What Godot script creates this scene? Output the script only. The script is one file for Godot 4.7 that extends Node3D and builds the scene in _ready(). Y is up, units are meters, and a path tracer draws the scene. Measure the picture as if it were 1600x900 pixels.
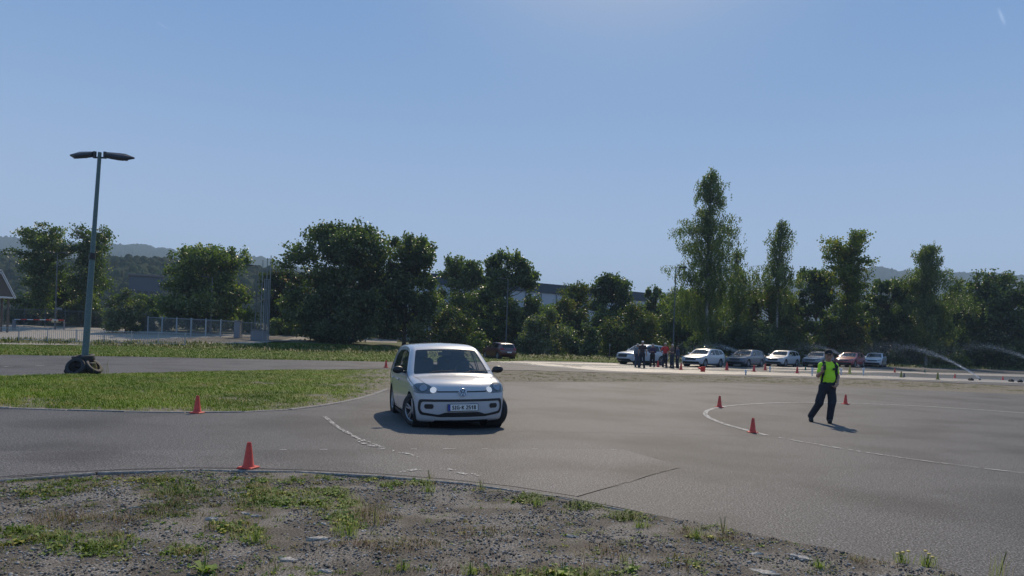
extends Node3D

const F := 1164.0          # focal length in photo pixels (1600 wide)
const EYE := 1.5
const HY := 534.0          # image row of the optical axis
const ROLL := 0.0349
const CELL := 4.0
var rng := RandomNumberGenerator.new()
var M := {}
var used := {}

# ---------------------------------------------------------------- mesh builder
class MB:
	var v := PackedVector3Array()
	var n := PackedVector3Array()
	var c := PackedColorArray()
	var idx := PackedInt32Array()
	var col := Color(1, 1, 1)
	var colored := false
	func tri(a: Vector3, b: Vector3, d: Vector3, na: Vector3, nb: Vector3, nd: Vector3) -> void:
		var g := (d - a).cross(b - a)
		if g.length_squared() < 1e-16:
			return
		var k := v.size()
		v.append(a); n.append(na)
		if g.dot(na + nb + nd) < 0.0:
			v.append(d); n.append(nd); v.append(b); n.append(nb)
		else:
			v.append(b); n.append(nb); v.append(d); n.append(nd)
		if colored:
			c.append(col); c.append(col); c.append(col)
		idx.append(k); idx.append(k + 1); idx.append(k + 2)
	func flat(a: Vector3, b: Vector3, d: Vector3, out: Vector3) -> void:
		var g := (d - a).cross(b - a).normalized()
		if g.dot(out) < 0.0:
			g = -g
		tri(a, b, d, g, g, g)
	func quad(a: Vector3, b: Vector3, d: Vector3, e: Vector3, out: Vector3) -> void:
		flat(a, b, d, out); flat(a, d, e, out)
	# box with chamfered edges
	func box(ctr: Vector3, size: Vector3, bas := Basis(), ch := 0.0) -> void:
		var h := size * 0.5
		var k := minf(ch, minf(h.x, minf(h.y, h.z)) * 0.9)
		var ax := [Vector3.RIGHT, Vector3.UP, Vector3.BACK]
		for i in 3:
			var a: Vector3 = ax[i]
			var b: Vector3 = ax[(i + 1) % 3]
			var d: Vector3 = ax[(i + 2) % 3]
			for s in [-1.0, 1.0]:
				var o: Vector3 = a * h[i] * s
				var p: Vector3 = b * (h[(i + 1) % 3] - k)
				var q: Vector3 = d * (h[(i + 2) % 3] - k)
				quad(ctr + bas * (o - p - q), ctr + bas * (o + p - q), ctr + bas * (o + p + q), ctr + bas * (o - p + q), bas * (a * s))
				if k > 0.0:
					for t in [-1.0, 1.0]:
						# chamfer strip between face (a,s) and face (b,t)
						var q2: Vector3 = d * (h[(i + 2) % 3] - k)
						var e1: Vector3 = a * h[i] * s + b * (h[(i + 1) % 3] - k) * t
						var e2: Vector3 = a * (h[i] - k) * s + b * h[(i + 1) % 3] * t
						quad(ctr + bas * (e1 - q2), ctr + bas * (e1 + q2), ctr + bas * (e2 + q2), ctr + bas * (e2 - q2), bas * (a * s + b * t))
		if k > 0.0:
			for sx in [-1.0, 1.0]:
				for sy in [-1.0, 1.0]:
					for sz in [-1.0, 1.0]:
						var p1 := Vector3(h.x * sx, (h.y - k) * sy, (h.z - k) * sz)
						var p2 := Vector3((h.x - k) * sx, h.y * sy, (h.z - k) * sz)
						var p3 := Vector3((h.x - k) * sx, (h.y - k) * sy, h.z * sz)
						flat(ctr + bas * p1, ctr + bas * p2, ctr + bas * p3, bas * Vector3(sx, sy, sz))
	func tube(pts: Array, radii: Array, sides := 8, cap := true) -> void:
		var m := pts.size()
		var rings := []
		var nrms := []
		var up := Vector3.UP
		for i in m:
			var t: Vector3 = (pts[mini(i + 1, m - 1)] - pts[maxi(i - 1, 0)]).normalized()
			if absf(t.dot(up)) > 0.95:
				up = Vector3.RIGHT if absf(t.x) < 0.9 else Vector3.BACK
			var x := t.cross(up).normalized()
			var y := x.cross(t).normalized()
			up = y
			var ring := PackedVector3Array()
			var nr := PackedVector3Array()
			for k in sides:
				var a := TAU * k / sides
				var d := x * cos(a) + y * sin(a)
				nr.append(d)
				ring.append(pts[i] + d * radii[i])
			rings.append(ring); nrms.append(nr)
		for i in m - 1:
			for k in sides:
				var k2 := (k + 1) % sides
				tri(rings[i][k], rings[i + 1][k], rings[i + 1][k2], nrms[i][k], nrms[i + 1][k], nrms[i + 1][k2])
				tri(rings[i][k], rings[i + 1][k2], rings[i][k2], nrms[i][k], nrms[i + 1][k2], nrms[i][k2])
		if cap:
			for e in [0, m - 1]:
				var dirn: Vector3 = (pts[0] - pts[1]) if e == 0 else (pts[m - 1] - pts[m - 2])
				for k in range(1, sides - 1):
					flat(rings[e][0], rings[e][k], rings[e][k + 1], dirn)
	# profile: Array of Vector2(radius, height) turned about the local y axis
	func lathe(prof: Array, tr := Transform3D(), sides := 20, a0 := 0.0, a1 := TAU) -> void:
		var m := prof.size()
		for i in m - 1:
			var p: Vector2 = prof[i]
			var q: Vector2 = prof[i + 1]
			var nn := Vector2(q.y - p.y, p.x - q.x).normalized()
			var np := nn
			var nq := nn
			if i > 0:
				var o: Vector2 = prof[i - 1]
				var n0 := Vector2(p.y - o.y, o.x - p.x).normalized()
				if n0.dot(nn) > 0.6:
					np = (n0 + nn).normalized()
			if i < m - 2:
				var r: Vector2 = prof[i + 2]
				var n1 := Vector2(r.y - q.y, q.x - r.x).normalized()
				if n1.dot(nn) > 0.6:
					nq = (n1 + nn).normalized()
			for k in sides:
				var a := lerpf(a0, a1, float(k) / sides)
				var b := lerpf(a0, a1, float(k + 1) / sides)
				var ca := Vector3(cos(a), 0, sin(a))
				var cb := Vector3(cos(b), 0, sin(b))
				var A := tr * (ca * p.x + Vector3(0, p.y, 0))
				var B := tr * (cb * p.x + Vector3(0, p.y, 0))
				var C := tr * (cb * q.x + Vector3(0, q.y, 0))
				var D := tr * (ca * q.x + Vector3(0, q.y, 0))
				var nA := (tr.basis * (ca * np.x + Vector3(0, np.y, 0))).normalized()
				var nB := (tr.basis * (cb * np.x + Vector3(0, np.y, 0))).normalized()
				var nC := (tr.basis * (cb * nq.x + Vector3(0, nq.y, 0))).normalized()
				var nD := (tr.basis * (ca * nq.x + Vector3(0, nq.y, 0))).normalized()
				tri(A, B, C, nA, nB, nC)
				tri(A, C, D, nA, nC, nD)
	# polygon in the local xy plane extruded along z, with chamfer
	func prism(poly: PackedVector2Array, depth: float, tr := Transform3D()) -> void:
		var ids := Geometry2D.triangulate_polygon(poly)
		for s in [-0.5, 0.5]:
			for i in range(0, ids.size(), 3):
				var q := []
				for k in 3:
					var p: Vector2 = poly[ids[i + k]]
					q.append(tr * Vector3(p.x, p.y, depth * s))
				flat(q[0], q[1], q[2], tr.basis * Vector3(0, 0, s))
		var cc := Geometry2D.is_polygon_clockwise(poly)
		for i in poly.size():
			var a := poly[i]
			var b := poly[(i + 1) % poly.size()]
			var o := Vector2(b.y - a.y, a.x - b.x)
			if cc:
				o = -o
			quad(tr * Vector3(a.x, a.y, -depth * 0.5), tr * Vector3(b.x, b.y, -depth * 0.5), tr * Vector3(b.x, b.y, depth * 0.5), tr * Vector3(a.x, a.y, depth * 0.5), tr.basis * Vector3(o.x, o.y, 0))
	# ellipsoid
	func ball(ctr: Vector3, r: Vector3, bas := Basis(), seg := 12, rings := 8) -> void:
		for i in rings:
			var t0 := PI * i / rings - PI / 2
			var t1 := PI * (i + 1) / rings - PI / 2
			for k in seg:
				var a0 := TAU * k / seg
				var a1 := TAU * (k + 1) / seg
				var q := []
				var m := []
				for tt in [[t0, a0], [t0, a1], [t1, a1], [t1, a0]]:
					var d := Vector3(cos(tt[0]) * cos(tt[1]), sin(tt[0]), cos(tt[0]) * sin(tt[1]))
					q.append(ctr + bas * (d * r))
					m.append((bas * (d / r)).normalized())
				tri(q[0], q[1], q[2], m[0], m[1], m[2])
				tri(q[0], q[2], q[3], m[0], m[2], m[3])
	func mesh() -> ArrayMesh:
		var am := ArrayMesh.new()
		var arr := []
		arr.resize(Mesh.ARRAY_MAX)
		arr[Mesh.ARRAY_VERTEX] = v
		arr[Mesh.ARRAY_NORMAL] = n
		if colored:
			arr[Mesh.ARRAY_COLOR] = c
		arr[Mesh.ARRAY_INDEX] = idx
		am.add_surface_from_arrays(Mesh.PRIMITIVE_TRIANGLES, arr)
		return am

# ---------------------------------------------------------------- nodes
func numbered(s: String) -> String:
	if not used.has(s):
		used[s] = 0
		return s
	used[s] += 1
	return "%s_%03d" % [s, used[s]]

func tag(o: Node3D, label := "", category := "", group := "", kind := "") -> Node3D:
	if label != "": o.set_meta("label", label)
	if category != "": o.set_meta("category", category)
	if group != "": o.set_meta("group", group)
	if kind != "": o.set_meta("kind", kind)
	return o

func thing(called: String, label: String, category: String, at := Vector3.ZERO, turn := 0.0, group := "") -> Node3D:
	var o := Node3D.new()
	o.name = numbered(called)
	add_child(o)
	o.position = at
	o.rotation.y = turn
	tag(o, label, category, group)
	return o

func put(called: String, b, m: Material, parent: Node3D = null) -> MeshInstance3D:
	var o := MeshInstance3D.new()
	o.mesh = b.mesh() if b is MB else b
	o.material_override = m
	o.cast_shadow = GeometryInstance3D.SHADOW_CASTING_SETTING_ON
	if parent == null:
		o.name = numbered(called)
		add_child(o)
	else:
		o.name = called
		parent.add_child(o, true)
	return o

func struct(called: String, b, m: Material) -> MeshInstance3D:
	var o := put(called, b, m)
	o.set_meta("kind", "structure")
	return o

func dup(src: Node3D, called: String, label: String, at: Vector3, turn: float, group := "") -> Node3D:
	var r := src.duplicate()
	r.name = numbered(called)
	add_child(r)
	r.position = at
	r.rotation = Vector3(0, turn, 0)
	r.set_meta("label", label)
	if group != "": r.set_meta("group", group)
	return r

func multi(called: String, mesh: Mesh, m: Material, xf: Array, cols: PackedColorArray, parent: Node3D = null) -> MultiMeshInstance3D:
	var mm := MultiMesh.new()
	mm.transform_format = MultiMesh.TRANSFORM_3D
	mm.use_colors = cols.size() > 0
	mm.mesh = mesh
	mm.instance_count = xf.size()
	for i in xf.size():
		mm.set_instance_transform(i, xf[i])
		if cols.size() > 0:
			mm.set_instance_color(i, cols[i])
	var o := MultiMeshInstance3D.new()
	o.multimesh = mm
	o.material_override = m
	o.set_meta("kind", "stuff")
	if parent == null:
		o.name = numbered(called)
		add_child(o)
	else:
		o.name = called
		parent.add_child(o, true)
	return o

# ---------------------------------------------------------------- materials and textures
func lin(r: float, g: float, b: float) -> Color:
	return Color(r, g, b).linear_to_srgb()

func noise_img(size: int, freq: float, oct: int, seed_: int, type := FastNoiseLite.TYPE_SIMPLEX_SMOOTH) -> Image:
	var f := FastNoiseLite.new()
	f.seed = seed_
	f.noise_type = type
	f.frequency = freq
	f.fractal_octaves = oct
	f.fractal_type = FastNoiseLite.FRACTAL_FBM if oct > 1 else FastNoiseLite.FRACTAL_NONE
	return f.get_seamless_image(size, size)

# colours (linear) along stops 0..1, mapped through a noise
func ramp_tex(size: int, freq: float, oct: int, seed_: int, stops: Array, speck := 0.0) -> ImageTexture:
	var im := noise_img(size, freq, oct, seed_)
	im.convert(Image.FORMAT_L8)
	var d := im.get_data()
	var lut := []
	for i in 256:
		var t := i / 255.0
		var c: Color = stops[stops.size() - 1][1]
		for k in stops.size() - 1:
			if t <= stops[k + 1][0]:
				var w: float = clampf((t - stops[k][0]) / maxf(stops[k + 1][0] - stops[k][0], 1e-4), 0, 1)
				c = (stops[k][1] as Color).lerp(stops[k + 1][1], w)
				break
		lut.append(c.linear_to_srgb())
	var out := PackedByteArray()
	out.resize(d.size() * 3)
	var r := RandomNumberGenerator.new()
	r.seed = seed_ + 7
	for i in d.size():
		var c: Color = lut[d[i]]
		var k := 1.0
		if speck > 0.0:
			k = 1.0 + speck * (r.randf() - 0.5) * 2.0
		out[i * 3] = clampi(int(c.r * k * 255.0), 0, 255)
		out[i * 3 + 1] = clampi(int(c.g * k * 255.0), 0, 255)
		out[i * 3 + 2] = clampi(int(c.b * k * 255.0), 0, 255)
	var im2 := Image.create_from_data(size, size, false, Image.FORMAT_RGB8, out)
	im2.generate_mipmaps()
	return ImageTexture.create_from_image(im2)

func bump_tex(size: int, freq: float, oct: int, seed_: int, strength: float) -> ImageTexture:
	var im := noise_img(size, freq, oct, seed_)
	im.convert(Image.FORMAT_RGBA8)
	im.bump_map_to_normal_map(strength)
	im.generate_mipmaps()
	return ImageTexture.create_from_image(im)

func mat(col: Color, rough := 0.7, metal := 0.0) -> StandardMaterial3D:
	var m := StandardMaterial3D.new()
	m.albedo_color = col
	m.roughness = rough
	m.metallic = metal
	return m

func tmat(tex: Texture2D, scale: float, rough := 0.9, nrm: Texture2D = null, nscale := 1.0) -> StandardMaterial3D:
	var m := mat(Color.WHITE, rough)
	m.albedo_texture = tex
	m.uv1_triplanar = true
	m.uv1_world_triplanar = true
	m.uv1_scale = Vector3.ONE * scale
	if nrm:
		m.normal_enabled = true
		m.normal_texture = nrm
		m.normal_scale = nscale
	return m

func detail(m: StandardMaterial3D, tex: Texture2D, scale: float) -> void:
	m.detail_enabled = true
	m.detail_blend_mode = BaseMaterial3D.BLEND_MODE_MUL
	m.detail_uv_layer = BaseMaterial3D.DETAIL_UV_2
	m.uv2_triplanar = true
	m.uv2_world_triplanar = true
	m.uv2_scale = Vector3.ONE * scale
	m.detail_albedo = tex

func paint(col: Color, rough := 0.35) -> StandardMaterial3D:
	var m := mat(col, rough)
	m.clearcoat_enabled = true
	m.clearcoat = 1.0
	m.clearcoat_roughness = 0.06
	return m

func leafmat(back: float) -> StandardMaterial3D:
	var m := mat(Color.WHITE, 0.62)
	m.metallic_specular = 0.3
	m.vertex_color_use_as_albedo = true
	m.cull_mode = BaseMaterial3D.CULL_DISABLED
	m.backlight_enabled = true
	m.backlight = Color(back * 0.85, back, back * 0.4)
	return m

func pane(col: Color, alpha: float) -> StandardMaterial3D:
	var m := mat(Color(col.r, col.g, col.b, alpha), 0.03)
	m.transparency = BaseMaterial3D.TRANSPARENCY_ALPHA
	m.cull_mode = BaseMaterial3D.CULL_DISABLED
	return m

func make_materials() -> void:
	var coarse := ramp_tex(512, 0.012, 5, 11, [[0.0, Color(0.5, 0.49, 0.48)], [0.4, Color(0.8, 0.79, 0.78)], [0.58, Color(0.97, 0.96, 0.95)], [1.0, Color(1, 1, 0.99)]])
	var asp := ramp_tex(1024, 0.22, 3, 3, [[0.0, Color(0.02, 0.02, 0.019)], [0.35, Color(0.06, 0.058, 0.057)], [0.5, Color(0.098, 0.095, 0.093)], [0.65, Color(0.145, 0.14, 0.137)], [1.0, Color(0.34, 0.33, 0.32)]], 0.42)
	M.asphalt = tmat(asp, 0.19, 0.68)
	detail(M.asphalt, coarse, 0.045)
	var asp2 := ramp_tex(1024, 0.22, 3, 8, [[0.0, Color(0.025, 0.024, 0.023)], [0.35, Color(0.072, 0.069, 0.067)], [0.5, Color(0.114, 0.109, 0.106)], [0.65, Color(0.165, 0.157, 0.153)], [1.0, Color(0.37, 0.355, 0.345)]], 0.42)
	M.asphalt.metallic_specular = 0.24
	M.asphalt_pale = tmat(asp2, 0.19, 0.68)
	M.asphalt_pale.metallic_specular = 0.24
	detail(M.asphalt_pale, coarse, 0.06)
	M.wet = tmat(asp, 0.19, 0.27, bump_tex(512, 0.06, 4, 17, 4.0), 0.35)        # asphalt under a thin film of water
	M.skid = tmat(asp, 0.19, 0.58, bump_tex(512, 0.09, 4, 18, 8.0), 0.5)      # standing water, rippled by the sprays
	M.skid.metallic_specular = 0.6
	M.tar = mat(lin(0.03, 0.03, 0.032), 0.7)
	M.tyremark = mat(lin(0.082, 0.08, 0.079), 0.7)
	M.tyremark.metallic_specular = 0.24
	M.roadpaint = tmat(ramp_tex(256, 0.08, 3, 31, [[0.0, Color(0.2, 0.19, 0.18)], [0.5, Color(0.42, 0.41, 0.385)], [1.0, Color(0.62, 0.61, 0.58)]], 0.2), 1.3, 0.8)
	var grav := ramp_tex(1024, 0.06, 5, 41, [[0.0, Color(0.02, 0.017, 0.013)], [0.3, Color(0.075, 0.067, 0.056)], [0.5, Color(0.16, 0.146, 0.127)], [0.68, Color(0.27, 0.25, 0.222)], [1.0, Color(0.55, 0.52, 0.48)]], 0.35)
	M.gravel = tmat(grav, 0.75, 0.95, bump_tex(1024, 0.13, 4, 43, 3.5), 0.8)
	detail(M.gravel, ramp_tex(512, 0.02, 5, 47, [[0.0, Color(0.3, 0.26, 0.2)], [0.4, Color(0.52, 0.47, 0.4)], [0.6, Color(0.85, 0.82, 0.78)], [1.0, Color(1, 1, 1)]]), 0.14)
	var soil := ramp_tex(512, 0.05, 5, 53, [[0.0, Color(0.06, 0.05, 0.032)], [0.4, Color(0.12, 0.1, 0.066)], [0.65, Color(0.2, 0.172, 0.125)], [1.0, Color(0.3, 0.27, 0.21)]], 0.2)
	M.soil = tmat(soil, 0.35, 0.97, bump_tex(512, 0.1, 4, 57, 5.0), 0.8)
	M.turf = tmat(ramp_tex(512, 0.06, 5, 59, [[0.0, Color(0.035, 0.045, 0.014)], [0.5, Color(0.07, 0.088, 0.026)], [1.0, Color(0.12, 0.125, 0.05)]], 0.25), 0.3, 0.97)
	M.sand = tmat(ramp_tex(512, 0.03, 5, 61, [[0.0, Color(0.16, 0.14, 0.115)], [0.5, Color(0.27, 0.24, 0.2)], [1.0, Color(0.36, 0.33, 0.28)]], 0.15), 0.15, 0.95)
	M.earth = tmat(ramp_tex(512, 0.03, 5, 67, [[0.0, Color(0.04, 0.042, 0.02)], [0.5, Color(0.075, 0.075, 0.035)], [1.0, Color(0.13, 0.12, 0.06)]], 0.2), 0.12, 0.97)
	M.kerb = tmat(ramp_tex(256, 0.06, 4, 71, [[0.0, Color(0.08, 0.073, 0.066)], [0.45, Color(0.17, 0.158, 0.145)], [1.0, Color(0.36, 0.34, 0.31)]], 0.2), 0.9, 0.9)
	M.stone = tmat(ramp_tex(256, 0.06, 4, 73, [[0.0, Color(0.18, 0.16, 0.13)], [0.5, Color(0.4, 0.36, 0.31)], [1.0, Color(0.62, 0.58, 0.52)]], 0.2), 3.0, 0.95)
	M.pebble = mat(Color.WHITE, 0.9)
	M.pebble.vertex_color_use_as_albedo = true
	M.hillf = tmat(ramp_tex(512, 0.05, 5, 79, [[0.0, Color(0.01, 0.016, 0.008)], [0.5, Color(0.024, 0.034, 0.015)], [1.0, Color(0.05, 0.06, 0.025)]], 0.1), 0.006, 1.0)
	M.hillf.metallic_specular = 0.1
	M.wood_leaf = mat(Color.WHITE, 0.9)
	M.wood_leaf.metallic_specular = 0.1
	M.wood_leaf.vertex_color_use_as_albedo = true
	M.leaf = leafmat(1.0)
	M.leaf.roughness = 0.42
	M.leaf.metallic_specular = 0.5
	M.grass = leafmat(0.7)
	M.bark = tmat(ramp_tex(256, 0.06, 4, 83, [[0.0, Color(0.03, 0.026, 0.02)], [0.5, Color(0.075, 0.065, 0.052)], [1.0, Color(0.13, 0.115, 0.095)]], 0.1), 0.6, 0.95)
	M.birch = tmat(ramp_tex(256, 0.05, 4, 89, [[0.0, Color(0.05, 0.045, 0.04)], [0.42, Color(0.12, 0.11, 0.1)], [0.5, Color(0.42, 0.41, 0.38)], [1.0, Color(0.55, 0.54, 0.5)]], 0.08), 0.8, 0.9)
	M.steel = mat(lin(0.1, 0.115, 0.125), 0.5, 0.3)
	M.galv = mat(lin(0.2, 0.225, 0.24), 0.55, 0.2)
	M.galvpale = mat(lin(0.32, 0.35, 0.37), 0.55, 0.1)
	M.polegreen = tmat(ramp_tex(256, 0.05, 4, 97, [[0.0, Color(0.06, 0.11, 0.115)], [0.6, Color(0.09, 0.15, 0.155)], [1.0, Color(0.15, 0.2, 0.2)]], 0.06), 0.9, 0.5)
	M.dark = mat(lin(0.02, 0.02, 0.022), 0.5)
	M.lamphead = mat(lin(0.035, 0.035, 0.04), 0.5)
	M.lampglass = mat(lin(0.45, 0.36, 0.28), 0.25)
	M.rubber = tmat(ramp_tex(256, 0.08, 3, 101, [[0.0, Color(0.012, 0.012, 0.013)], [0.6, Color(0.025, 0.025, 0.026)], [1.0, Color(0.06, 0.058, 0.055)]], 0.1), 1.5, 0.75)
	M.plastic = mat(lin(0.015, 0.015, 0.017), 0.45)
	M.trim = mat(lin(0.02, 0.02, 0.022), 0.8)
	M.chrome = mat(lin(0.62, 0.62, 0.64), 0.18, 1.0)
	M.alloy = mat(lin(0.32, 0.32, 0.34), 0.35, 0.8)
	M.lens = mat(lin(0.1, 0.11, 0.12), 0.12, 0.5)
	M.lens.clearcoat_enabled = true
	M.lens.clearcoat = 1.0
	M.lens.clearcoat_roughness = 0.03
	M.reflector = mat(lin(0.75, 0.75, 0.76), 0.12, 1.0)
	M.drl = mat(lin(0.8, 0.82, 0.85), 0.2)
	M.drl.emission_enabled = true
	M.drl.emission = Color(1.0, 0.98, 0.92)
	M.drl.emission_energy_multiplier = 0.3
	M.glass = pane(lin(0.12, 0.15, 0.16), 0.16)
	M.privacy = pane(lin(0.01, 0.012, 0.014), 0.8)
	M.white = paint(lin(0.44, 0.45, 0.475))
	M.silver = paint(lin(0.42, 0.44, 0.47))
	M.greyblue = paint(lin(0.07, 0.085, 0.12))
	M.grey = paint(lin(0.17, 0.18, 0.2))
	M.redcar = paint(lin(0.32, 0.03, 0.035))
	M.darkred = paint(lin(0.07, 0.01, 0.016))
	M.taillight = mat(lin(0.25, 0.008, 0.01), 0.15)
	M.plate = mat(lin(0.72, 0.72, 0.7), 0.4)
	M.plateblue = mat(lin(0.01, 0.04, 0.28), 0.4)
	M.ink = mat(lin(0.012, 0.012, 0.014), 0.6)
	M.coneorange = tmat(ramp_tex(256, 0.03, 5, 113, [[0.0, Color(0.34, 0.05, 0.035)], [0.35, Color(0.6, 0.055, 0.035)], [0.7, Color(0.7, 0.065, 0.038)], [1.0, Color(0.74, 0.12, 0.08)]], 0.05), 1.3, 0.6)
	M.coneorange.subsurf_scatter_enabled = false
	M.conebase = mat(lin(0.6, 0.05, 0.03), 0.65)
	M.conegreen = mat(lin(0.02, 0.11, 0.075), 0.6)
	M.coneolive = mat(lin(0.24, 0.2, 0.03), 0.6)
	M.coneyellow = mat(lin(0.5, 0.38, 0.06), 0.6)
	M.coneblue = mat(lin(0.02, 0.03, 0.06), 0.6)
	M.coneflat = mat(lin(0.8, 0.05, 0.03), 0.45)
	M.skin = mat(lin(0.36, 0.2, 0.14), 0.6)
	M.neon = mat(lin(0.46, 0.82, 0.03), 0.8)
	M.navy = mat(lin(0.022, 0.024, 0.034), 0.9)
	M.black = mat(lin(0.014, 0.014, 0.016), 0.85)
	M.hair = mat(lin(0.05, 0.038, 0.028), 0.7)
	M.hairgrey = mat(lin(0.4, 0.36, 0.3), 0.7)
	M.wallgrey = mat(lin(0.19, 0.2, 0.22), 0.8)
	M.wallpale = mat(lin(0.5, 0.52, 0.56), 0.8)
	M.fascia = mat(lin(0.06, 0.075, 0.1), 0.7)
	M.wood = tmat(ramp_tex(256, 0.05, 3, 103, [[0.0, Color(0.07, 0.055, 0.045)], [1.0, Color(0.16, 0.13, 0.11)]], 0.1), 0.8, 0.8)
	M.roofsheet = mat(lin(0.12, 0.1, 0.1), 0.5)
	M.whitepaint = mat(lin(0.6, 0.6, 0.6), 0.6)
	M.water = mat(lin(0.9, 0.92, 0.95), 0.1)
	M.water.vertex_color_use_as_albedo = false
	M.water.transparency = BaseMaterial3D.TRANSPARENCY_ALPHA
	M.water.albedo_color.a = 0.75

# ---------------------------------------------------------------- ground
func sstep(a: float, b: float, x: float) -> float:
	var t := clampf((x - a) / (b - a), 0, 1)
	return t * t * (3 - 2 * t)

func smooth_ground(x: float, z: float) -> float:
	var h := -0.17 * exp(-pow((x - 8.0) / 7.0, 2) - pow((z + 17.0) / 8.0, 2))
	var d := -z
	var k := lerpf(0.055, 0.012, sstep(-32, 2, x))
	h += k * (clampf(d - 58.0, 0, 60) + 0.5 * clampf(8.0 - absf(d - 58.0), 0, 8) * 0.0)
	return h

func G(x: float, z: float) -> float:
	var fx := x / CELL
	var fz := z / CELL
	var i := floorf(fx)
	var j := floorf(fz)
	var u := fx - i
	var w := fz - j
	var a := smooth_ground(i * CELL, j * CELL)
	var c := smooth_ground((i + 1) * CELL, (j + 1) * CELL)
	if u > w:
		var b := smooth_ground((i + 1) * CELL, j * CELL)
		return a + (b - a) * u + (c - b) * w
	var e := smooth_ground(i * CELL, (j + 1) * CELL)
	return a + (e - a) * w + (c - e) * u

func ray(px: float, py: float) -> Vector3:
	var r := Vector3(cos(ROLL), sin(ROLL), 0)
	var u := Vector3(-sin(ROLL), cos(ROLL), 0)
	return r * ((px - 800.0) / F) - u * ((py - HY) / F) + Vector3(0, 0, -1)

# point of the ground seen at a photo pixel
func P(px: float, py: float) -> Vector3:
	var d := ray(px, py)
	var t := 30.0
	if d.y < -0.003:
		t = -EYE / d.y
		for k in 14:
			var q := d * t
			var tn := (G(q.x, q.z) - EYE) / d.y
			t = clampf(lerpf(t, tn, 0.7), 1.0, 150.0)
	else:
		t = 150.0
	var p := d * t
	return Vector3(p.x, G(p.x, p.z), p.z)

# point of the ground below a photo column at a given depth
func D(px: float, depth: float) -> Vector3:
	var d := ray(px, HY + (px - 800) * ROLL)
	var p := d * depth
	return Vector3(p.x, G(p.x, p.z), p.z)

# height above the ground at depth of a photo pixel
func top_of(px: float, py: float, depth: float) -> float:
	var p := ray(px, py) * depth
	return EYE + p.y - G(p.x, p.z)

func poly_px(list: Array) -> PackedVector2Array:
	var o := PackedVector2Array()
	for q in list:
		var p := P(q[0], q[1])
		o.append(Vector2(p.x, p.z))
	return o

func smooth2(pts: PackedVector2Array, per := 5) -> PackedVector2Array:
	var o := PackedVector2Array()
	var m := pts.size()
	for i in m - 1:
		var p0 := pts[maxi(i - 1, 0)]
		var p3 := pts[mini(i + 2, m - 1)]
		for k in per:
			o.append(pts[i].cubic_interpolate(pts[i + 1], p0, p3, float(k) / per))
	o.append(pts[m - 1])
	return o

func sheet(polys: Array, holes: Array, off: float, step := CELL, rough := 0.0, nz: FastNoiseLite = null) -> MB:
	var b := MB.new()
	for poly: PackedVector2Array in polys:
		var lo := Vector2(1e9, 1e9)
		var hi := -lo
		for q in poly:
			lo = lo.min(q); hi = hi.max(q)
		for i in range(floori(lo.x / step), ceili(hi.x / step)):
			for j in range(floori(lo.y / step), ceili(hi.y / step)):
				var p00 := Vector2(i, j) * step
				var p10 := Vector2(i + 1, j) * step
				var p11 := Vector2(i + 1, j + 1) * step
				var p01 := Vector2(i, j + 1) * step
				for t in [PackedVector2Array([p00, p10, p11]), PackedVector2Array([p00, p11, p01])]:
					var parts: Array = Geometry2D.intersect_polygons(t, poly)
					for h: PackedVector2Array in holes:
						var nxt := []
						for pc in parts:
							for r in Geometry2D.clip_polygons(pc, h):
								if not Geometry2D.is_polygon_clockwise(r):
									nxt.append(r)
						parts = nxt
					for pc: PackedVector2Array in parts:
						var ids := Geometry2D.triangulate_polygon(pc)
						for k in range(0, ids.size(), 3):
							var q := []
							var nn := []
							for m in 3:
								var w := pc[ids[k + m]]
								q.append(Vector3(w.x, ground_y(w, off, rough, nz), w.y))
								if rough > 0.0:
									var e := 0.12
									nn.append(Vector3(ground_y(w - Vector2(e, 0), off, rough, nz) - ground_y(w + Vector2(e, 0), off, rough, nz), 2 * e, ground_y(w - Vector2(0, e), off, rough, nz) - ground_y(w + Vector2(0, e), off, rough, nz)).normalized())
								else:
									var e := 1.0
									nn.append(Vector3(smooth_ground(w.x - e, w.y) - smooth_ground(w.x + e, w.y), 2 * e, smooth_ground(w.x, w.y - e) - smooth_ground(w.x, w.y + e)).normalized())
							b.tri(q[0], q[1], q[2], nn[0], nn[1], nn[2])
	return b

func ground_y(w: Vector2, off: float, rough: float, nz: FastNoiseLite) -> float:
	var y := G(w.x, w.y) + off
	if rough > 0.0:
		y += rough * nz.get_noise_2d(w.x, w.y)
		if rough > 0.034:
			y += 0.032 * sstep(-0.5, 2.2, w.x)     # the verge comes up to the asphalt where the kerb sinks
	return y

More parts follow.
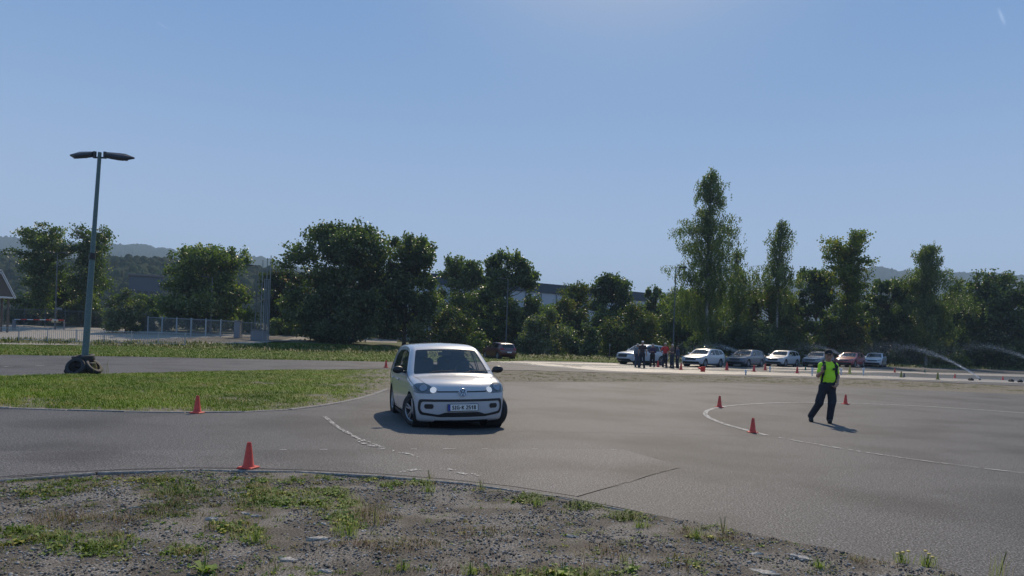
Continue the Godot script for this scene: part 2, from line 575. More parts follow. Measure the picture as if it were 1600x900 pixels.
# strip of broken road paint or tar along a line of ground points
func strip(b: MB, line: PackedVector2Array, width: float, off: float, wear := 0.0, step := 0.12, lanes := 1, seed_ := 1) -> void:
	var r := RandomNumberGenerator.new()
	r.seed = seed_
	var nz := FastNoiseLite.new()
	nz.seed = seed_
	nz.frequency = 1.1
	var pts := PackedVector2Array()
	for i in line.size() - 1:
		var L := line[i].distance_to(line[i + 1])
		var k := maxi(1, int(L / step))
		for m in k:
			pts.append(line[i].lerp(line[i + 1], float(m) / k))
	pts.append(line[line.size() - 1])
	for i in pts.size() - 1:
		var t := (pts[i + 1] - pts[i])
		if t.length() < 1e-5:
			continue
		var s := Vector2(-t.y, t.x).normalized()
		var sb := s
		if i + 2 < pts.size():
			var t2 := (pts[i + 2] - pts[i + 1])
			if t2.length() > 1e-5:
				sb = Vector2(-t2.y, t2.x).normalized()
		for l in lanes:
			var f0 := float(l) / lanes - 0.5
			var f1 := float(l + 1) / lanes - 0.5
			if wear > 0.0:
				var q := pts[i] * 1.0 + s * f0 * width * 3.0
				if nz.get_noise_2d(q.x * 3.0, q.y * 3.0) * 0.9 + r.randf_range(-0.45, 0.45) < wear * 1.6 - 0.8:
					continue
			var jit := 0.0 if wear == 0.0 else width * 0.12
			var c := []
			for e in [[pts[i], s, f0], [pts[i + 1], sb, f0], [pts[i + 1], sb, f1], [pts[i], s, f1]]:
				var w: Vector2 = e[0] + e[1] * e[2] * width + Vector2(r.randf_range(-jit, jit), r.randf_range(-jit, jit))
				c.append(Vector3(w.x, G(w.x, w.y) + off, w.y))
			b.quad(c[0], c[1], c[2], c[3], Vector3.UP)

func line_px(list: Array, per := 5) -> PackedVector2Array:
	return smooth2(poly_px(list), per)

func _ready() -> void:
	rng.seed = 20240917
	# camera: level, lens shifted up, rolled by two degrees
	var cam := Camera3D.new()
	cam.name = "camera"
	cam.projection = Camera3D.PROJECTION_FRUSTUM
	cam.near = 0.1
	cam.far = 30000.0
	cam.size = 0.1 * 900.0 / F
	cam.frustum_offset = Vector2(0, 0.1 * (HY - 450.0) / F)
	cam.position = Vector3(0, EYE, 0)
	cam.rotation = Vector3(0, 0, ROLL)
	add_child(cam)
	cam.current = true
	# sky and exposure
	var sky := ProceduralSkyMaterial.new()
	sky.sky_top_color = lin(0.135, 0.315, 0.65)
	sky.sky_horizon_color = lin(0.78, 0.94, 1.18)
	sky.sky_curve = 0.15
	sky.ground_horizon_color = lin(0.3, 0.33, 0.36)
	sky.ground_bottom_color = lin(0.1, 0.1, 0.1)
	sky.sun_angle_max = 60.0
	sky.sun_curve = 0.147
	sky.sky_cover = vapour_trails()
	var env := Environment.new()
	env.background_mode = Environment.BG_SKY
	env.sky = Sky.new()
	env.sky.sky_material = sky
	env.tonemap_mode = Environment.TONE_MAPPER_LINEAR
	env.tonemap_exposure = 0.91
	env.ambient_light_source = Environment.AMBIENT_SOURCE_SKY
	env.sdfgi_enabled = true
	env.ssao_enabled = true
	env.ssil_enabled = true
	env.fog_enabled = true
	env.fog_density = 0.0004
	env.fog_light_color = Color(0.8, 0.91, 1.0)
	var we := WorldEnvironment.new()
	we.name = "environment"
	we.environment = env
	add_child(we)
	# sun: ahead of the camera, a little to the right, 40 degrees high
	var sun := DirectionalLight3D.new()
	sun.name = "sun"
	sun.light_energy = 1.45
	sun.light_color = Color(1.0, 0.93, 0.83)
	sun.light_angular_distance = 0.5
	sun.shadow_enabled = true
	add_child(sun)
	var az := deg_to_rad(8.0)
	var el := deg_to_rad(41.0)
	var to_sun := Vector3(sin(az) * cos(el), sin(el), -cos(az) * cos(el))
	sun.look_at_from_position(Vector3.ZERO, -to_sun, Vector3.UP)
	make_materials()
	add_ground()
	add_hills()
	add_buildings()
	print("structure ", Time.get_ticks_msec())
	add_trees()
	print("trees ", Time.get_ticks_msec())
	add_fences()
	add_lamps()
	add_tyres()
	add_up()
	add_far_cars()
	print("cars ", Time.get_ticks_msec())
	add_people()
	print("people ", Time.get_ticks_msec())
	add_cones()
	add_water()
	add_verge_plants()
	print("done ", Time.get_ticks_msec())

var verge := PackedVector2Array()
var near_edge := PackedVector2Array()
var island := PackedVector2Array()
var island_edge := PackedVector2Array()
var far_grass := PackedVector2Array()

func add_ground() -> void:
	# the near gravel verge, bounded by an edging kerb
	near_edge = line_px([[-420, 802], [-200, 772], [0, 748], [100, 740.5], [200, 736], [300, 733.5], [400, 734.5], [500, 738], [600, 744], [700, 752], [800, 764], [900, 780], [1000, 799.5], [1100, 820], [1200, 842], [1300, 862], [1400, 881], [1500, 900], [1700, 938], [2000, 990]], 5)
	verge = near_edge.duplicate()
	verge.append_array(PackedVector2Array([Vector2(9, 3), Vector2(9, 9), Vector2(-16, 9), Vector2(-16, -6)]))
	verge = ccw(verge)
	# the grass island with a kerb on its near side, running on as a strip of dry earth
	island_edge = line_px([[-500, 622], [-200, 630], [0, 637.5], [100, 641], [200, 643.5], [300, 645], [380, 644], [450, 640.5], [510, 633], [555, 624], [590, 614], [612, 605]], 5)
	var i_low := line_px([[612, 605], [640, 600], [700, 598], [800, 597], [1000, 597.5], [1200, 600], [1400, 608], [1600, 616], [1900, 628]], 4)
	var i_up := line_px([[1900, 612], [1600, 603], [1400, 594.5], [1200, 589], [1080, 585.5], [950, 582], [840, 579], [700, 577], [620, 577], [600, 576], [350, 580], [130, 585], [0, 588], [-250, 592], [-500, 595]], 4)
	island = island_edge.duplicate()
	island.append_array(i_low)
	island.append_array(i_up)
	island = ccw(island)
	# far grass strip beyond the road
	far_grass = poly_px([[-500, 541], [-200, 546], [0, 554.5], [200, 557], [440, 562], [620, 565.5], [740, 566], [820, 563.5], [900, 565], [975, 567.5], [975, 559], [960, 549], [820, 547.5], [620, 546.5], [440, 543.8], [200, 541], [0, 539], [-200, 535], [-500, 530]])
	far_grass = ccw(far_grass)
	var all := PackedVector2Array([Vector2(-160, -168), Vector2(160, -168), Vector2(160, 12), Vector2(-160, 12)])
	all = ccw(all)
	var b := sheet([all], [], -0.2)
	# beyond the grid the plain runs on to the horizon
	var rim := []
	for i in range(-40, 40): rim.append([Vector2(i, -42) * CELL, Vector2(i + 1, -42) * CELL])
	for j in range(-42, 3): rim.append([Vector2(40, j) * CELL, Vector2(40, j + 1) * CELL])
	for i in range(-40, 40): rim.append([Vector2(i, 3) * CELL, Vector2(i + 1, 3) * CELL])
	for j in range(-42, 3): rim.append([Vector2(-40, j) * CELL, Vector2(-40, j + 1) * CELL])
	for e in rim:
		var q := []
		for p: Vector2 in e:
			q.append(Vector3(p.x, G(p.x, p.y) - 0.2, p.y))
		var far := []
		for p: Vector2 in e:
			var d := (p - Vector2(0, -78)).normalized() * 2500.0
			far.append(Vector3(d.x, -0.2, d.y))
		b.quad(q[0], q[1], far[1], far[0], Vector3.UP)
	struct("ground", b, M.earth)
	# asphalt
	var field := PackedVector2Array([Vector2(-110, 12), Vector2(130, 12), Vector2(130, -60)])
	for q in [[2600, 575], [1900, 574], [1600, 574.5], [1520, 574], [1400, 571.5], [1250, 570], [1100, 567.5], [975, 566]]:
		var p := P(q[0], q[1])
		field.append(Vector2(p.x, p.z))
	field.append_array(PackedVector2Array([Vector2(8, -64), Vector2(-4, -61), Vector2(-14, -50), Vector2(-40, -44), Vector2(-110, -44)]))
	field = ccw(field)
	b = sheet([field], [verge, island, far_grass], 0.0)
	struct("asphalt", b, M.asphalt)
	# far path and sandy yard on the left
	var path := ccw(poly_px([[-300, 532.0], [0, 537.8], [200, 539.8], [440, 542.3], [620, 545], [620, 541.8], [440, 538], [300, 537.6], [200, 537.6], [0, 535.8], [-300, 530]]))
	struct("path", sheet([path], [], 0.0), M.sand)
	var yard := PackedVector2Array([Vector2(-75, -62), Vector2(-28, -62), Vector2(-23, -66), Vector2(-24, -84), Vector2(-75, -84)])
	struct("yard", sheet([ccw(yard)], [], 0.0), M.sand)
	var turf := sheet([far_grass], [], -0.012)
	struct("far_lawn", turf, M.turf)
	var strip_back := PackedVector2Array([Vector2(-75, -56), Vector2(-20, -58), Vector2(10, -66), Vector2(34, -76), Vector2(80, -88), Vector2(120, -92), Vector2(120, -104), Vector2(60, -104), Vector2(-22, -90), Vector2(-22, -64), Vector2(-75, -61)])
	struct("back_lawn", sheet([ccw(strip_back)], [path], -0.012), M.turf)
	var nz := FastNoiseLite.new()
	nz.seed = 5
	nz.frequency = 0.7
	nz.fractal_octaves = 4
	struct("island_soil", sheet([island], [], -0.012, 1.0, 0.03, nz), M.soil)
	struct("gravel_verge", sheet([verge], [], -0.024, 0.25, 0.035, nz), M.gravel)
	# paler asphalt patch, seams, cracks
	var patch := ccw(poly_px([[-60, 706], [200, 704], [400, 703.5], [600, 702], [800, 701.5], [975, 703], [1020, 716], [1064, 730], [985, 752], [902, 776], [800, 760], [700, 749], [600, 741], [500, 735.5], [400, 732], [300, 731], [200, 733.5], [100, 738], [0, 745.5], [-60, 752]]))
	struct("asphalt_patch", sheet([patch], [], 0.004), M.asphalt_pale)
	var b2 := MB.new()
	strip(b2, line_px([[1064, 731], [1030, 738], [985, 753], [940, 765], [902, 776]], 4), 0.011, 0.009, 0.3, 0.08, 1, 3)
	strip(b2, line_px([[1600, 687.5], [1400, 684], [1200, 681], [1000, 677], [800, 673.5]], 4), 0.018, 0.007, 0.12, 0.12, 1, 4)
	strip(b2, line_px([[612, 642], [500, 642], [440, 641.5]], 4), 0.03, 0.007, 0.12, 0.2, 1, 5)
	strip(b2, line_px([[1600, 640.5], [1480, 638], [1350, 636], [1180, 637]], 4), 0.02, 0.007, 0.3, 0.2, 1, 6)
	strip(b2, line_px([[1064, 731], [1200, 731], [1400, 731.5], [1600, 733]], 4), 0.007, 0.007, 0.3, 0.15, 1, 7)
	strip(b2, line_px([[0, 690], [200, 676], [330, 668]], 4), 0.006, 0.007, 0.35, 0.15, 1, 8)
	struct("tar_seams", b2, M.tar)
	# paint
	b2 = MB.new()
	strip(b2, line_px([[2000, 668], [1750, 655], [1600, 645.5], [1500, 638.5], [1400, 633], [1300, 629.5], [1220, 629.5], [1160, 632.5], [1125, 636.5], [1108, 641], [1102, 646], [1108, 653], [1130, 662], [1165, 672], [1198, 680.5]], 5), 0.11, 0.008, 0.2, 0.07, 4, 21)
	strip(b2, line_px([[1216, 684.5], [1300, 699], [1400, 714.5], [1500, 728], [1600, 740], [1750, 756]], 5), 0.06, 0.011, 0.48, 0.07, 3, 22)
	struct("white_circle_line", b2, M.roadpaint)
	b2 = MB.new()
	strip(b2, line_px([[507, 651], [514, 657], [526, 667], [545, 678], [562, 688]], 4), 0.075, 0.01, 0.5, 0.035, 4, 23)
	strip(b2, line_px([[562, 688], [575, 694], [592, 699.5]], 4), 0.15, 0.011, 0.58, 0.03, 6, 24)
	strip(b2, line_px([[592, 700], [615, 706], [640, 711], [655, 715]], 4), 0.08, 0.012, 0.68, 0.03, 4, 25)
	strip(b2, line_px([[684, 732], [705, 736], [745, 745]], 4), 0.12, 0.012, 0.7, 0.03, 6, 26)
	strip(b2, line_px([[622, 739], [655, 734]], 3), 0.08, 0.012, 0.72, 0.03, 4, 27)
	strip(b2, line_px([[400, 703.5], [600, 702.5], [800, 702], [975, 703.5]], 4), 0.05, 0.009, 0.78, 0.08, 2, 28)
	struct("worn_white_line", b2, M.roadpaint)
	b2 = MB.new()
	strip(b2, line_px([[56, 571.8], [100, 571.5]], 3), 0.14, 0.008, 0.4, 0.2, 2, 29)
	strip(b2, line_px([[0, 573], [20, 572.5]], 3), 0.14, 0.008, 0.4, 0.2, 2, 30)
	strip(b2, line_px([[180, 566], [330, 567], [480, 569], [600, 571]], 4), 0.1, 0.008, 0.75, 0.2, 2, 31)
	struct("far_road_marking", b2, M.roadpaint)
	# wet skid track with pale strips
	var wet := ccw(poly_px([[700, 562.5], [800, 564.5], [950, 567.5], [1200, 571.5], [1400, 576.5], [1600, 582], [1800, 588], [1800, 605], [1600, 599.5], [1400, 593], [1200, 587.2], [1080, 583.8], [950, 580.3], [820, 570]]))
	struct("wet_track", sheet([wet], [], 0.004), M.wet)
	var bands := [
		[[815, 566.5], [950, 574.8], [1080, 578.6], [1200, 582], [1400, 588.5], [1600, 595.5], [1800, 602], [1800, 604.5], [1600, 599], [1400, 592.6], [1200, 586.8], [1080, 583.4], [950, 579.9], [840, 570.5]],
		[[765, 563.8], [800, 565.2], [950, 568.2], [1080, 570.6], [1200, 573], [1300, 575.5], [1300, 577.2], [1200, 574.6], [1080, 572.2], [950, 569.9], [800, 566.8], [765, 565.2]],
		[[1200, 577.5], [1400, 580.3], [1600, 585.8], [1800, 591], [1800, 594], [1600, 588.6], [1400, 583], [1200, 579]],
		[[880, 571], [1000, 573.6], [1100, 575.6], [1180, 577.4], [1180, 578.2], [1100, 576.6], [1000, 574.8], [880, 572.2]],
	]
	for k in bands.size():
		var src: Array = bands[k]
		var rag := []
		for i in src.size():
			var a: Array = src[i]
			var c: Array = src[(i + 1) % src.size()]
			for m in 7:
				var t := m / 7.0
				rag.append([lerpf(a[0], c[0], t) + rng.randf_range(-2, 2), lerpf(a[1], c[1], t) + rng.randf_range(-0.55, 0.55) * (1.0 if k != 3 else 0.3)])
		struct("skid_strip", sheet([ccw(poly_px(rag))], [], 0.009), M.skid)
	add_kerb("edging_kerb", "low concrete edging kerb between asphalt and gravel verge", near_edge, 1.0, 0.06, 0.006, -0.12, 9, 999)
	add_kerb("island_kerb", "pale concrete kerb round the near side of the grass island", island_edge, 1.0, 0.12, 0.02, -0.1, 6, 999)

func add_kerb(called: String, label: String, line: PackedVector2Array, length: float, w: float, up: float, down: float, from: int, last: int) -> void:
	var root := thing(called, label, "kerb")
	var pts := [line[from]]
	for i in range(from + 1, mini(line.size(), last)):
		if pts[pts.size() - 1].distance_to(line[i]) > 0.02:
			pts.append(line[i])
	var cur: Vector2 = pts[0]
	var i := 1
	var cnt := 0
	while i < pts.size() and cnt < 120:
		# walk one stone length
		var left := length
		var p := cur
		while i < pts.size() and p.distance_to(pts[i]) < left:
			left -= p.distance_to(pts[i])
			p = pts[i]
			i += 1
		if i >= pts.size():
			break
		p = p.move_toward(pts[i], left)
		var a := Vector3(cur.x, G(cur.x, cur.y), cur.y)
		var c := Vector3(p.x, G(p.x, p.y), p.y)
		var d := (c - a)
		var L := d.length()
		var z := d / L
		var x := Vector3.UP.cross(z).normalized()
		var y := z.cross(x)
		var bs := Basis(x, y, z) * Basis(Vector3.RIGHT, rng.randf_range(-0.004, 0.004)) * Basis(Vector3.UP, rng.randf_range(-0.008, 0.008))
		var b := MB.new()
		b.box(Vector3.ZERO, Vector3(w, up - down, L - 0.012), Basis(), 0.012)
		var o := put("kerb_stone", b, M.kerb, root)
		var sink := -0.022 * sstep(-0.5, 2.2, a.x) if w < 0.08 else 0.0
		o.transform = Transform3D(bs, (a + c) * 0.5 + Vector3(0, (up + down) * 0.5 + rng.randf_range(-0.006, 0.004) + sink, 0))
		cur = p
		cnt += 1

func add_hills() -> void:
	var far := [[-600, 385], [-300, 372], [-100, 368], [0, 374], [50, 377], [110, 382], [150, 386], [205, 386], [240, 391], [290, 400], [330, 403], [400, 404], [440, 415], [520, 430], [640, 450], [760, 462], [900, 468], [1010, 462], [1100, 455], [1200, 445], [1290, 436], [1350, 424], [1375, 421], [1400, 428], [1430, 424], [1470, 429], [1530, 431], [1600, 434], [1800, 440], [2100, 446]]
	ridge("distant_hills", far, 1900.0, 800.0, 7.0, 3)
	var near := [[-400, 398], [-150, 402], [0, 404], [50, 410], [100, 412], [165, 408], [215, 408], [250, 413], [300, 414], [350, 418], [430, 428], [520, 446], [640, 468]]
	ridge("wooded_hill", near, 430.0, 200.0, 3.5, 4)
	# the wood on the nearer hill: one mass of crowns
	var r := RandomNumberGenerator.new()
	r.seed = 31
	var blob := MB.new()
	for k in 9:
		var d := Vector3(r.randfn(), r.randfn(), r.randfn()).normalized()
		blob.ball(Vector3(d.x * 0.5, 0.55 + d.y * 0.4, d.z * 0.5), Vector3.ONE * r.randf_range(0.3, 0.5), Basis(), 7, 5)
	var spike := MB.new()
	for k in 6:
		spike.lathe([Vector2(0.42 - k * 0.06, k * 0.28), Vector2(0.02, k * 0.28 + 0.55)], Transform3D(), 7)
	for kind in 2:
		var xf := []
		var cols := PackedColorArray()
		for i in 2600 if kind == 0 else 420:
			var px := r.randf_range(-60, 620)
			var py := 0.0
			for k in near.size() - 1:
				if px <= near[k + 1][0]:
					py = lerpf(near[k][1], near[k + 1][1], (px - near[k][0]) / (near[k + 1][0] - near[k][0]))
					break
			var t := sqrt(r.randf())
			var d := 430.0 - 200.0 * (1.0 - t)
			var p := ray(px, HY + (px - 800) * ROLL) * d
			var top := (ray(px, py) * 430.0).y + EYE
			var y := top * (1.0 - pow(1.0 - t, 1.8)) - 6.5
			var s := r.randf_range(3.5, 6.0) if kind == 0 else r.randf_range(2.6, 4.0)
			xf.append(Transform3D(Basis(Vector3.UP, r.randf() * TAU).scaled(Vector3(s, s * r.randf_range(0.8, 1.3), s)), Vector3(p.x, y, p.z)))
			var g := r.randf_range(0.6, 1.3)
			cols.append(Color(0.026 * g, 0.04 * g, 0.016 * g))
		tag(multi("hill_wood", (blob if kind == 0 else spike).mesh(), M.wood_leaf, xf, cols), "dense %s wood covering the nearer hill behind the yard" % ["leafy", "spruce"][kind], "wood")

func ridge(called: String, line: Array, dist: float, depth: float, bump: float, seed_: int) -> void:
	var nz := FastNoiseLite.new()
	nz.seed = seed_
	nz.frequency = 1.0
	nz.fractal_octaves = 4
	var cols := []
	var a: float = line[0][0]
	var z: float = line[line.size() - 1][0]
	var n := int((z - a) / 3.0)
	for i in n + 1:
		var px := lerpf(a, z, float(i) / n)
		var py := 0.0
		for k in line.size() - 1:
			if px <= line[k + 1][0]:
				py = lerpf(line[k][1], line[k + 1][1], (px - line[k][0]) / (line[k + 1][0] - line[k][0]))
				break
		var col := []
		var top := (ray(px, py) * dist).y + EYE
		var rows := 16
		for j in rows + 1:
			var t := float(j) / rows
			var d := dist - depth * (1.0 - t)
			var p := ray(px, HY + (px - 800) * ROLL) * d
			var y := top * (1.0 - pow(1.0 - t, 1.8)) - 3.0 * (1.0 - t)
			y += bump * nz.get_noise_2d(p.x * 0.03, p.z * 0.03) * (0.4 + t) + bump * 0.7 * nz.get_noise_2d(p.x * 0.16, p.z * 0.16) * t
			col.append(Vector3(p.x, y, p.z))
		var bk: Vector3 = col[rows]
		col.append(Vector3(bk.x * 1.2, bk.y * 0.5, bk.z * 1.2))
		cols.append(col)
	var b := MB.new()
	for i in n:
		for j in cols[i].size() - 1:
			b.flat(cols[i][j], cols[i + 1][j], cols[i + 1][j + 1], Vector3(0, 1, 0.3))
			b.flat(cols[i][j], cols[i + 1][j + 1], cols[i][j + 1], Vector3(0, 1, 0.3))
	struct(called, b, M.hillf)

func wall_between(b: MB, p0: Vector3, p1: Vector3, y0: float, y1: float, th: float) -> void:
	var d := p1 - p0
	d.y = 0
	var z := d.normalized()
	var x := Vector3.UP.cross(z)
	var m := (p0 + p1) * 0.5
	b.box(Vector3(m.x, (y0 + y1) * 0.5, m.z), Vector3(th, y1 - y0, d.length()), Basis(x, Vector3.UP, z), 0.02)

func add_buildings() -> void:
	# long hall: grey wall, dark roof edge
	var root := thing("industrial_hall", "long grey flat roofed hall with dark roof edge behind the trees", "building")
	var a := ray(672, 428) * 120.0
	var c := ray(1008, 457) * 165.0
	var ya := EYE + a.y
	var yc := EYE + c.y
	var yt := (ya + yc) * 0.5
	# keep the roof level: choose depths so that both ends reach the same height
	var h := 11.0
	var da := (h - EYE) / ray(672, 427).y
	var dc := (h - EYE) / ray(1008, 457.5).y
	var A := ray(672, 427) * da
	var C := ray(1008, 457.5) * dc
	A.y = 0
	C.y = 0
	var b := MB.new()
	wall_between(b, A, C, -0.5, h - 1.5, 0.4)
	var n := (C - A).normalized()
	var back := Vector3(n.z, 0, -n.x)
	if back.z > 0: back = -back
	wall_between(b, C + back * 0.2, C + back * 40.0, -0.5, h - 1.5, 0.4)
	wall_between(b, A + back * 0.2, A + back * 40.0, -0.5, h - 1.5, 0.4)
	put("wall", b, M.wallpale, root)
	b = MB.new()
	wall_between(b, A - n * 0.3, C + n * 0.3, h - 1.5, h, 0.8)
	wall_between(b, C + back * 0.4, C + back * 40.0, h - 1.5, h, 0.8)
	put("roof_edge", b, M.fascia, root)
	b = MB.new()
	var mid := (A + C) * 0.5 + back * 20.0
	b.box(Vector3(mid.x, h - 0.4, mid.z), Vector3(39, 0.3, (C - A).length()), Basis(Vector3.UP.cross(n), Vector3.UP, n))
	put("roof", b, M.roofsheet, root)
	b = MB.new()
	wall_between(b, A.lerp(C, 0.0) - back * 0.3, C - back * 0.3, 3.2, 4.2, 0.15)
	put("window_band", b, M.fascia, root)
	for k in 14:
		b = MB.new()
		var q := A.lerp(C, (k + 0.5) / 14.0) - back * 0.24
		b.box(Vector3(q.x, 4.4, q.z), Vector3(0.12, 9.9, 0.16), Basis(Vector3.UP.cross(n), Vector3.UP, n))
		put("downpipe", b, M.wallgrey, root)
	# blue grey factory building far behind the yard
	root = thing("factory_building", "dark blue grey factory building seen between the trees behind the yard", "building")
	var p := D(225, 190)
	var t := top_of(225, 433, 190)
	b = MB.new()
	b.box(p + Vector3(0, t * 0.5 - 0.3, 0), Vector3(7.5, t, 14), Basis(Vector3.UP, 0.47), 0.05)
	put("wall", b, M.fascia, root)
	b = MB.new()
	b.box(p + Vector3(0, t, 0), Vector3(8.0, 0.5, 14.6), Basis(Vector3.UP, 0.47), 0.05)
	put("roof", b, M.roofsheet, root)
	for k in 5:
		b = MB.new()
		b.box(p + Basis(Vector3.UP, 0.47) * Vector3(-2.8 + k * 1.4, t * 0.62, 7.05), Vector3(0.9, 1.0, 0.1), Basis(Vector3.UP, 0.47), 0.02)
		put("window", b, M.dark, root)
	# gabled shelter at the yard
	var dep := 70.0
	var s := D(-20, dep + 1.2)
	root = thing("gabled_shelter", "open gabled timber shelter on posts at the edge of the yard", "shelter", s, 1.0)
	var eave := top_of(15, 467, dep)
	var top := top_of(12, 426, dep)
	var hwid := 1.15
	var len := 4.6
	for x in [-0.9, 0.9]:
		for z in [-2.0, -0.7, 0.7, 2.0]:
			b = MB.new()
			b.box(Vector3(x, eave * 0.5 - 0.05, z), Vector3(0.16, eave + 0.1, 0.16), Basis(), 0.015)
			put("post", b, M.wood, root)
	for x in [-0.9, 0.9]:
		b = MB.new()
		b.box(Vector3(x, eave + 0.06, 0), Vector3(0.2, 0.16, len), Basis(), 0.015)
		put("eaves_beam", b, M.whitepaint, root)
	for z in [-len * 0.5, len * 0.5]:
		b = MB.new()
		b.prism(PackedVector2Array([Vector2(-hwid, eave + 0.15), Vector2(hwid, eave + 0.15), Vector2(0, top)]), 0.08, Transform3D(Basis(), Vector3(0, 0, z)))
		put("gable", b, M.wood, root)
		b = MB.new()
		b.box(Vector3(0, eave + 0.08, z), Vector3(2.3, 0.14, 0.14), Basis(), 0.01)
		put("tie_beam", b, M.whitepaint, root)
	for sgn in [-1.0, 1.0]:
		var e := Vector3(sgn * (hwid + 0.15), eave, 0)
		var rdg := Vector3(0, top + 0.06, 0)
		var d := rdg - e
		var ln := d.length()
		var bs := Basis(d.normalized(), Vector3(0, 0, 1).cross(d.normalized()), Vector3(0, 0, 1))
		var rf := Node3D.new()
		for k in 8:
			b = MB.new()
			b.box((e + rdg) * 0.5 + Vector3(0, 0.04, -len * 0.5 + (k + 0.5) * (len + 0.3) / 8.0 - 0.15), Vector3(ln, 0.05, (len + 0.3) / 8.0 - 0.02), bs, 0.01)
			put("roof_panel", b, M.roofsheet, root)
		rf.free()
		for z in [-len * 0.5 - 0.1, len * 0.5 + 0.1]:
			b = MB.new()
			b.box((e + rdg) * 0.5 + Vector3(0, 0.06, z), Vector3(ln + 0.1, 0.2, 0.06), bs, 0.01)
			put("barge_board", b, M.whitepaint, root)

func picket_fence(called: String, label: String, category: String, pts: Array, h: float, post_gap: float, picket_gap: float, m: Material, rails: Array, pr := 0.015, post_w := 0.06) -> void:
	var root := thing(called, label, category)
	var pk := MB.new()
	for i in pts.size() - 1:
		var a: Vector3 = pts[i]
		var c: Vector3 = pts[i + 1]
		var L := a.distance_to(c)
		var n := maxi(1, int(round(L / post_gap)))
		for k in n + (1 if i == pts.size() - 2 else 0):
			var p := a.lerp(c, float(k) / n)
			p.y = G(p.x, p.z)
			var b := MB.new()
			b.box(p + Vector3(0, h * 0.5, 0), Vector3(post_w, h + 0.1, post_w), Basis(Vector3.UP, atan2(c.x - a.x, c.z - a.z)), 0.008)
			put("post", b, m, root)
		for rl: float in rails:
			for k in n:
				var p := a.lerp(c, float(k) / n)
				var q := a.lerp(c, float(k + 1) / n)
				p.y = G(p.x, p.z) + rl * h
				q.y = G(q.x, q.z) + rl * h
				var b := MB.new()
				b.tube([p, q], [0.025, 0.025], 6)
				put("rail", b, m, root)
		var np := int(L / picket_gap)
		for k in np:
			var p := a.lerp(c, (k + 0.5) / np)
			p.y = G(p.x, p.z)
			pk.tube([p + Vector3(0, h * (rails[0] - 0.02), 0), p + Vector3(0, h, 0)], [pr, pr], 4, false)
	var o := put("pickets", pk, m, root)
	o.set_meta("kind", "stuff")

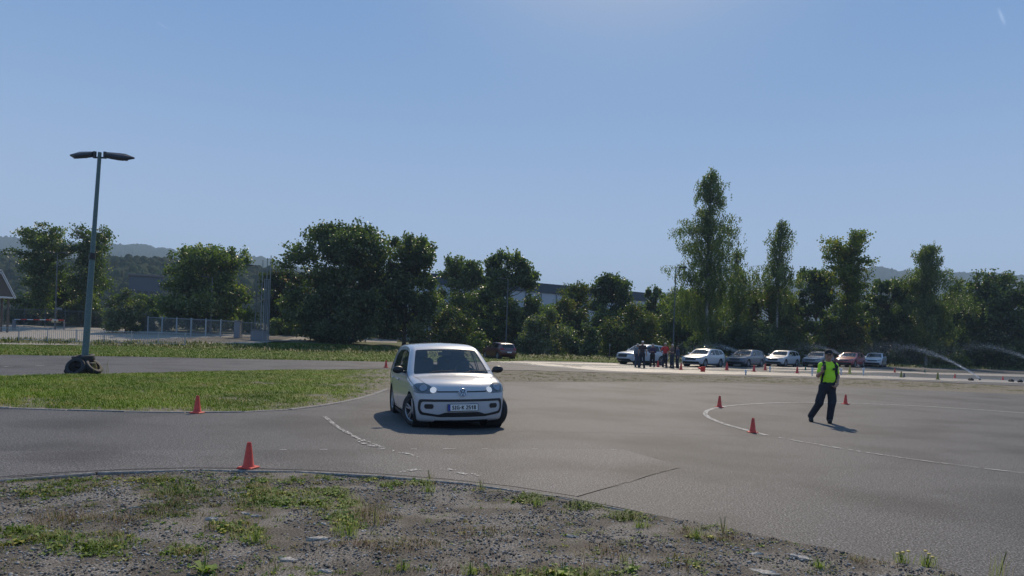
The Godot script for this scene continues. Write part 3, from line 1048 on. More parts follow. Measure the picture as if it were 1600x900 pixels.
func add_fences() -> void:
	var f0 := D(-60, 61)
	var f1 := D(120, 61)
	var f2 := D(290, 62)
	picket_fence("low_fence", "low galvanised picket fence at the near edge of the sandy yard", "fence", [f0, f1, f2], 1.05, 2.4, 0.16, M.galvpale, [0.12, 0.97])
	picket_fence("tall_fence", "tall dark picket fence along the back of the yard", "fence", [D(-60, 82), D(70, 82), D(228, 81)], 2.0, 2.5, 0.14, M.steel, [0.08, 0.93])
	picket_fence("sliding_gate", "pale grey sliding gate with upright bars at the yard entrance", "gate", [D(231, 77), D(368, 75)], 1.75, 1.75, 0.13, M.galvpale, [0.1, 0.95], 0.013, 0.12)
	picket_fence("short_fence", "short bar fence between the gate pillar and the flagpoles", "fence", [D(378, 75), D(408, 74)], 1.7, 1.5, 0.13, M.galv, [0.08, 0.95])
	var b := MB.new()
	var p := D(371, 75)
	var root := thing("gate_pillar", "grey square gate pillar at the end of the sliding gate", "pillar", p)
	b.box(Vector3(0, 0.85, 0), Vector3(0.6, 1.7, 0.5), Basis(), 0.02)
	put("shaft", b, M.wallgrey, root)
	b = MB.new()
	b.box(Vector3(0, 1.74, 0), Vector3(0.7, 0.08, 0.6), Basis(), 0.02)
	put("cap", b, M.kerb, root)
	p = D(405, 73)
	root = thing("low_wall", "low grey wall block at the foot of the flagpoles", "wall", p, 0.1)
	b = MB.new()
	b.box(Vector3(0, 0.45, 0), Vector3(1.5, 1.1, 0.5), Basis(), 0.02)
	put("block", b, M.wallgrey, root)
	b = MB.new()
	b.box(Vector3(0, 1.03, 0), Vector3(1.6, 0.08, 0.6), Basis(), 0.02)
	put("coping", b, M.kerb, root)
	# red and white barrier arm across the yard
	p = D(22, 76)
	root = thing("barrier_arm", "red and white barrier arm in front of the tall dark fence", "barrier", p)
	b = MB.new()
	b.box(Vector3(0, 0.5, 0), Vector3(0.25, 1.0, 0.25), Basis(), 0.02)
	put("post", b, M.wallgrey, root)
	var e := D(100, 78) - p
	for k in 8:
		b = MB.new()
		var y := Vector3(0, 1.02, 0)
		b.tube([y + e * (k / 8.0), y + e * ((k + 1) / 8.0)], [0.045, 0.045], 8)
		put("arm_segment", b, M.whitepaint if k % 2 == 0 else M.conebase, root)
	b = MB.new()
	b.box(e + Vector3(0, 0.5, 0), Vector3(0.1, 1.0, 0.1), Basis(), 0.01)
	put("rest", b, M.wallgrey, root)
	# flagpoles
	for q in [[413, 408, 73.5, "first"], [420, 405, 73.0, "second"], [425.5, 401, 72.5, "third"]]:
		p = D(q[0] - 6, q[2])
		var h := top_of(q[0], q[1], q[2])
		root = thing("flagpole", "%s bare grey flagpole counted from the sliding gate" % q[3], "flagpole", p, 0, "flagpoles beside the gate")
		b = MB.new()
		b.tube([Vector3(0, -0.1, 0), Vector3(0, h, 0)], [0.06, 0.035], 10)
		put("pole", b, M.galv, root)
		b = MB.new()
		b.ball(Vector3(0, h + 0.05, 0), Vector3.ONE * 0.06)
		put("finial", b, M.galv, root)
	p = D(414, 72)
	root = thing("sign_pylon", "tall narrow dark sign pylon between the flagpoles", "sign", p, 0.2)
	var hh := top_of(418, 437, 72)
	b = MB.new()
	b.box(Vector3(0, hh * 0.58, 0), Vector3(0.22, hh * 0.8, 0.08), Basis(), 0.02)
	put("panel", b, M.steel, root)
	for x in [-0.19, 0.19]:
		b = MB.new()
		b.tube([Vector3(x, -0.1, 0), Vector3(x, hh, 0)], [0.045, 0.045], 8)
		put("post", b, M.galv, root)
	b = MB.new()
	b.box(Vector3(0, hh + 0.02, 0), Vector3(0.5, 0.05, 0.12), Basis(), 0.01)
	put("cap", b, M.galv, root)

func lamp_arm(called: String, label: String, px: float, depth: float, py_top: float, dirs: Array, sign_y := -1.0) -> void:
	var top := top_of(px, py_top, depth)
	var p := ray(px, py_top) * depth
	p.y = G(p.x, p.z)
	var root := thing(called, label, "street lamp", p, 0, "street lamps standing among the trees")
	var b := MB.new()
	b.tube([Vector3(0, -0.2, 0), Vector3(0, top * 0.35, 0), Vector3(0, top, 0)], [0.085, 0.07, 0.045], 8)
	put("pole", b, M.steel, root)
	for d: float in dirs:
		b = MB.new()
		b.tube([Vector3(0, top - 0.05, 0), Vector3(d * 0.35, top + 0.02, 0)], [0.035, 0.03], 6)
		put("arm", b, M.lamphead, root)
		b = MB.new()
		b.box(Vector3(d * 0.75, top + 0.02, 0), Vector3(0.85, 0.12, 0.3), Basis(Vector3(0, 0, 1), 0.06 * d), 0.04)
		put("lamp_head", b, M.lamphead, root)
	if sign_y > 0:
		b = MB.new()
		b.box(Vector3(0.35, sign_y, 0.02), Vector3(0.65, 0.2, 0.04), Basis(), 0.01)
		put("sign_plate", b, M.wallgrey, root)

func add_lamps() -> void:
	# the tall lamp post on the grass island
	var p := P(131, 584)
	var dep := -p.z
	var h := top_of(156, 238, dep)
	var x0 := ray(156, 238) * dep
	var root := thing("lamp_post", "tall blue green lamp post with two flat heads rising from a tyre pile", "street lamp", p)
	var lean := Vector3(x0.x - p.x, 0, 0)
	var b := MB.new()
	b.tube([Vector3(0, -0.2, 0), Vector3(0, 0.1, 0) + lean * 0.01, Vector3(0, h * 0.53, 0) + lean * 0.53], [0.105, 0.105, 0.085], 18)
	put("lower_pole", b, M.polegreen, root)
	b = MB.new()
	b.tube([Vector3(0, h * 0.53, 0) + lean * 0.53, Vector3(0, h, 0) + lean], [0.072, 0.055], 18)
	put("upper_pole", b, M.polegreen, root)
	b = MB.new()
	b.tube([Vector3(0, h * 0.515, 0) + lean * 0.515, Vector3(0, h * 0.545, 0) + lean * 0.545], [0.098, 0.098], 18)
	put("collar", b, M.dark, root)
	b = MB.new()
	b.box(Vector3(0, 1.25, 0.095) + lean * 0.17, Vector3(0.09, 0.32, 0.02), Basis(), 0.006)
	put("service_door", b, M.polegreen, root)
	var tp := Vector3(0, h, 0) + lean
	b = MB.new()
	b.box(tp + Vector3(0, -0.17, 0), Vector3(0.42, 0.05, 0.06), Basis(), 0.01)
	b.tube([tp + Vector3(-0.16, -0.19, 0), tp + Vector3(-0.16, 0.02, 0)], [0.055, 0.055], 10)
	b.tube([tp + Vector3(0.17, -0.19, 0), tp + Vector3(0.17, 0.02, 0)], [0.055, 0.055], 10)
	put("bracket", b, M.lamphead, root)
	# the heads: flat six sided shells, wide in the middle and pointed at the tip
	for s in [-1.0, 1.0]:
		var hd := Node3D.new()
		hd.name = "lamp_head"
		root.add_child(hd, true)
		hd.position = tp + Vector3(0.2 * s, -0.07, 0)
		hd.rotation = Vector3(0.5, 0.16 * s, -0.055 if s > 0 else 0.03)
		var plan := [[0.0, 0.09], [0.1, 0.13], [0.42, 0.2], [0.56, 0.19], [0.85, 0.012]]
		b = MB.new()
		var rings := []
		for q in plan:
			var hz: float = 0.075 * (1.0 if q[0] < 0.7 else 0.3)
			rings.append([Vector3(q[0] * s, -hz, q[1]), Vector3(q[0] * s, hz * 0.4, q[1] * 0.92), Vector3(q[0] * s, hz, q[1] * 0.55), Vector3(q[0] * s, hz, -q[1] * 0.55), Vector3(q[0] * s, hz * 0.4, -q[1] * 0.92), Vector3(q[0] * s, -hz, -q[1])])
		for i in rings.size() - 1:
			for k in 6:
				var k2 := (k + 1) % 6
				var out: Vector3 = (rings[i][k] + rings[i][k2]) * 0.5
				out.x = 0
				b.quad(rings[i][k], rings[i + 1][k], rings[i + 1][k2], rings[i][k2], out)
		for k in range(1, 5):
			b.flat(rings[0][0], rings[0][k], rings[0][k + 1], Vector3(-s, 0, 0))
		put("shell", b, M.lamphead, hd)
		b = MB.new()
		b.box(Vector3(0.42 * s, -0.08, 0), Vector3(0.5, 0.016, 0.26), Basis(), 0.006)
		put("glass", b, M.lampglass, hd)
	# lamps in the distance
	lamp_arm("street_lamp", "single headed street lamp behind the gabled shelter", 15, 92, 392, [1.0])
	lamp_arm("street_lamp", "two headed street lamp with a small sign plate beside the shelter", 90, 78, 395, [-1.0, 1.0], 2.2)
	lamp_arm("street_lamp", "single headed street lamp in front of the blue grey factory", 251, 110, 413, [1.0])
	lamp_arm("street_lamp", "single headed dark street lamp next to the flagpoles", 402, 76, 415, [-1.0])
	lamp_arm("street_lamp", "short street lamp in front of the wide round topped tree", 332, 79, 433, [-1.0])
	lamp_arm("street_lamp", "thin street lamp rising behind the dark red car", 794, 76, 436, [-1.0])
	lamp_arm("street_lamp", "street lamp in front of the tallest weeping birch", 1056, 78, 418, [1.0])
	# thin sign post by the far lawn
	p = P(952, 563)
	root = thing("marker_post", "thin dark marker post on the far lawn near the standing group", "post", p)
	b = MB.new()
	b.tube([Vector3(0, -0.1, 0), Vector3(0, 1.5, 0)], [0.04, 0.04], 8)
	put("pole", b, M.wood, root)
	b = MB.new()
	b.box(Vector3(0, 1.4, 0.045), Vector3(0.12, 0.2, 0.02), Basis(), 0.005)
	put("plate", b, M.wallgrey, root)

func tyre_mesh(R: float, w: float) -> ArrayMesh:
	var b := MB.new()
	var pr := []
	var n := 16
	for i in n + 1:
		var a := TAU * i / n
		pr.append(Vector2(R - 0.1 + 0.1 * cos(a) * (1.0 if cos(a) < 0.0 else 1.0), w * 0.5 * sin(a) * 1.0 if absf(sin(a)) < 0.8 else w * 0.5 * signf(sin(a)) * 0.88))
	pr[0] = Vector2(R, 0)
	b.lathe([Vector2(R * 0.62, w * 0.36), Vector2(R * 0.64, w * 0.44), Vector2(R * 0.8, w * 0.5), Vector2(R * 0.94, w * 0.46), Vector2(R * 0.985, w * 0.36), Vector2(R, w * 0.3), Vector2(R, w * 0.14), Vector2(R * 0.975, w * 0.13), Vector2(R * 0.975, w * 0.08), Vector2(R, w * 0.07), Vector2(R, -w * 0.07), Vector2(R * 0.975, -w * 0.08), Vector2(R * 0.975, -w * 0.13), Vector2(R, -w * 0.14), Vector2(R, -w * 0.3), Vector2(R * 0.985, -w * 0.36), Vector2(R * 0.94, -w * 0.46), Vector2(R * 0.8, -w * 0.5), Vector2(R * 0.64, -w * 0.44), Vector2(R * 0.62, -w * 0.36), Vector2(R * 0.7, -w * 0.3), Vector2(R * 0.93, -w * 0.2), Vector2(R * 0.93, w * 0.2), Vector2(R * 0.7, w * 0.3), Vector2(R * 0.62, w * 0.36)], Transform3D(), 36)
	return b.mesh()

func add_tyres() -> void:
	var p := P(131, 584)
	var m := tyre_mesh(0.33, 0.2)
	var m2 := tyre_mesh(0.3, 0.18)
	var g := "old tyres piled round the lamp post"
	var list := [
		[m, Vector3(0.0, 0.1, 0.0), Vector3(0.02, 0, 0.0), "old black tyre flat on the grass round the lamp post, lowest of the pile"],
		[m, Vector3(0.03, 0.3, 0.01), Vector3(0.05, 0.5, -0.05), "old black tyre lying on the lowest one round the lamp post"],
		[m, Vector3(-0.03, 0.5, 0.0), Vector3(0.1, 0.3, 0.12), "topmost old black tyre of the pile, tilted against the lamp post"],
		[m2, Vector3(-0.3, 0.24, 0.12), Vector3(0.3, 0.1, 0.9), "old black tyre leaning upright on the pile's outer side beside the road"],
		[m2, Vector3(0.34, 0.24, 0.1), Vector3(0.35, 0.2, -0.75), "old black tyre leaning slanted on the pile beside the tall dry weed"],
		[m2, Vector3(-0.02, 0.22, 0.42), Vector3(1.1, 0.1, 0.05), "old black tyre leaning on the pile's front over the grass"],
	]
	for q in list:
		var o := put("old_tyre", q[0], M.rubber)
		tag(o, q[3], "tyre", g)
		o.position = p + q[1]
		o.rotation = q[2]

func add_cones() -> void:
	var near := [
		[388, 731.5, 40.5, "coneorange", "red traffic cone standing on the edging kerb of the gravel verge"],
		[308, 645.5, 27.5, "coneorange", "red traffic cone standing at the kerb of the grass island"],
		[603, 574.5, 12, "coneorange", "red traffic cone on the far road beside the white hatchback"],
		[1124, 636.5, 18, "coneorange", "red traffic cone at the tight bend of the white painted line"],
		[1176, 676, 23, "coneorange", "red traffic cone on the near branch of the white painted line"],
		[1321, 631.5, 15, "coneorange", "red traffic cone on the painted line behind the neon shirted person"],
	]
	var far := [
		[1028, 573.6, 10.5, "coneorange", "red cone standing in front of the red shirted person"],
		[1064, 578, 11, "coneorange", "red cone on the wet track beside the short person in navy"],
		[1135.6, 578.3, 12, "coneorange", "red cone on the wet track in front of the first white estate car"],
		[1178, 581, 11, "coneorange", "red cone on the wet track in front of the dark blue estate car"],
		[1195.5, 578.5, 10, "coneorange", "red cone near a water jet's foot in front of the second white estate car"],
		[1245.5, 583.5, 11, "coneorange", "red cone on the wet track in front of the second white estate's rear"],
		[1258.5, 578.5, 7, "conegreen", "small green cone on the wet track near the grey hatchback"],
		[1327.5, 584, 11, "coneyellow", "pale yellow cone on the wet track in front of the bright red hatchback"],
		[1398, 582, 7, "coneorange", "small red cone past the last white car of the row"],
		[1408, 589.7, 9.5, "coneolive", "olive cone standing close beside a small navy cone"],
		[1412.5, 589.5, 7, "coneblue", "small navy cone standing close beside an olive cone"],
		[1445, 582.2, 5.5, "conegreen", "small green cone alone at the back of the wet track"],
		[1465, 593.3, 11, "coneolive", "olive cone standing alone at the wet track edge beside a spray nozzle"],
		[1492, 590.6, 7, "coneorange", "small red cone beneath the first arc of spray"],
		[1567, 593.8, 6, "coneflat", "bright red squat cone past the spray nozzle"],
	]
	var proto := {}
	for q in near + far:
		var p := P(q[0], q[1])
		var hh: float = q[2] / F * -p.z
		var root: Node3D
		var turn := rng.randf_range(-0.6, 0.6)
		if not proto.has(q[3]):
			root = thing("traffic_cone", q[4], "traffic cone", p, turn, "traffic cones marking the course")
			var m: Material = M[q[3]]
			var b := MB.new()
			b.box(Vector3(0, 0.035, 0), Vector3(0.62, 0.07, 0.62), Basis(), 0.025)
			for sx in [-0.26, 0.26]:
				for sz in [-0.26, 0.26]:
					b.box(Vector3(sx, 0.01, sz), Vector3(0.1, 0.02, 0.1))
			put("base", b, m, root)
			b = MB.new()
			b.lathe([Vector2(0.25, 0.065), Vector2(0.235, 0.1), Vector2(0.205, 0.13), Vector2(0.085, 0.97), Vector2(0.075, 1.0), Vector2(0.055, 1.0), Vector2(0.05, 0.9)], Transform3D(), 24)
			put("body", b, m, root)
			proto[q[3]] = root
		else:
			root = dup(proto[q[3]], "traffic_cone", q[4], p, turn)
		root.scale = Vector3.ONE * hh
	# cone tipped over, seen from its open end
	var p := P(1098.5, 581)
	var o: Node3D = dup(proto["coneflat"], "traffic_cone", "bright red cone lying on its side on the wet track, open end showing", p, 0.3)
	o.scale = Vector3.ONE * 0.55
	o.rotation = Vector3(-1.45, 0.35, 0)
	o.position = p + Vector3(0, 0.17, 0)
	# dark rubber feet at the track edge
	for q in [[1517, 594.8, "low dark rubber block by the spray nozzle"], [1580, 596.6, "dark rubber block beside the bright red squat cone"], [1594, 597.6, "large dark rubber block at the end of the wet track edge"]]:
		p = P(q[0], q[1])
		var b := MB.new()
		b.box(Vector3(0, 0.07, 0), Vector3(0.36, 0.14, 0.22), Basis(), 0.04)
		b.box(Vector3(0.03, 0.15, 0), Vector3(0.2, 0.08, 0.16), Basis(Vector3.UP, 0.2), 0.03)
		var r := put("rubber_block", b, M.rubber)
		tag(r, q[2], "block", "rubber blocks along the wet track edge")
		r.position = p
		r.rotation.y = rng.randf() * 2.0

func add_water() -> void:
	var drop := MB.new()
	drop.ball(Vector3.ZERO, Vector3.ONE, Basis(), 6, 4)
	var dm := drop.mesh()
	var jets := [
		[1188, 573, 1112, 541, 60, "water jet arching over in front of the first white estate car"],
		[1343, 574, 1262, 541, 62, "water jet arching behind the neon shirted person"],
		[1531, 594, 1392, 541, 78, "wide water jet arching past the last white car of the row"],
		[1655, 590, 1520, 540, 78, "water jet arching at the end of the tree row"],
	]
	var r := RandomNumberGenerator.new()
	r.seed = 77
	for q in jets:
		var a := P(q[0], q[1])
		var root := thing("water_jet", q[5], "water jet", a, 0, "water jets spraying the wet track")
		var b := MB.new()
		b.lathe([Vector2(0.07, 0), Vector2(0.07, 0.05), Vector2(0.03, 0.09), Vector2(0.025, 0.2), Vector2(0, 0.21)], Transform3D(), 10)
		put("nozzle", b, M.dark, root)
		# highest point seen at that pixel, same depth
		var depth := -a.z
		var tp := ray(q[2], q[3]) * depth
		var span: float = tp.x - a.x
		var hh := EYE + tp.y - a.y
		var xf := []
		for i in 5600:
			var t := pow(r.randf(), 1.25) * 1.75
			var y := hh * (1.0 - (1.0 - t) * (1.0 - t)) + 0.12
			var spread := 0.02 + 0.2 * pow(t, 1.6)
			var late := maxf(0.0, t - 0.75)
			var pt := Vector3(span * t + r.randfn() * spread * 1.3, y + r.randfn() * spread - r.randf() * late * hh * 0.9, r.randfn() * spread * 2.0 - t * 0.8)
			if pt.y < 0.02: continue
			var s := r.randf_range(0.003, 0.0085) * (1.0 + 0.4 * (1.0 - minf(t, 1.0)))
			xf.append(Transform3D(Basis().scaled(Vector3(s, s, s)), pt))
		multi("spray", dm, M.water, xf, PackedColorArray(), root)
	# low upright fountains along the track
	for q in [[1165, 586, 8, "small upright fountain in front of the dark blue estate car"], [1269, 587, 12, "small upright fountain at the neon shirted person's raised arm"], [1314, 586, 10, "small upright fountain beside the pale yellow cone"], [1349, 587, 12, "small upright fountain in front of the last white car"], [1203, 581, 8, "small upright fountain in front of the second white estate car"]]:
		var a := P(q[0], q[1])
		var root := thing("water_fountain", q[3], "fountain", a, 0, "small fountains rising from the wet track")
		var b := MB.new()
		b.lathe([Vector2(0.05, 0), Vector2(0.05, 0.03), Vector2(0, 0.04)], Transform3D(), 10)
		put("nozzle", b, M.dark, root)
		var hh: float = q[2] / F * -a.z
		var xf := []
		for i in 1500:
			var t := r.randf()
			var w := 0.012 + 0.02 * t * t
			var pt := Vector3(r.randfn() * w, hh * t, r.randfn() * w)
			var s := r.randf_range(0.006, 0.014)
			xf.append(Transform3D(Basis().scaled(Vector3(s, s * 1.6, s)), pt))
		multi("spray", dm, M.water, xf, PackedColorArray(), root)

func add_verge_plants() -> void:
	var r := RandomNumberGenerator.new()
	r.seed = 4242
	var nz := FastNoiseLite.new()
	nz.seed = 9
	nz.frequency = 0.35
	nz.fractal_octaves = 3
	# island lawn: thick in its middle, bare towards the kerb and the strip on the right
	var bl := tuft(10, 0.08, 0.12, 0.012, 3, 0.7)
	var green := [Color(0.075, 0.13, 0.008), Color(0.17, 0.25, 0.018), Color(0.28, 0.26, 0.07), 0.06]
	var xf := []
	var cols := PackedColorArray()
	var lawn := func(q: Vector2) -> float:
		var p := unpx(q)
		var w := sstep(640, 430, p.x) * 0.95 + 0.05
		var lowd: float = island_y(p.x) - p.y
		w *= clampf(0.15 + lowd / 12.0, 0.0, 1.0)
		return clampf(w * (0.8 + 0.9 * nz.get_noise_2d(q.x, q.y)), 0.02, 1.0)
	var left := ccw(poly_px([[-250, 592], [0, 588.5], [130, 585.5], [350, 580.5], [600, 577], [640, 578], [640, 598], [612, 604], [590, 613], [555, 623], [510, 632], [450, 639.5], [380, 643], [300, 644], [200, 642.5], [100, 640], [0, 636.5], [-250, 628]]))
	cols = scatter(left, 210.0, -0.015, r, lawn, Vector2(0.7, 1.25), green, xf, cols)
	tag(multi("island_grass", bl, M.grass, xf, cols), "short green grass covering the island beside the lamp post", "grass")
	# dry sparse growth along the strip right of the car
	xf = []
	cols = PackedColorArray()
	var dry := [Color(0.12, 0.1, 0.045), Color(0.2, 0.17, 0.085), Color(0.1, 0.14, 0.03), 0.4]
	var stripf := func(q: Vector2) -> float:
		return clampf(0.25 + 1.3 * nz.get_noise_2d(q.x * 1.7 + 40.0, q.y * 1.7), 0.03, 0.75)
	var rs := ccw(poly_px([[640, 578.5], [840, 580], [1080, 586.5], [1200, 590], [1400, 595.5], [1600, 604], [1800, 611], [1800, 622], [1600, 612], [1400, 604], [1200, 597.5], [1000, 595.5], [800, 595.5], [640, 599]]))
	cols = scatter(rs, 34.0, -0.02, r, stripf, Vector2(0.5, 1.0), dry, xf, cols)
	tag(multi("dry_grass", bl, M.grass, xf, cols), "sparse dry grass on the earth strip beyond the asphalt", "grass")
	# far lawns
	xf = []
	cols = PackedColorArray()
	var bl2 := tuft(9, 0.16, 0.3, 0.03, 4, 0.7)
	cols = scatter(far_grass, 40.0, -0.012, r, func(q: Vector2) -> float: return clampf(0.75 + 0.8 * nz.get_noise_2d(q.x, q.y), 0.1, 1.0), Vector2(0.6, 1.1), [Color(0.07, 0.12, 0.01), Color(0.15, 0.22, 0.02), Color(0.26, 0.24, 0.08), 0.06], xf, cols)
	tag(multi("lawn_grass", bl2, M.grass, xf, cols), "mown green grass of the long strip beyond the far road", "grass")
	xf = []
	cols = PackedColorArray()
	for poly in [PackedVector2Array([Vector2(-60, -56.5), Vector2(-20, -58.5), Vector2(8, -66), Vector2(34, -77), Vector2(80, -89), Vector2(110, -93), Vector2(110, -98), Vector2(60, -92), Vector2(20, -80), Vector2(-10, -74), Vector2(-22, -66), Vector2(-60, -60)])]:
		cols = scatter(poly, 9.0, -0.012, r, func(q: Vector2) -> float: return clampf(0.5 + 1.2 * nz.get_noise_2d(q.x, q.y), 0.05, 1.0), Vector2(1.0, 2.6), [Color(0.06, 0.085, 0.02), Color(0.13, 0.15, 0.04), Color(0.26, 0.22, 0.1), 0.2], xf, cols)
	tag(multi("tall_grass", bl2, M.grass, xf, cols), "rough uncut grass at the foot of the trees", "grass")
	# near verge: patches traced from where green, dry or bare ground shows
	var patches := [ # px, py, rx, ry, green, dry
		[440, 768, 95, 22, 1.0, 0.1], [330, 760, 120, 16, 0.55, 0.2], [180, 752, 200, 9, 0.5, 0.2], [520, 790, 50, 22, 0.8, 0.2], [60, 762, 100, 14, 0.45, 0.2],
		[300, 790, 110, 20, 0.4, 0.5], [130, 812, 90, 14, 0.1, 0.9], [40, 832, 90, 16, 0.7, 0.2], [200, 855, 130, 16, 0.7, 0.2], [130, 838, 90, 14, 0.5, 0.3], [360, 832, 60, 18, 0.7, 0.2],
		[545, 822, 26, 16, 1.0, 0.1], [580, 803, 40, 16, 0.1, 1.0], [300, 878, 40, 8, 0.5, 0.1], [660, 754, 22, 6, 0.9, 0.0], [615, 757, 20, 5, 0.7, 0.0], [830, 778, 30, 8, 0.9, 0.0], [540, 745, 50, 6, 0.7, 0.1],
		[925, 790, 40, 6, 0.7, 0.1], [980, 805, 50, 8, 0.6, 0.2], [1030, 812, 30, 7, 0.8, 0.1], [1110, 835, 60, 10, 0.35, 0.4], [1080, 880, 70, 14, 0.35, 0.3], [880, 895, 120, 12, 0.6, 0.3], [760, 835, 80, 14, 0.1, 0.45], [700, 880, 120, 14, 0.15, 0.35],
		[960, 860, 90, 14, 0.12, 0.35], [600, 850, 90, 10, 0.15, 0.5], [1150, 825, 40, 5, 0.6, 0.2], [1250, 850, 60, 5, 0.5, 0.2], [1410, 872, 20, 5, 0.9, 0.1], [1445, 878, 18, 5, 0.9, 0.1], [1340, 880, 60, 8, 0.15, 0.3], [30, 880, 60, 10, 0.2, 0.4], [450, 890, 120, 8, 0.2, 0.3],
	]
	var vnoise := FastNoiseLite.new()
	vnoise.seed = 12
	vnoise.frequency = 1.4
	vnoise.fractal_octaves = 3
	var dens := func(q: Vector2, which: int) -> float:
		var p := unpx(q)
		var w := 0.07
		for e in patches:
			var d: float = pow((p.x - e[0]) / e[2], 2) + pow((p.y - e[1]) / e[3], 2)
			if d < 2.2:
				w = maxf(w, e[which] * clampf(1.5 - d, 0, 1))
		return clampf(w * (0.75 + 1.3 * vnoise.get_noise_2d(q.x, q.y)), 0.0, 1.0)
	var area := ccw(poly_px([[-60, 755], [0, 749], [100, 741.5], [200, 737], [300, 734.5], [400, 735.5], [500, 739], [600, 745], [700, 753], [800, 765], [900, 781], [1000, 800.5], [1100, 821], [1200, 843], [1300, 863], [1400, 882], [1500, 901], [1560, 925], [-60, 925]]))
	var off := -0.06
	for k in 3:
		xf = []
		cols = PackedColorArray()
		var ms: Mesh
		var pal: Array
		var which := 4
		var den := 420.0
		var label := ""
		if k == 0:
			ms = tuft(14, 0.07, 0.07, 0.008, 21, 0.8)
			pal = [Color(0.06, 0.1, 0.016), Color(0.14, 0.19, 0.035), Color(0.2, 0.17, 0.06), 0.15]
			label = "green grass tufts patchy over the gravel verge"
		elif k == 1:
			ms = rosette(13, 0.06, 22)
			pal = [Color(0.05, 0.09, 0.018), Color(0.13, 0.2, 0.03), Color(0.24, 0.24, 0.05), 0.12]
			den = 400.0
			label = "small leafy weeds and clover patchy over the gravel verge"
		else:
			ms = tuft(14, 0.075, 0.08, 0.005, 23, 0.9)
			pal = [Color(0.13, 0.1, 0.06), Color(0.24, 0.19, 0.12), Color(0.1, 0.05, 0.03), 0.3]
			which = 5
			den = 330.0
			label = "dry straw coloured stalks patchy over the gravel verge"
		cols = scatter(area, den, -9.0, r, func(q: Vector2) -> float: return dens.call(q, which), Vector2(0.55, 1.35), pal, xf, cols)
		tag(multi(["verge_grass", "verge_weeds", "dry_stalks"][k], ms, M.grass, xf, cols), label, "grass" if k != 1 else "weeds")
	# loose stones on the verge
	var stone := MB.new()
	stone.ball(Vector3.ZERO, Vector3(1, 0.6, 0.8), Basis(), 6, 4)
	xf = []
	cols = PackedColorArray()
	var box := bounds(area)
	for i in 60000:
		var q := box.position + Vector2(r.randf(), r.randf()) * box.size
		if not Geometry2D.is_point_in_polygon(q, area): continue
		var s := 0.0035 + 0.011 * pow(r.randf(), 4.0)
		if nz.get_noise_2d(q.x * 2.0, q.y * 2.0) < -0.3: continue
		xf.append(Transform3D(Basis.from_euler(Vector3(r.randf_range(-0.4, 0.4), r.randf() * TAU, r.randf_range(-0.4, 0.4))).scaled(Vector3(s, s, s)), Vector3(q.x, verge_y(q) + s * 0.3, q.y)))
		var v := 0.05 + 0.4 * pow(r.randf(), 2.0)
		cols.append(Color(v, v * 0.94, v * 0.86))
	tag(multi("loose_gravel", stone.mesh(), M.pebble, xf, cols), "loose grey gravel stones strewn over the verge", "gravel")
	# flat pale slabs and stones that can be told apart
	var slabs := [[505, 835, 0.2, "ragged pale slab of old plaster beside the bushy green weed"], [447, 868, 0.15, "ragged white stone slab on bare gravel below the dry stalks"], [508, 884, 0.13, "narrow white stone slab near the yellow green tuft"], [385, 796, 0.1, "pale stone slab among grass at the edge of the green patch"], [400, 799, 0.09, "small pale stone beside a slab among grass"], [332, 806, 0.12, "pale stone slab half covered by sparse grass"], [1252, 869, 0.17, "pale flat slab of stone on the gravel near the kerb"], [1194, 888, 0.2, "broken white stone slab beside a dark stone"], [895, 832, 0.1, "flat pale stone on bare gravel"], [1181, 862, 0.1, "small pale stone slab close to the kerb grass"], [678, 783, 0.06, "small upright white stone on the gravel"], [75, 824, 0.12, "pale stone in the dry stalks"], [210, 787, 0.08, "pale stone next to a dark stone in the gravel"]]
	for q in slabs:
		var b := MB.new()
		var pg := PackedVector2Array()
		var nn := 11
		for i in nn:
			var a := TAU * i / nn
			pg.append(Vector2(cos(a), sin(a) * 0.55) * q[2] * 0.55 * r.randf_range(0.35, 1.2))
		# a rough flake: uneven top over a ragged outline
		var ctr := Vector3(r.randf_range(-0.02, 0.02), 0.007, r.randf_range(-0.01, 0.01))
		for i in nn:
			var e0 := Vector3(pg[i].x, r.randf_range(0.0, 0.004), pg[i].y)
			var e1 := Vector3(pg[(i + 1) % nn].x, 0.002, pg[(i + 1) % nn].y)
			var m0 := e0 * 0.62 + Vector3(0, 0.006 + 0.004 * sin(i * 2.1 + q[0]), 0)
			var m1 := e1 * 0.62 + Vector3(0, 0.006 + 0.004 * sin((i + 1) % nn * 2.1 + q[0]), 0)
			b.quad(e0, e1, m1, m0, Vector3(e0.x * 2.0, 0.5, e0.z * 2.0))
			b.flat(m0, m1, ctr, Vector3.UP)
			b.quad(e0, e1, e1 * 0.95 - Vector3(0, 0.03, 0), e0 * 0.95 - Vector3(0, 0.03, 0), e0)
		var o := put("flat_stone", b, M.stone)
		tag(o, q[3], "stone", "pale stones lying on the verge")
		var p := P(q[0], q[1] + 4)
		o.position = Vector3(p.x, verge_y(Vector2(p.x, p.z)) + 0.006, p.z)
		o.rotation = Vector3(r.randf_range(-0.08, 0.02), r.randf_range(-0.5, 0.5), r.randf_range(-0.12, 0.12))
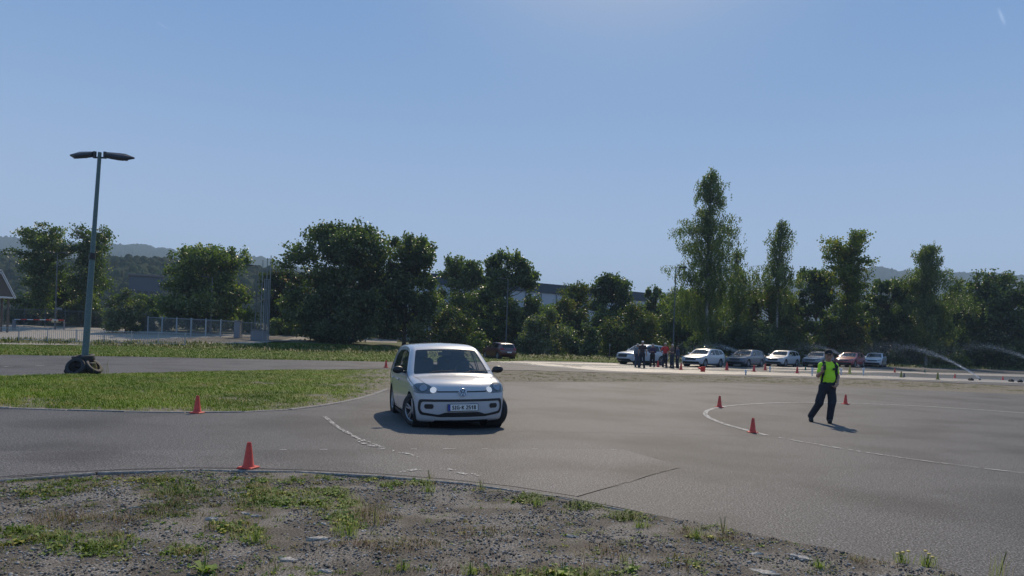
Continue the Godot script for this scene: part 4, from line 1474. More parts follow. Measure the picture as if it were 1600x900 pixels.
	# single larger weeds
	var weeds := [[545, 830, 0.2, "g", "bushy green weed beside the ragged pale plaster slab"], [585, 815, 0.2, "d", "clump of tall dry straw behind the bushy green weed"], [1000, 820, 0.1, "g", "green tuft growing at the kerb beside the asphalt crack"], [1088, 838, 0.1, "g", "small green tuft on gravel near the kerb bend"], [840, 786, 0.1, "g", "green tuft right under the kerb stones"], [670, 762, 0.11, "g", "broad green weed close under the kerb"], [735, 888, 0.1, "g", "yellow green tuft alone on open gravel"], [630, 880, 0.1, "g", "low green tuft on grey gravel beside reddish stalks"], [400, 838, 0.14, "g", "yellowish green tuft growing among the pale stones"], [320, 884, 0.12, "r", "flat bright green leafy weed on bare gravel"], [1280, 884, 0.1, "g", "dark green tuft beside the pale flat slab"], [1408, 876, 0.1, "g", "green tuft at the kerb near yellow flowers"], [1448, 882, 0.11, "g", "green tuft with a yellow flower at the kerb's end"], [1560, 900, 0.22, "d", "tall thin dry weed at the verge's last corner"], [1130, 832, 0.16, "d", "thin dry stalk standing at the kerb before the asphalt"], [672, 746, 0.14, "d", "single thin dry stalk rising over the kerb"], [752, 760, 0.14, "d", "thin bare stalk rising beside the worn paint"], [975, 875, 0.1, "d", "reddish brown weed on the open gravel"], [990, 887, 0.1, "r", "yellowing leafy weed beside the reddish brown weed"], [880, 895, 0.11, "r", "leafy green weed on the gravel's darkest patch"]]
	for q in weeds:
		var p := P(q[0], q[1] + 3)
		var root := thing("weed", q[4], "weed", Vector3(p.x, verge_y(Vector2(p.x, p.z)) - 0.01, p.z), r.randf() * TAU, "single weeds on the gravel verge")
		var b: Mesh
		var c := Color(0.09, 0.14, 0.025)
		if q[3] == "g": b = tuft(46, q[2], q[2] * 0.5, 0.005, 300 + int(q[0]), 0.75)
		elif q[3] == "r": b = rosette(22, q[2] * 0.8, 300 + int(q[0])); c = Color(0.12, 0.18, 0.03)
		else: b = tuft(26, q[2], q[2] * 0.3, 0.003, 300 + int(q[0]), 0.35); c = Color(0.2, 0.16, 0.1)
		var lm := leafmat(0.6)
		lm.albedo_color = c.linear_to_srgb()
		lm.vertex_color_use_as_albedo = false
		put("leaves", b, lm, root)
		var st := MB.new()
		for k in 4:
			var a := r.randf() * TAU
			st.tube([Vector3(0, 0, 0), Vector3(cos(a) * q[2] * 0.2, q[2] * 0.9, sin(a) * q[2] * 0.2)], [0.003, 0.0015], 4, false)
		put("stem", st, lm, root)
		if q[4].contains("flower"):
			for k in 3:
				var fl := MB.new()
				fl.ball(Vector3(0.035 * k - 0.03, q[2] * 0.72 + 0.012 * k, 0.02), Vector3(0.014, 0.007, 0.014))
				put("flower", fl, M.coneyellow, root)
	# dry weed beside the tyres
	var tp := P(152, 585)
	var tw := thing("dry_weed", "tall dry weed standing beside the tyre pile", "weed", tp)
	var lm := leafmat(0.4)
	lm.vertex_color_use_as_albedo = false
	lm.albedo_color = lin(0.13, 0.11, 0.06)
	put("stalks", tuft(30, 0.5, 0.25, 0.012, 77, 0.3), lm, tw)

var vnz: FastNoiseLite
func verge_y(q: Vector2) -> float:
	if vnz == null:
		vnz = FastNoiseLite.new()
		vnz.seed = 5
		vnz.frequency = 0.7
		vnz.fractal_octaves = 4
	return ground_y(q, -0.024, 0.035, vnz)

# photo pixel of a ground point
func unpx(q: Vector2) -> Vector2:
	var d := Vector3(q.x, G(q.x, q.y) - EYE, q.y)
	var r := Vector3(cos(ROLL), sin(ROLL), 0)
	var u := Vector3(-sin(ROLL), cos(ROLL), 0)
	if d.z > -0.5:
		return Vector2(0, 2000)
	return Vector2(800.0 + F * d.dot(r) / -d.z, HY - F * d.dot(u) / -d.z)

func island_y(px: float) -> float:
	var l := [[-500, 622], [0, 637.5], [100, 641], [200, 643.5], [300, 645], [380, 644], [450, 640.5], [510, 633], [555, 624], [590, 614], [640, 600], [2000, 600]]
	for k in l.size() - 1:
		if px <= l[k + 1][0]:
			return lerpf(l[k][1], l[k + 1][1], clampf((px - l[k][0]) / (l[k + 1][0] - l[k][0]), 0, 1))
	return 600.0

# two short vapour trails, as thin cloud in the sky
func vapour_trails() -> ImageTexture:
	var w := 4096
	var h := 2048
	var im := Image.create_empty(w, h, false, Image.FORMAT_RGBA8)
	for q in [[243, 33.5, 267, 47, 0.2, 0.1], [1560, 14, 1571, 40, 0.36, 0.5]]:
		for i in 160:
			var t := i / 159.0
			var d := ray(lerpf(q[0], q[2], t), lerpf(q[1], q[3], t)).normalized()
			var u := fposmod(atan2(d.x, -d.z) / TAU, 1.0) * w
			var v := acos(d.y) / PI * h
			var rad: float = q[5] * 0.6
			for yy in range(int(v) - 2, int(v) + 4):
				for xx in range(int(u) - 2, int(u) + 4):
					var e := Vector2(xx + 0.5 - u, yy + 0.5 - v).length()
					var a: float = q[4] * clampf(rad + 0.6 - e, 0, 1) * sin(PI * clampf(t * 0.85 + 0.12, 0, 1))
					if a > im.get_pixel(xx, yy).a:
						im.set_pixel(xx, yy, Color(1, 1, 1, a))
	return ImageTexture.create_from_image(im)

# ---------------------------------------------------------------- cars
# A car body is two surfaces: the strip over nose, bonnet, roof and tail (u along the side profile, v across) and the flank (x, z).
class CarShape:
	var L := 3.6
	var hw := 0.82
	var px := PackedFloat32Array()
	var pz := PackedFloat32Array()
	var nx := PackedFloat32Array()
	var nz := PackedFloat32Array()
	var step := 0.02
	var U := 0.0
	var sec: Array
	var front_taper := 0.1
	var rear_taper := 0.07
	var taper_len := 0.8
	var bow_f := 0.22
	var bow_r := 0.14
	var r := 0.055
	func crv(pts: Array, t: float) -> float:
		if t <= pts[0].x: return pts[0].y
		var m := pts.size()
		if t >= pts[m - 1].x: return pts[m - 1].y
		for i in m - 1:
			if t <= pts[i + 1].x:
				var a: Vector2 = pts[i]
				var b: Vector2 = pts[i + 1]
				var h := b.x - a.x
				var s := (b.y - a.y) / h
				var ma := s
				var mb := s
				if i > 0: ma = 0.5 * (s + (a.y - pts[i - 1].y) / (a.x - pts[i - 1].x))
				if i < m - 2: mb = 0.5 * (s + (pts[i + 2].y - b.y) / (pts[i + 2].x - b.x))
				var w := (t - a.x) / h
				var w2 := w * w
				var w3 := w2 * w
				return (2 * w3 - 3 * w2 + 1) * a.y + (w3 - 2 * w2 + w) * h * ma + (-2 * w3 + 3 * w2) * b.y + (w3 - w2) * h * mb
		return 0.0
	func setup(prof: Array) -> void:
		var dense := PackedVector2Array()
		var m := prof.size()
		for i in m - 1:
			var p0: Vector2 = prof[maxi(i - 1, 0)]
			var p3: Vector2 = prof[mini(i + 2, m - 1)]
			var a: Vector2 = prof[i]
			var b: Vector2 = prof[i + 1]
			# centripetal-like: limit tangents by segment length
			var seg := a.distance_to(b)
			var ta := (b - p0) * (seg / maxf(b.distance_to(p0), 1e-4))
			var tb := (p3 - a) * (seg / maxf(p3.distance_to(a), 1e-4))
			var k := maxi(3, int(seg / 0.01))
			for q in k:
				var w := float(q) / k
				var w2 := w * w
				var w3 := w2 * w
				dense.append(a * (2 * w3 - 3 * w2 + 1) + ta * (w3 - 2 * w2 + w) + b * (-2 * w3 + 3 * w2) + tb * (w3 - w2))
		dense.append(prof[m - 1])
		var acc := 0.0
		var nxt := 0.0
		for i in dense.size() - 1:
			var d := dense[i].distance_to(dense[i + 1])
			while nxt <= acc + d:
				var q := dense[i].lerp(dense[i + 1], (nxt - acc) / maxf(d, 1e-6))
				px.append(q.x); pz.append(q.y)
				nxt += step
			acc += d
		U = (px.size() - 1) * step
		var c := px.size()
		for i in c:
			var i0 := maxi(i - 2, 0)
			var i1 := mini(i + 2, c - 1)
			var t := Vector2(px[i1] - px[i0], pz[i1] - pz[i0]).normalized()
			nx.append(-t.y); nz.append(t.x)
	func at(arr: PackedFloat32Array, u: float) -> float:
		var f := clampf(u / step, 0, arr.size() - 1.001)
		var i := int(f)
		return lerpf(arr[i], arr[i + 1], f - i)
	func uz(z: float) -> float:      # first place on the nose at this height
		for i in px.size():
			if pz[i] >= z: return i * step
		return U
	func ux(x: float) -> float:
		for i in range(int(px.size() * 0.08), px.size()):
			if px[i] >= x and pz[i] > 0.6: return i * step
		return U
	func ur(z: float) -> float:      # place on the tail at this height
		for i in range(px.size() - 1, 0, -1):
			if pz[i] >= z: return i * step
		return U
	func bow(u: float) -> float:
		var x := at(px, u)
		var z := at(pz, u)
		var f := clampf(1.0 - x / 1.0, 0, 1)
		var b := clampf((x - (L - 0.7)) / 0.7, 0, 1)
		return bow_f * f * f * (3 - 2 * f) - bow_r * b * b * (1.0 if z < 1.0 else 0.8)
	func edge(u: float) -> Vector2:
		return Vector2(at(px, u) - at(nx, u) * (r + drop(u)) + bow(u), at(pz, u) - at(nz, u) * (r + drop(u)))
	func drop(u: float) -> float:
		var x := at(px, u)
		return 0.035 * clampf(x / 0.3, 0, 1) * clampf((L - x) / 0.3, 0, 1)
	func HW(x: float, z: float) -> float:
		var p := 1.0
		if x < taper_len:
			p -= front_taper * pow(1.0 - maxf(x, -0.2) / taper_len, 2)
		if x > L - taper_len:
			p -= rear_taper * pow((x - (L - taper_len)) / taper_len, 2)
		return hw * p * crv(sec, z)
	func top(u: float, v: float) -> Vector3:
		var x := at(px, u)
		var z := at(pz, u)
		var e := edge(u)
		var h := HW(e.x, e.y)
		var a := absf(v)
		var w := r * 1.5 / h
		var t := clampf((a - (1.0 - w)) / w, 0, 1)
		var d := drop(u) * v * v + r * (1.0 - sqrt(maxf(0.0, 1.0 - t * t * 0.998)))
		return Vector3(v * h, z - at(nz, u) * d, L * 0.5 - (x - at(nx, u) * d + bow(u) * pow(a, 2.3)))
	func flank(x: float, z: float, s: float) -> Vector3:
		return Vector3(s * HW(x, z), z, L * 0.5 - x)

func cpatch(b: MB, surf: Callable, us: Array, vs: Array, region: Array, holes: Array, off: float) -> void:
	for i in us.size() - 1:
		for j in vs.size() - 1:
			var cell := PackedVector2Array([Vector2(us[i], vs[j]), Vector2(us[i + 1], vs[j]), Vector2(us[i + 1], vs[j + 1]), Vector2(us[i], vs[j + 1])])
			var rect := Rect2(us[i], vs[j], us[i + 1] - us[i], vs[j + 1] - vs[j])
			var parts := []
			if region.is_empty():
				parts = [cell]
			else:
				for g: PackedVector2Array in region:
					if bounds(g).grow(1e-4).intersects(rect):
						parts.append_array(Geometry2D.intersect_polygons(cell, g))
			for h: PackedVector2Array in holes:
				if not bounds(h).grow(1e-4).intersects(rect):
					continue
				var nxt := []
				for pc in parts:
					for q in Geometry2D.clip_polygons(pc, h):
						if not Geometry2D.is_polygon_clockwise(q):
							nxt.append(q)
				parts = nxt
			for pc: PackedVector2Array in parts:
				var ids := Geometry2D.triangulate_polygon(pc)
				if ids.is_empty():
					continue
				var pos := []
				var nrm := []
				for q in pc:
					var e := 0.012
					var c0 := clampf(q.x, us[0] + e, us[us.size() - 1] - e)
					var c1 := clampf(q.y, vs[0] + e, vs[vs.size() - 1] - e)
					var p: Vector3 = surf.call(q.x, q.y)
					var du: Vector3 = surf.call(c0 + e, c1) - surf.call(c0 - e, c1)
					var dv: Vector3 = surf.call(c0, c1 + e) - surf.call(c0, c1 - e)
					var n := du.cross(dv).normalized()
					if n.dot(p - Vector3(0, 0.62, clampf(p.z, -1.0, 1.0))) < 0.0:
						n = -n
					pos.append(p + n * off); nrm.append(n)
				for k in range(0, ids.size(), 3):
					b.tri(pos[ids[k]], pos[ids[k + 1]], pos[ids[k + 2]], nrm[ids[k]], nrm[ids[k + 1]], nrm[ids[k + 2]])

var bcache := {}
func bounds(g: PackedVector2Array) -> Rect2:
	var k := g.size() * 100000.0 + g[0].x * 7919.0 + g[0].y * 104729.0 + g[g.size() - 1].x * 31.0 + g[1].y * 977.0
	if bcache.has(k):
		return bcache[k]
	var r := Rect2(g[0], Vector2.ZERO)
	for q in g:
		r = r.expand(q)
	bcache[k] = r
	return r

func ticks(a: float, b: float, n: int) -> Array:
	var o := []
	for i in n + 1:
		o.append(lerpf(a, b, float(i) / n))
	return o

func rounded(poly: PackedVector2Array, rad: float, seg := 3) -> PackedVector2Array:
	var o := PackedVector2Array()
	var m := poly.size()
	for i in m:
		var a := poly[(i + m - 1) % m]
		var p := poly[i]
		var c := poly[(i + 1) % m]
		var d := minf(rad, minf(p.distance_to(a), p.distance_to(c)) * 0.45)
		var s := p + (a - p).normalized() * d
		var e := p + (c - p).normalized() * d
		for k in seg + 1:
			var t := float(k) / seg
			o.append(s.lerp(p, t).lerp(p.lerp(e, t), t))
	return o

func circle2(c: Vector2, r: float, n := 28, sq := Vector2.ONE) -> PackedVector2Array:
	var o := PackedVector2Array()
	for i in n:
		o.append(c + Vector2(cos(TAU * i / n), sin(TAU * i / n)) * r * sq)
	return o

func make_wheel(parent: Node3D, at: Vector3, side: float, rad: float, width: float, steer: float, sides: int) -> void:
	var w := Node3D.new()
	w.name = "wheel"
	parent.add_child(w, true)
	w.position = at
	w.rotation.y = steer
	var tr := Transform3D(Basis(Vector3(0, 0, 1), -PI / 2 * side))   # local y -> outwards
	var h := width * 0.5
	var rr := rad * 0.68
	var b := MB.new()
	b.lathe([Vector2(rr, -h * 0.9), Vector2(rad * 0.82, -h), Vector2(rad * 0.95, -h * 0.92), Vector2(rad, -h * 0.7), Vector2(rad, -h * 0.28), Vector2(rad * 0.982, -h * 0.26), Vector2(rad * 0.982, -h * 0.18), Vector2(rad, -h * 0.16), Vector2(rad, h * 0.16), Vector2(rad * 0.982, h * 0.18), Vector2(rad * 0.982, h * 0.26), Vector2(rad, h * 0.28), Vector2(rad, h * 0.7), Vector2(rad * 0.95, h * 0.92), Vector2(rad * 0.82, h), Vector2(rr, h * 0.88)], tr, sides)
	put("tyre", b, M.rubber, w)
	b = MB.new()
	b.lathe([Vector2(rr, h * 0.9), Vector2(rr * 0.97, h * 0.86), Vector2(rr * 0.93, h * 0.6), Vector2(rr * 0.9, -h * 0.8)], tr, sides)
	var n := 5
	for k in n:
		for s in [-0.17, 0.17]:
			var a = TAU * k / n + s
			var d := Vector3(cos(a), 0, sin(a))
			var t := Vector3(-sin(a), 0, cos(a))
			var p0 := Vector3(0, h * 0.78, 0) + d * rr * 0.12
			var p1 := Vector3(0, h * 0.7, 0) + d * rr * 0.95
			var mid := (p0 + p1) * 0.5
			b.box(tr * mid, Vector3((p1 - p0).length(), 0.022, 0.03), tr.basis * Basis((p1 - p0).normalized(), (p1 - p0).cross(t).normalized() * -1.0, t), 0.004)
	b.lathe([Vector2(0.0, h * 0.86), Vector2(rr * 0.18, h * 0.84), Vector2(rr * 0.2, h * 0.6)], tr, 12)
	put("rim", b, M.alloy, w)
	b = MB.new()
	b.lathe([Vector2(0.0, h * 0.1), Vector2(rr * 0.62, h * 0.1), Vector2(rr * 0.62, -h * 0.1)], tr, 16)
	put("brake_disc", b, M.steel, w)

func mirror_poly(p: PackedVector2Array) -> PackedVector2Array:
	var o := PackedVector2Array()
	for i in range(p.size() - 1, -1, -1):
		o.append(Vector2(p[i].x, -p[i].y))
	return o

# polygon of (height on the nose, distance from the middle) -> (u, v)
func nose(c: CarShape, pts: Array, rad := 0.0) -> PackedVector2Array:
	var o := PackedVector2Array()
	for q in pts:
		var u := c.uz(q[1])
		var e := c.edge(u)
		o.append(Vector2(u, q[0] / c.HW(e.x, e.y)))
	if rad > 0.0:
		o = rounded(o, rad)
	if Geometry2D.is_polygon_clockwise(o):
		o.reverse()
	return o

func tail(c: CarShape, pts: Array, rad := 0.0) -> PackedVector2Array:
	var o := PackedVector2Array()
	for q in pts:
		var u := c.ur(q[1])
		var e := c.edge(u)
		o.append(Vector2(u, q[0] / c.HW(e.x, e.y)))
	if rad > 0.0:
		o = rounded(o, rad)
	if Geometry2D.is_polygon_clockwise(o):
		o.reverse()
	return o

func over(c: CarShape, pts: Array, rad := 0.0) -> PackedVector2Array:   # (distance from the middle, x)
	var o := PackedVector2Array()
	for q in pts:
		var u := c.ux(q[1])
		var e := c.edge(u)
		o.append(Vector2(u, q[0] / c.HW(e.x, e.y)))
	if rad > 0.0:
		o = rounded(o, rad)
	if Geometry2D.is_polygon_clockwise(o):
		o.reverse()
	return o

func ccw(p: PackedVector2Array) -> PackedVector2Array:
	if Geometry2D.is_polygon_clockwise(p):
		p.reverse()
	return p

func make_car(root: Node3D, S: Dictionary) -> void:
	var c := CarShape.new()
	c.L = S.L
	c.hw = S.W * 0.5
	c.sec = S.sec
	c.setup(S.prof)
	var q: int = S.get("quality", 1)
	var us := ticks(0.0, c.U, 110 if q > 1 else 44)
	var vs := [-1.0, -0.992, -0.97, -0.93, -0.86, -0.75, -0.6, -0.4, -0.2, 0.0, 0.2, 0.4, 0.6, 0.75, 0.86, 0.93, 0.97, 0.992, 1.0]
	if q < 2:
		vs = [-1.0, -0.985, -0.93, -0.8, -0.5, 0.0, 0.5, 0.8, 0.93, 0.985, 1.0]
	var topf := c.top
	# openings
	var ws: PackedVector2Array = over(c, S.windscreen, 0.05)
	var rw: PackedVector2Array = tail(c, S.rear_window, 0.05)
	var fl := PackedVector2Array()
	for i in us.size():
		fl.append(c.edge(us[i]))
	fl = ccw(fl)
	var arch := S.wheel_r as float + 0.045
	var xa: float = S.axle_f
	var xb: float = S.axle_r
	var cuts := [circle2(Vector2(xa, S.wheel_r), arch), circle2(Vector2(xb, S.wheel_r), arch)]
	var wins := []
	for w: Array in S.windows:
		var g := PackedVector2Array()
		for e in w: g.append(Vector2(e[0], e[1]))
		wins.append(ccw(rounded(g, 0.05)))
	var xs := ticks(-0.05, c.L + 0.05, 90 if q > 1 else 40)
	var zs := ticks(0.1, S.H + 0.05, 40 if q > 1 else 18)
	var paintm: Material = S.paint
	var b := MB.new()
	cpatch(b, topf, us, vs, [], [ws, rw], 0.0)
	for s in [-1.0, 1.0]:
		cpatch(b, func(x: float, z: float) -> Vector3: return c.flank(x, z, s), xs, zs, [fl], cuts + wins, 0.0)
	put("body", b, paintm, root)
	# lining: the dark inside of the doors, pillars and roof
	b = MB.new()
	cpatch(b, topf, us, vs, [], [ws, rw], -0.03)
	for s in [-1.0, 1.0]:
		cpatch(b, func(x: float, z: float) -> Vector3: return c.flank(x, z, s), xs, zs, [fl], cuts + wins, -0.03)
	for s in [-1.0, 1.0]:
		for x in [xa, xb]:
			var tr := Transform3D(Basis(Vector3(0, 0, 1), -PI / 2 * s), Vector3(0, S.wheel_r, c.L * 0.5 - x))
			var ho := c.HW(x, 0.5) - 0.012
			b.lathe([Vector2(arch, ho), Vector2(arch, ho - 0.3), Vector2(0.02, ho - 0.3)], tr, 24)
	b.box(Vector3(0, 0.24, 0), Vector3(S.W - 0.62, 0.08, c.L - 0.6), Basis(), 0.03)
	put("lining", b, M.trim, root)
	# glazing
	b = MB.new()
	cpatch(b, topf, us, vs, [ws], [], -0.006)
	put("windscreen", b, M.glass, root)
	b = MB.new()
	cpatch(b, topf, us, vs, [rw], [], -0.006)
	put("rear_window", b, S.get("rear_glass", M.glass), root)
	for s in [-1.0, 1.0]:
		for w in wins:
			b = MB.new()
			cpatch(b, func(x: float, z: float) -> Vector3: return c.flank(x, z, s), xs, zs, [w], [], -0.006)
			put("side_window", b, S.get("side_glass", M.glass), root)
	# dark trims and lamps laid into the skin
	for t: Array in S.get("nose_trims", []):
		b = MB.new()
		var g: Array = []
		for p: Array in t[2]:
			g.append(nose(c, p, t[3]))
		var hl: Array = []
		for p: Array in t[4]:
			hl.append(nose(c, p, t[3]))
		cpatch(b, topf, us, vs, g, hl, 0.005)
		put(t[0], b, t[1], root)
	for s in [1.0, -1.0]:
		var hp := nose(c, S.headlight, 0.04)
		if s < 0: hp = mirror_poly(hp)
		b = MB.new()
		cpatch(b, topf, us, vs, [hp], [], 0.006)
		var hn := put("headlight", b, M.lens, root)
		if S.has("headlight_eyes"):
			for e: Array in S.headlight_eyes:
				b = MB.new()
				var ec := nose(c, [[e[0], e[1]]])
				var p := c.top(ec[0].x, ec[0].y * s)
				var p2 := c.top(ec[0].x + 0.03, ec[0].y * s)
				var nn := (p2 - p).cross(Vector3.RIGHT).normalized()
				if nn.z < 0: nn = -nn
				nn = (nn + Vector3(0.35 * s, 0, 0.25)).normalized()
				var bs := Basis(Quaternion(Vector3.UP, nn))
				b.lathe([Vector2(e[2], 0.012), Vector2(e[2] * 0.9, 0.014), Vector2(e[2] * 0.8, 0.009), Vector2(e[2] * 0.4, 0.012), Vector2(0, 0.013)], Transform3D(bs, p), 16)
				put("reflector", b, e[3], hn)
		var tp := tail(c, S.taillight, 0.03)
		if s < 0: tp = mirror_poly(tp)
		b = MB.new()
		cpatch(b, topf, us, vs, [tp], [], 0.006)
		put("tail_light", b, M.taillight, root)
	# sills, pillars, door lines
	for s in [-1.0, 1.0]:
		b = MB.new()
		var ff := func(x: float, z: float) -> Vector3: return c.flank(x, z, s)
		for t: Array in S.get("flank_trims", []):
			var g := PackedVector2Array()
			for e in t: g.append(Vector2(e[0], e[1]))
			cpatch(b, ff, xs, zs, [ccw(g)], cuts, 0.004)
		put("side_trim", b, M.plastic, root)
		if q > 1:
			b = MB.new()
			for l: Array in S.door_lines:
				for i in l.size() - 1:
					var a0 := Vector2(l[i][0], l[i][1])
					var a1 := Vector2(l[i + 1][0], l[i + 1][1])
					var d := (a1 - a0).normalized()
					var o := Vector2(-d.y, d.x) * 0.004
					cpatch(b, ff, xs, zs, [ccw(PackedVector2Array([a0 - o, a1 - o, a1 + o, a0 + o]))], [], 0.003)
			put("door_gap", b, M.ink, root)
			for hx: float in S.handles:
				b = MB.new()
				var p := c.flank(hx, 0.76, s)
				b.box(p + Vector3(s * 0.018, 0, 0), Vector3(0.022, 0.03, 0.17), Basis(), 0.008)
				put("door_handle", b, paintm, root)
		# mirror
		var mp: Array = S.mirror
		var base := c.flank(mp[0], mp[1], s)
		b = MB.new()
		b.tube([base + Vector3(-s * 0.03, -0.01, 0), base + Vector3(s * 0.08, 0.0, 0.0)], [0.03, 0.022], 8)
		b.ball(base + Vector3(s * 0.15, 0.035, 0.0), Vector3(0.105, 0.068, 0.055), Basis(Vector3.UP, -s * 0.15), 14, 10)
		var mn := put("mirror", b, S.get("mirror_mat", M.plastic), root)
		if q > 1 and S.get("mirror_cap", false):
			b = MB.new()
			b.ball(base + Vector3(s * 0.15, 0.05, 0.006), Vector3(0.1, 0.056, 0.054), Basis(Vector3.UP, -s * 0.15), 14, 10)
			put("mirror_cap", b, paintm, mn)
	# wheels
	for s in [-1.0, 1.0]:
		for x in [xa, xb]:
			make_wheel(root, Vector3(s * (c.HW(x, 0.45) - S.tyre_w * 0.5 - 0.015), S.wheel_r, c.L * 0.5 - x), s, S.wheel_r, S.tyre_w, S.get("steer", 0.0) if x == xa else 0.0, 28 if q > 1 else 16)
	# cabin
	var cz := c.L * 0.5
	b = MB.new()
	b.box(Vector3(0, S.get("dash_y", 0.9), cz - S.dash_x), Vector3(S.W - 0.28, 0.16, 0.42), Basis(), 0.06)
	put("dashboard", b, M.plastic, root)
	for x in S.seats:
		for s in [-0.36, 0.36]:
			b = MB.new()
			b.box(Vector3(s, 0.55, cz - x), Vector3(0.5, 0.16, 0.5), Basis(), 0.06)
			b.box(Vector3(s, 0.86, cz - x - 0.3), Vector3(0.48, 0.62, 0.14), Basis(Vector3.RIGHT, -0.2), 0.06)
			b.box(Vector3(s, 1.22, cz - x - 0.38), Vector3(0.26, 0.2, 0.1), Basis(Vector3.RIGHT, -0.15), 0.04)
			put("seat", b, M.trim, root)
	b = MB.new()
	var ring := []
	var rad := []
	for i in 21:
		ring.append(Vector3(0.36, 0.93, cz - S.dash_x - 0.34) + Basis(Vector3.RIGHT, -0.4) * (Vector3(cos(TAU * i / 20), sin(TAU * i / 20), 0) * 0.18))
		rad.append(0.014)
	b.tube(ring, rad, 6, false)
	put("steering_wheel", b, M.plastic, root)
	if q > 1:
		b = MB.new()
		b.box(Vector3(0, S.H - 0.2, cz - S.windscreen[2][1] - 0.12), Vector3(0.24, 0.065, 0.03), Basis(), 0.012)
		put("rear_view_mirror", b, M.plastic, root)

func number_plate(root: Node3D, text: String, at: Vector3, tilt: float, back := false) -> void:
	var p := Node3D.new()
	p.name = "number_plate"
	root.add_child(p, true)
	p.position = at
	p.rotation = Vector3(tilt, PI if back else 0.0, 0)
	var b := MB.new()
	b.box(Vector3.ZERO, Vector3(0.535, 0.125, 0.012), Basis(), 0.004)
	put("holder", b, M.plastic, p)
	b = MB.new()
	b.box(Vector3(0, 0, 0.008), Vector3(0.515, 0.108, 0.006), Basis(), 0.002)
	put("plate", b, M.plate, p)
	b = MB.new()
	b.box(Vector3(-0.237, 0, 0.0095), Vector3(0.04, 0.106, 0.006), Basis(), 0.001)
	put("blue_band", b, M.plateblue, p)
	if text != "":
		var t := TextMesh.new()
		var f := SystemFont.new()
		f.font_names = PackedStringArray(["Droid Sans"])
		f.font_weight = 700
		t.font = f
		t.text = text
		t.font_size = 64
		t.pixel_size = 0.00128
		t.depth = 0.004
		var o := put("lettering", t, M.ink, p)
		o.position = Vector3(0.02, 0.0, 0.013)
		o.scale = Vector3(1.02, 1.12, 1.0)

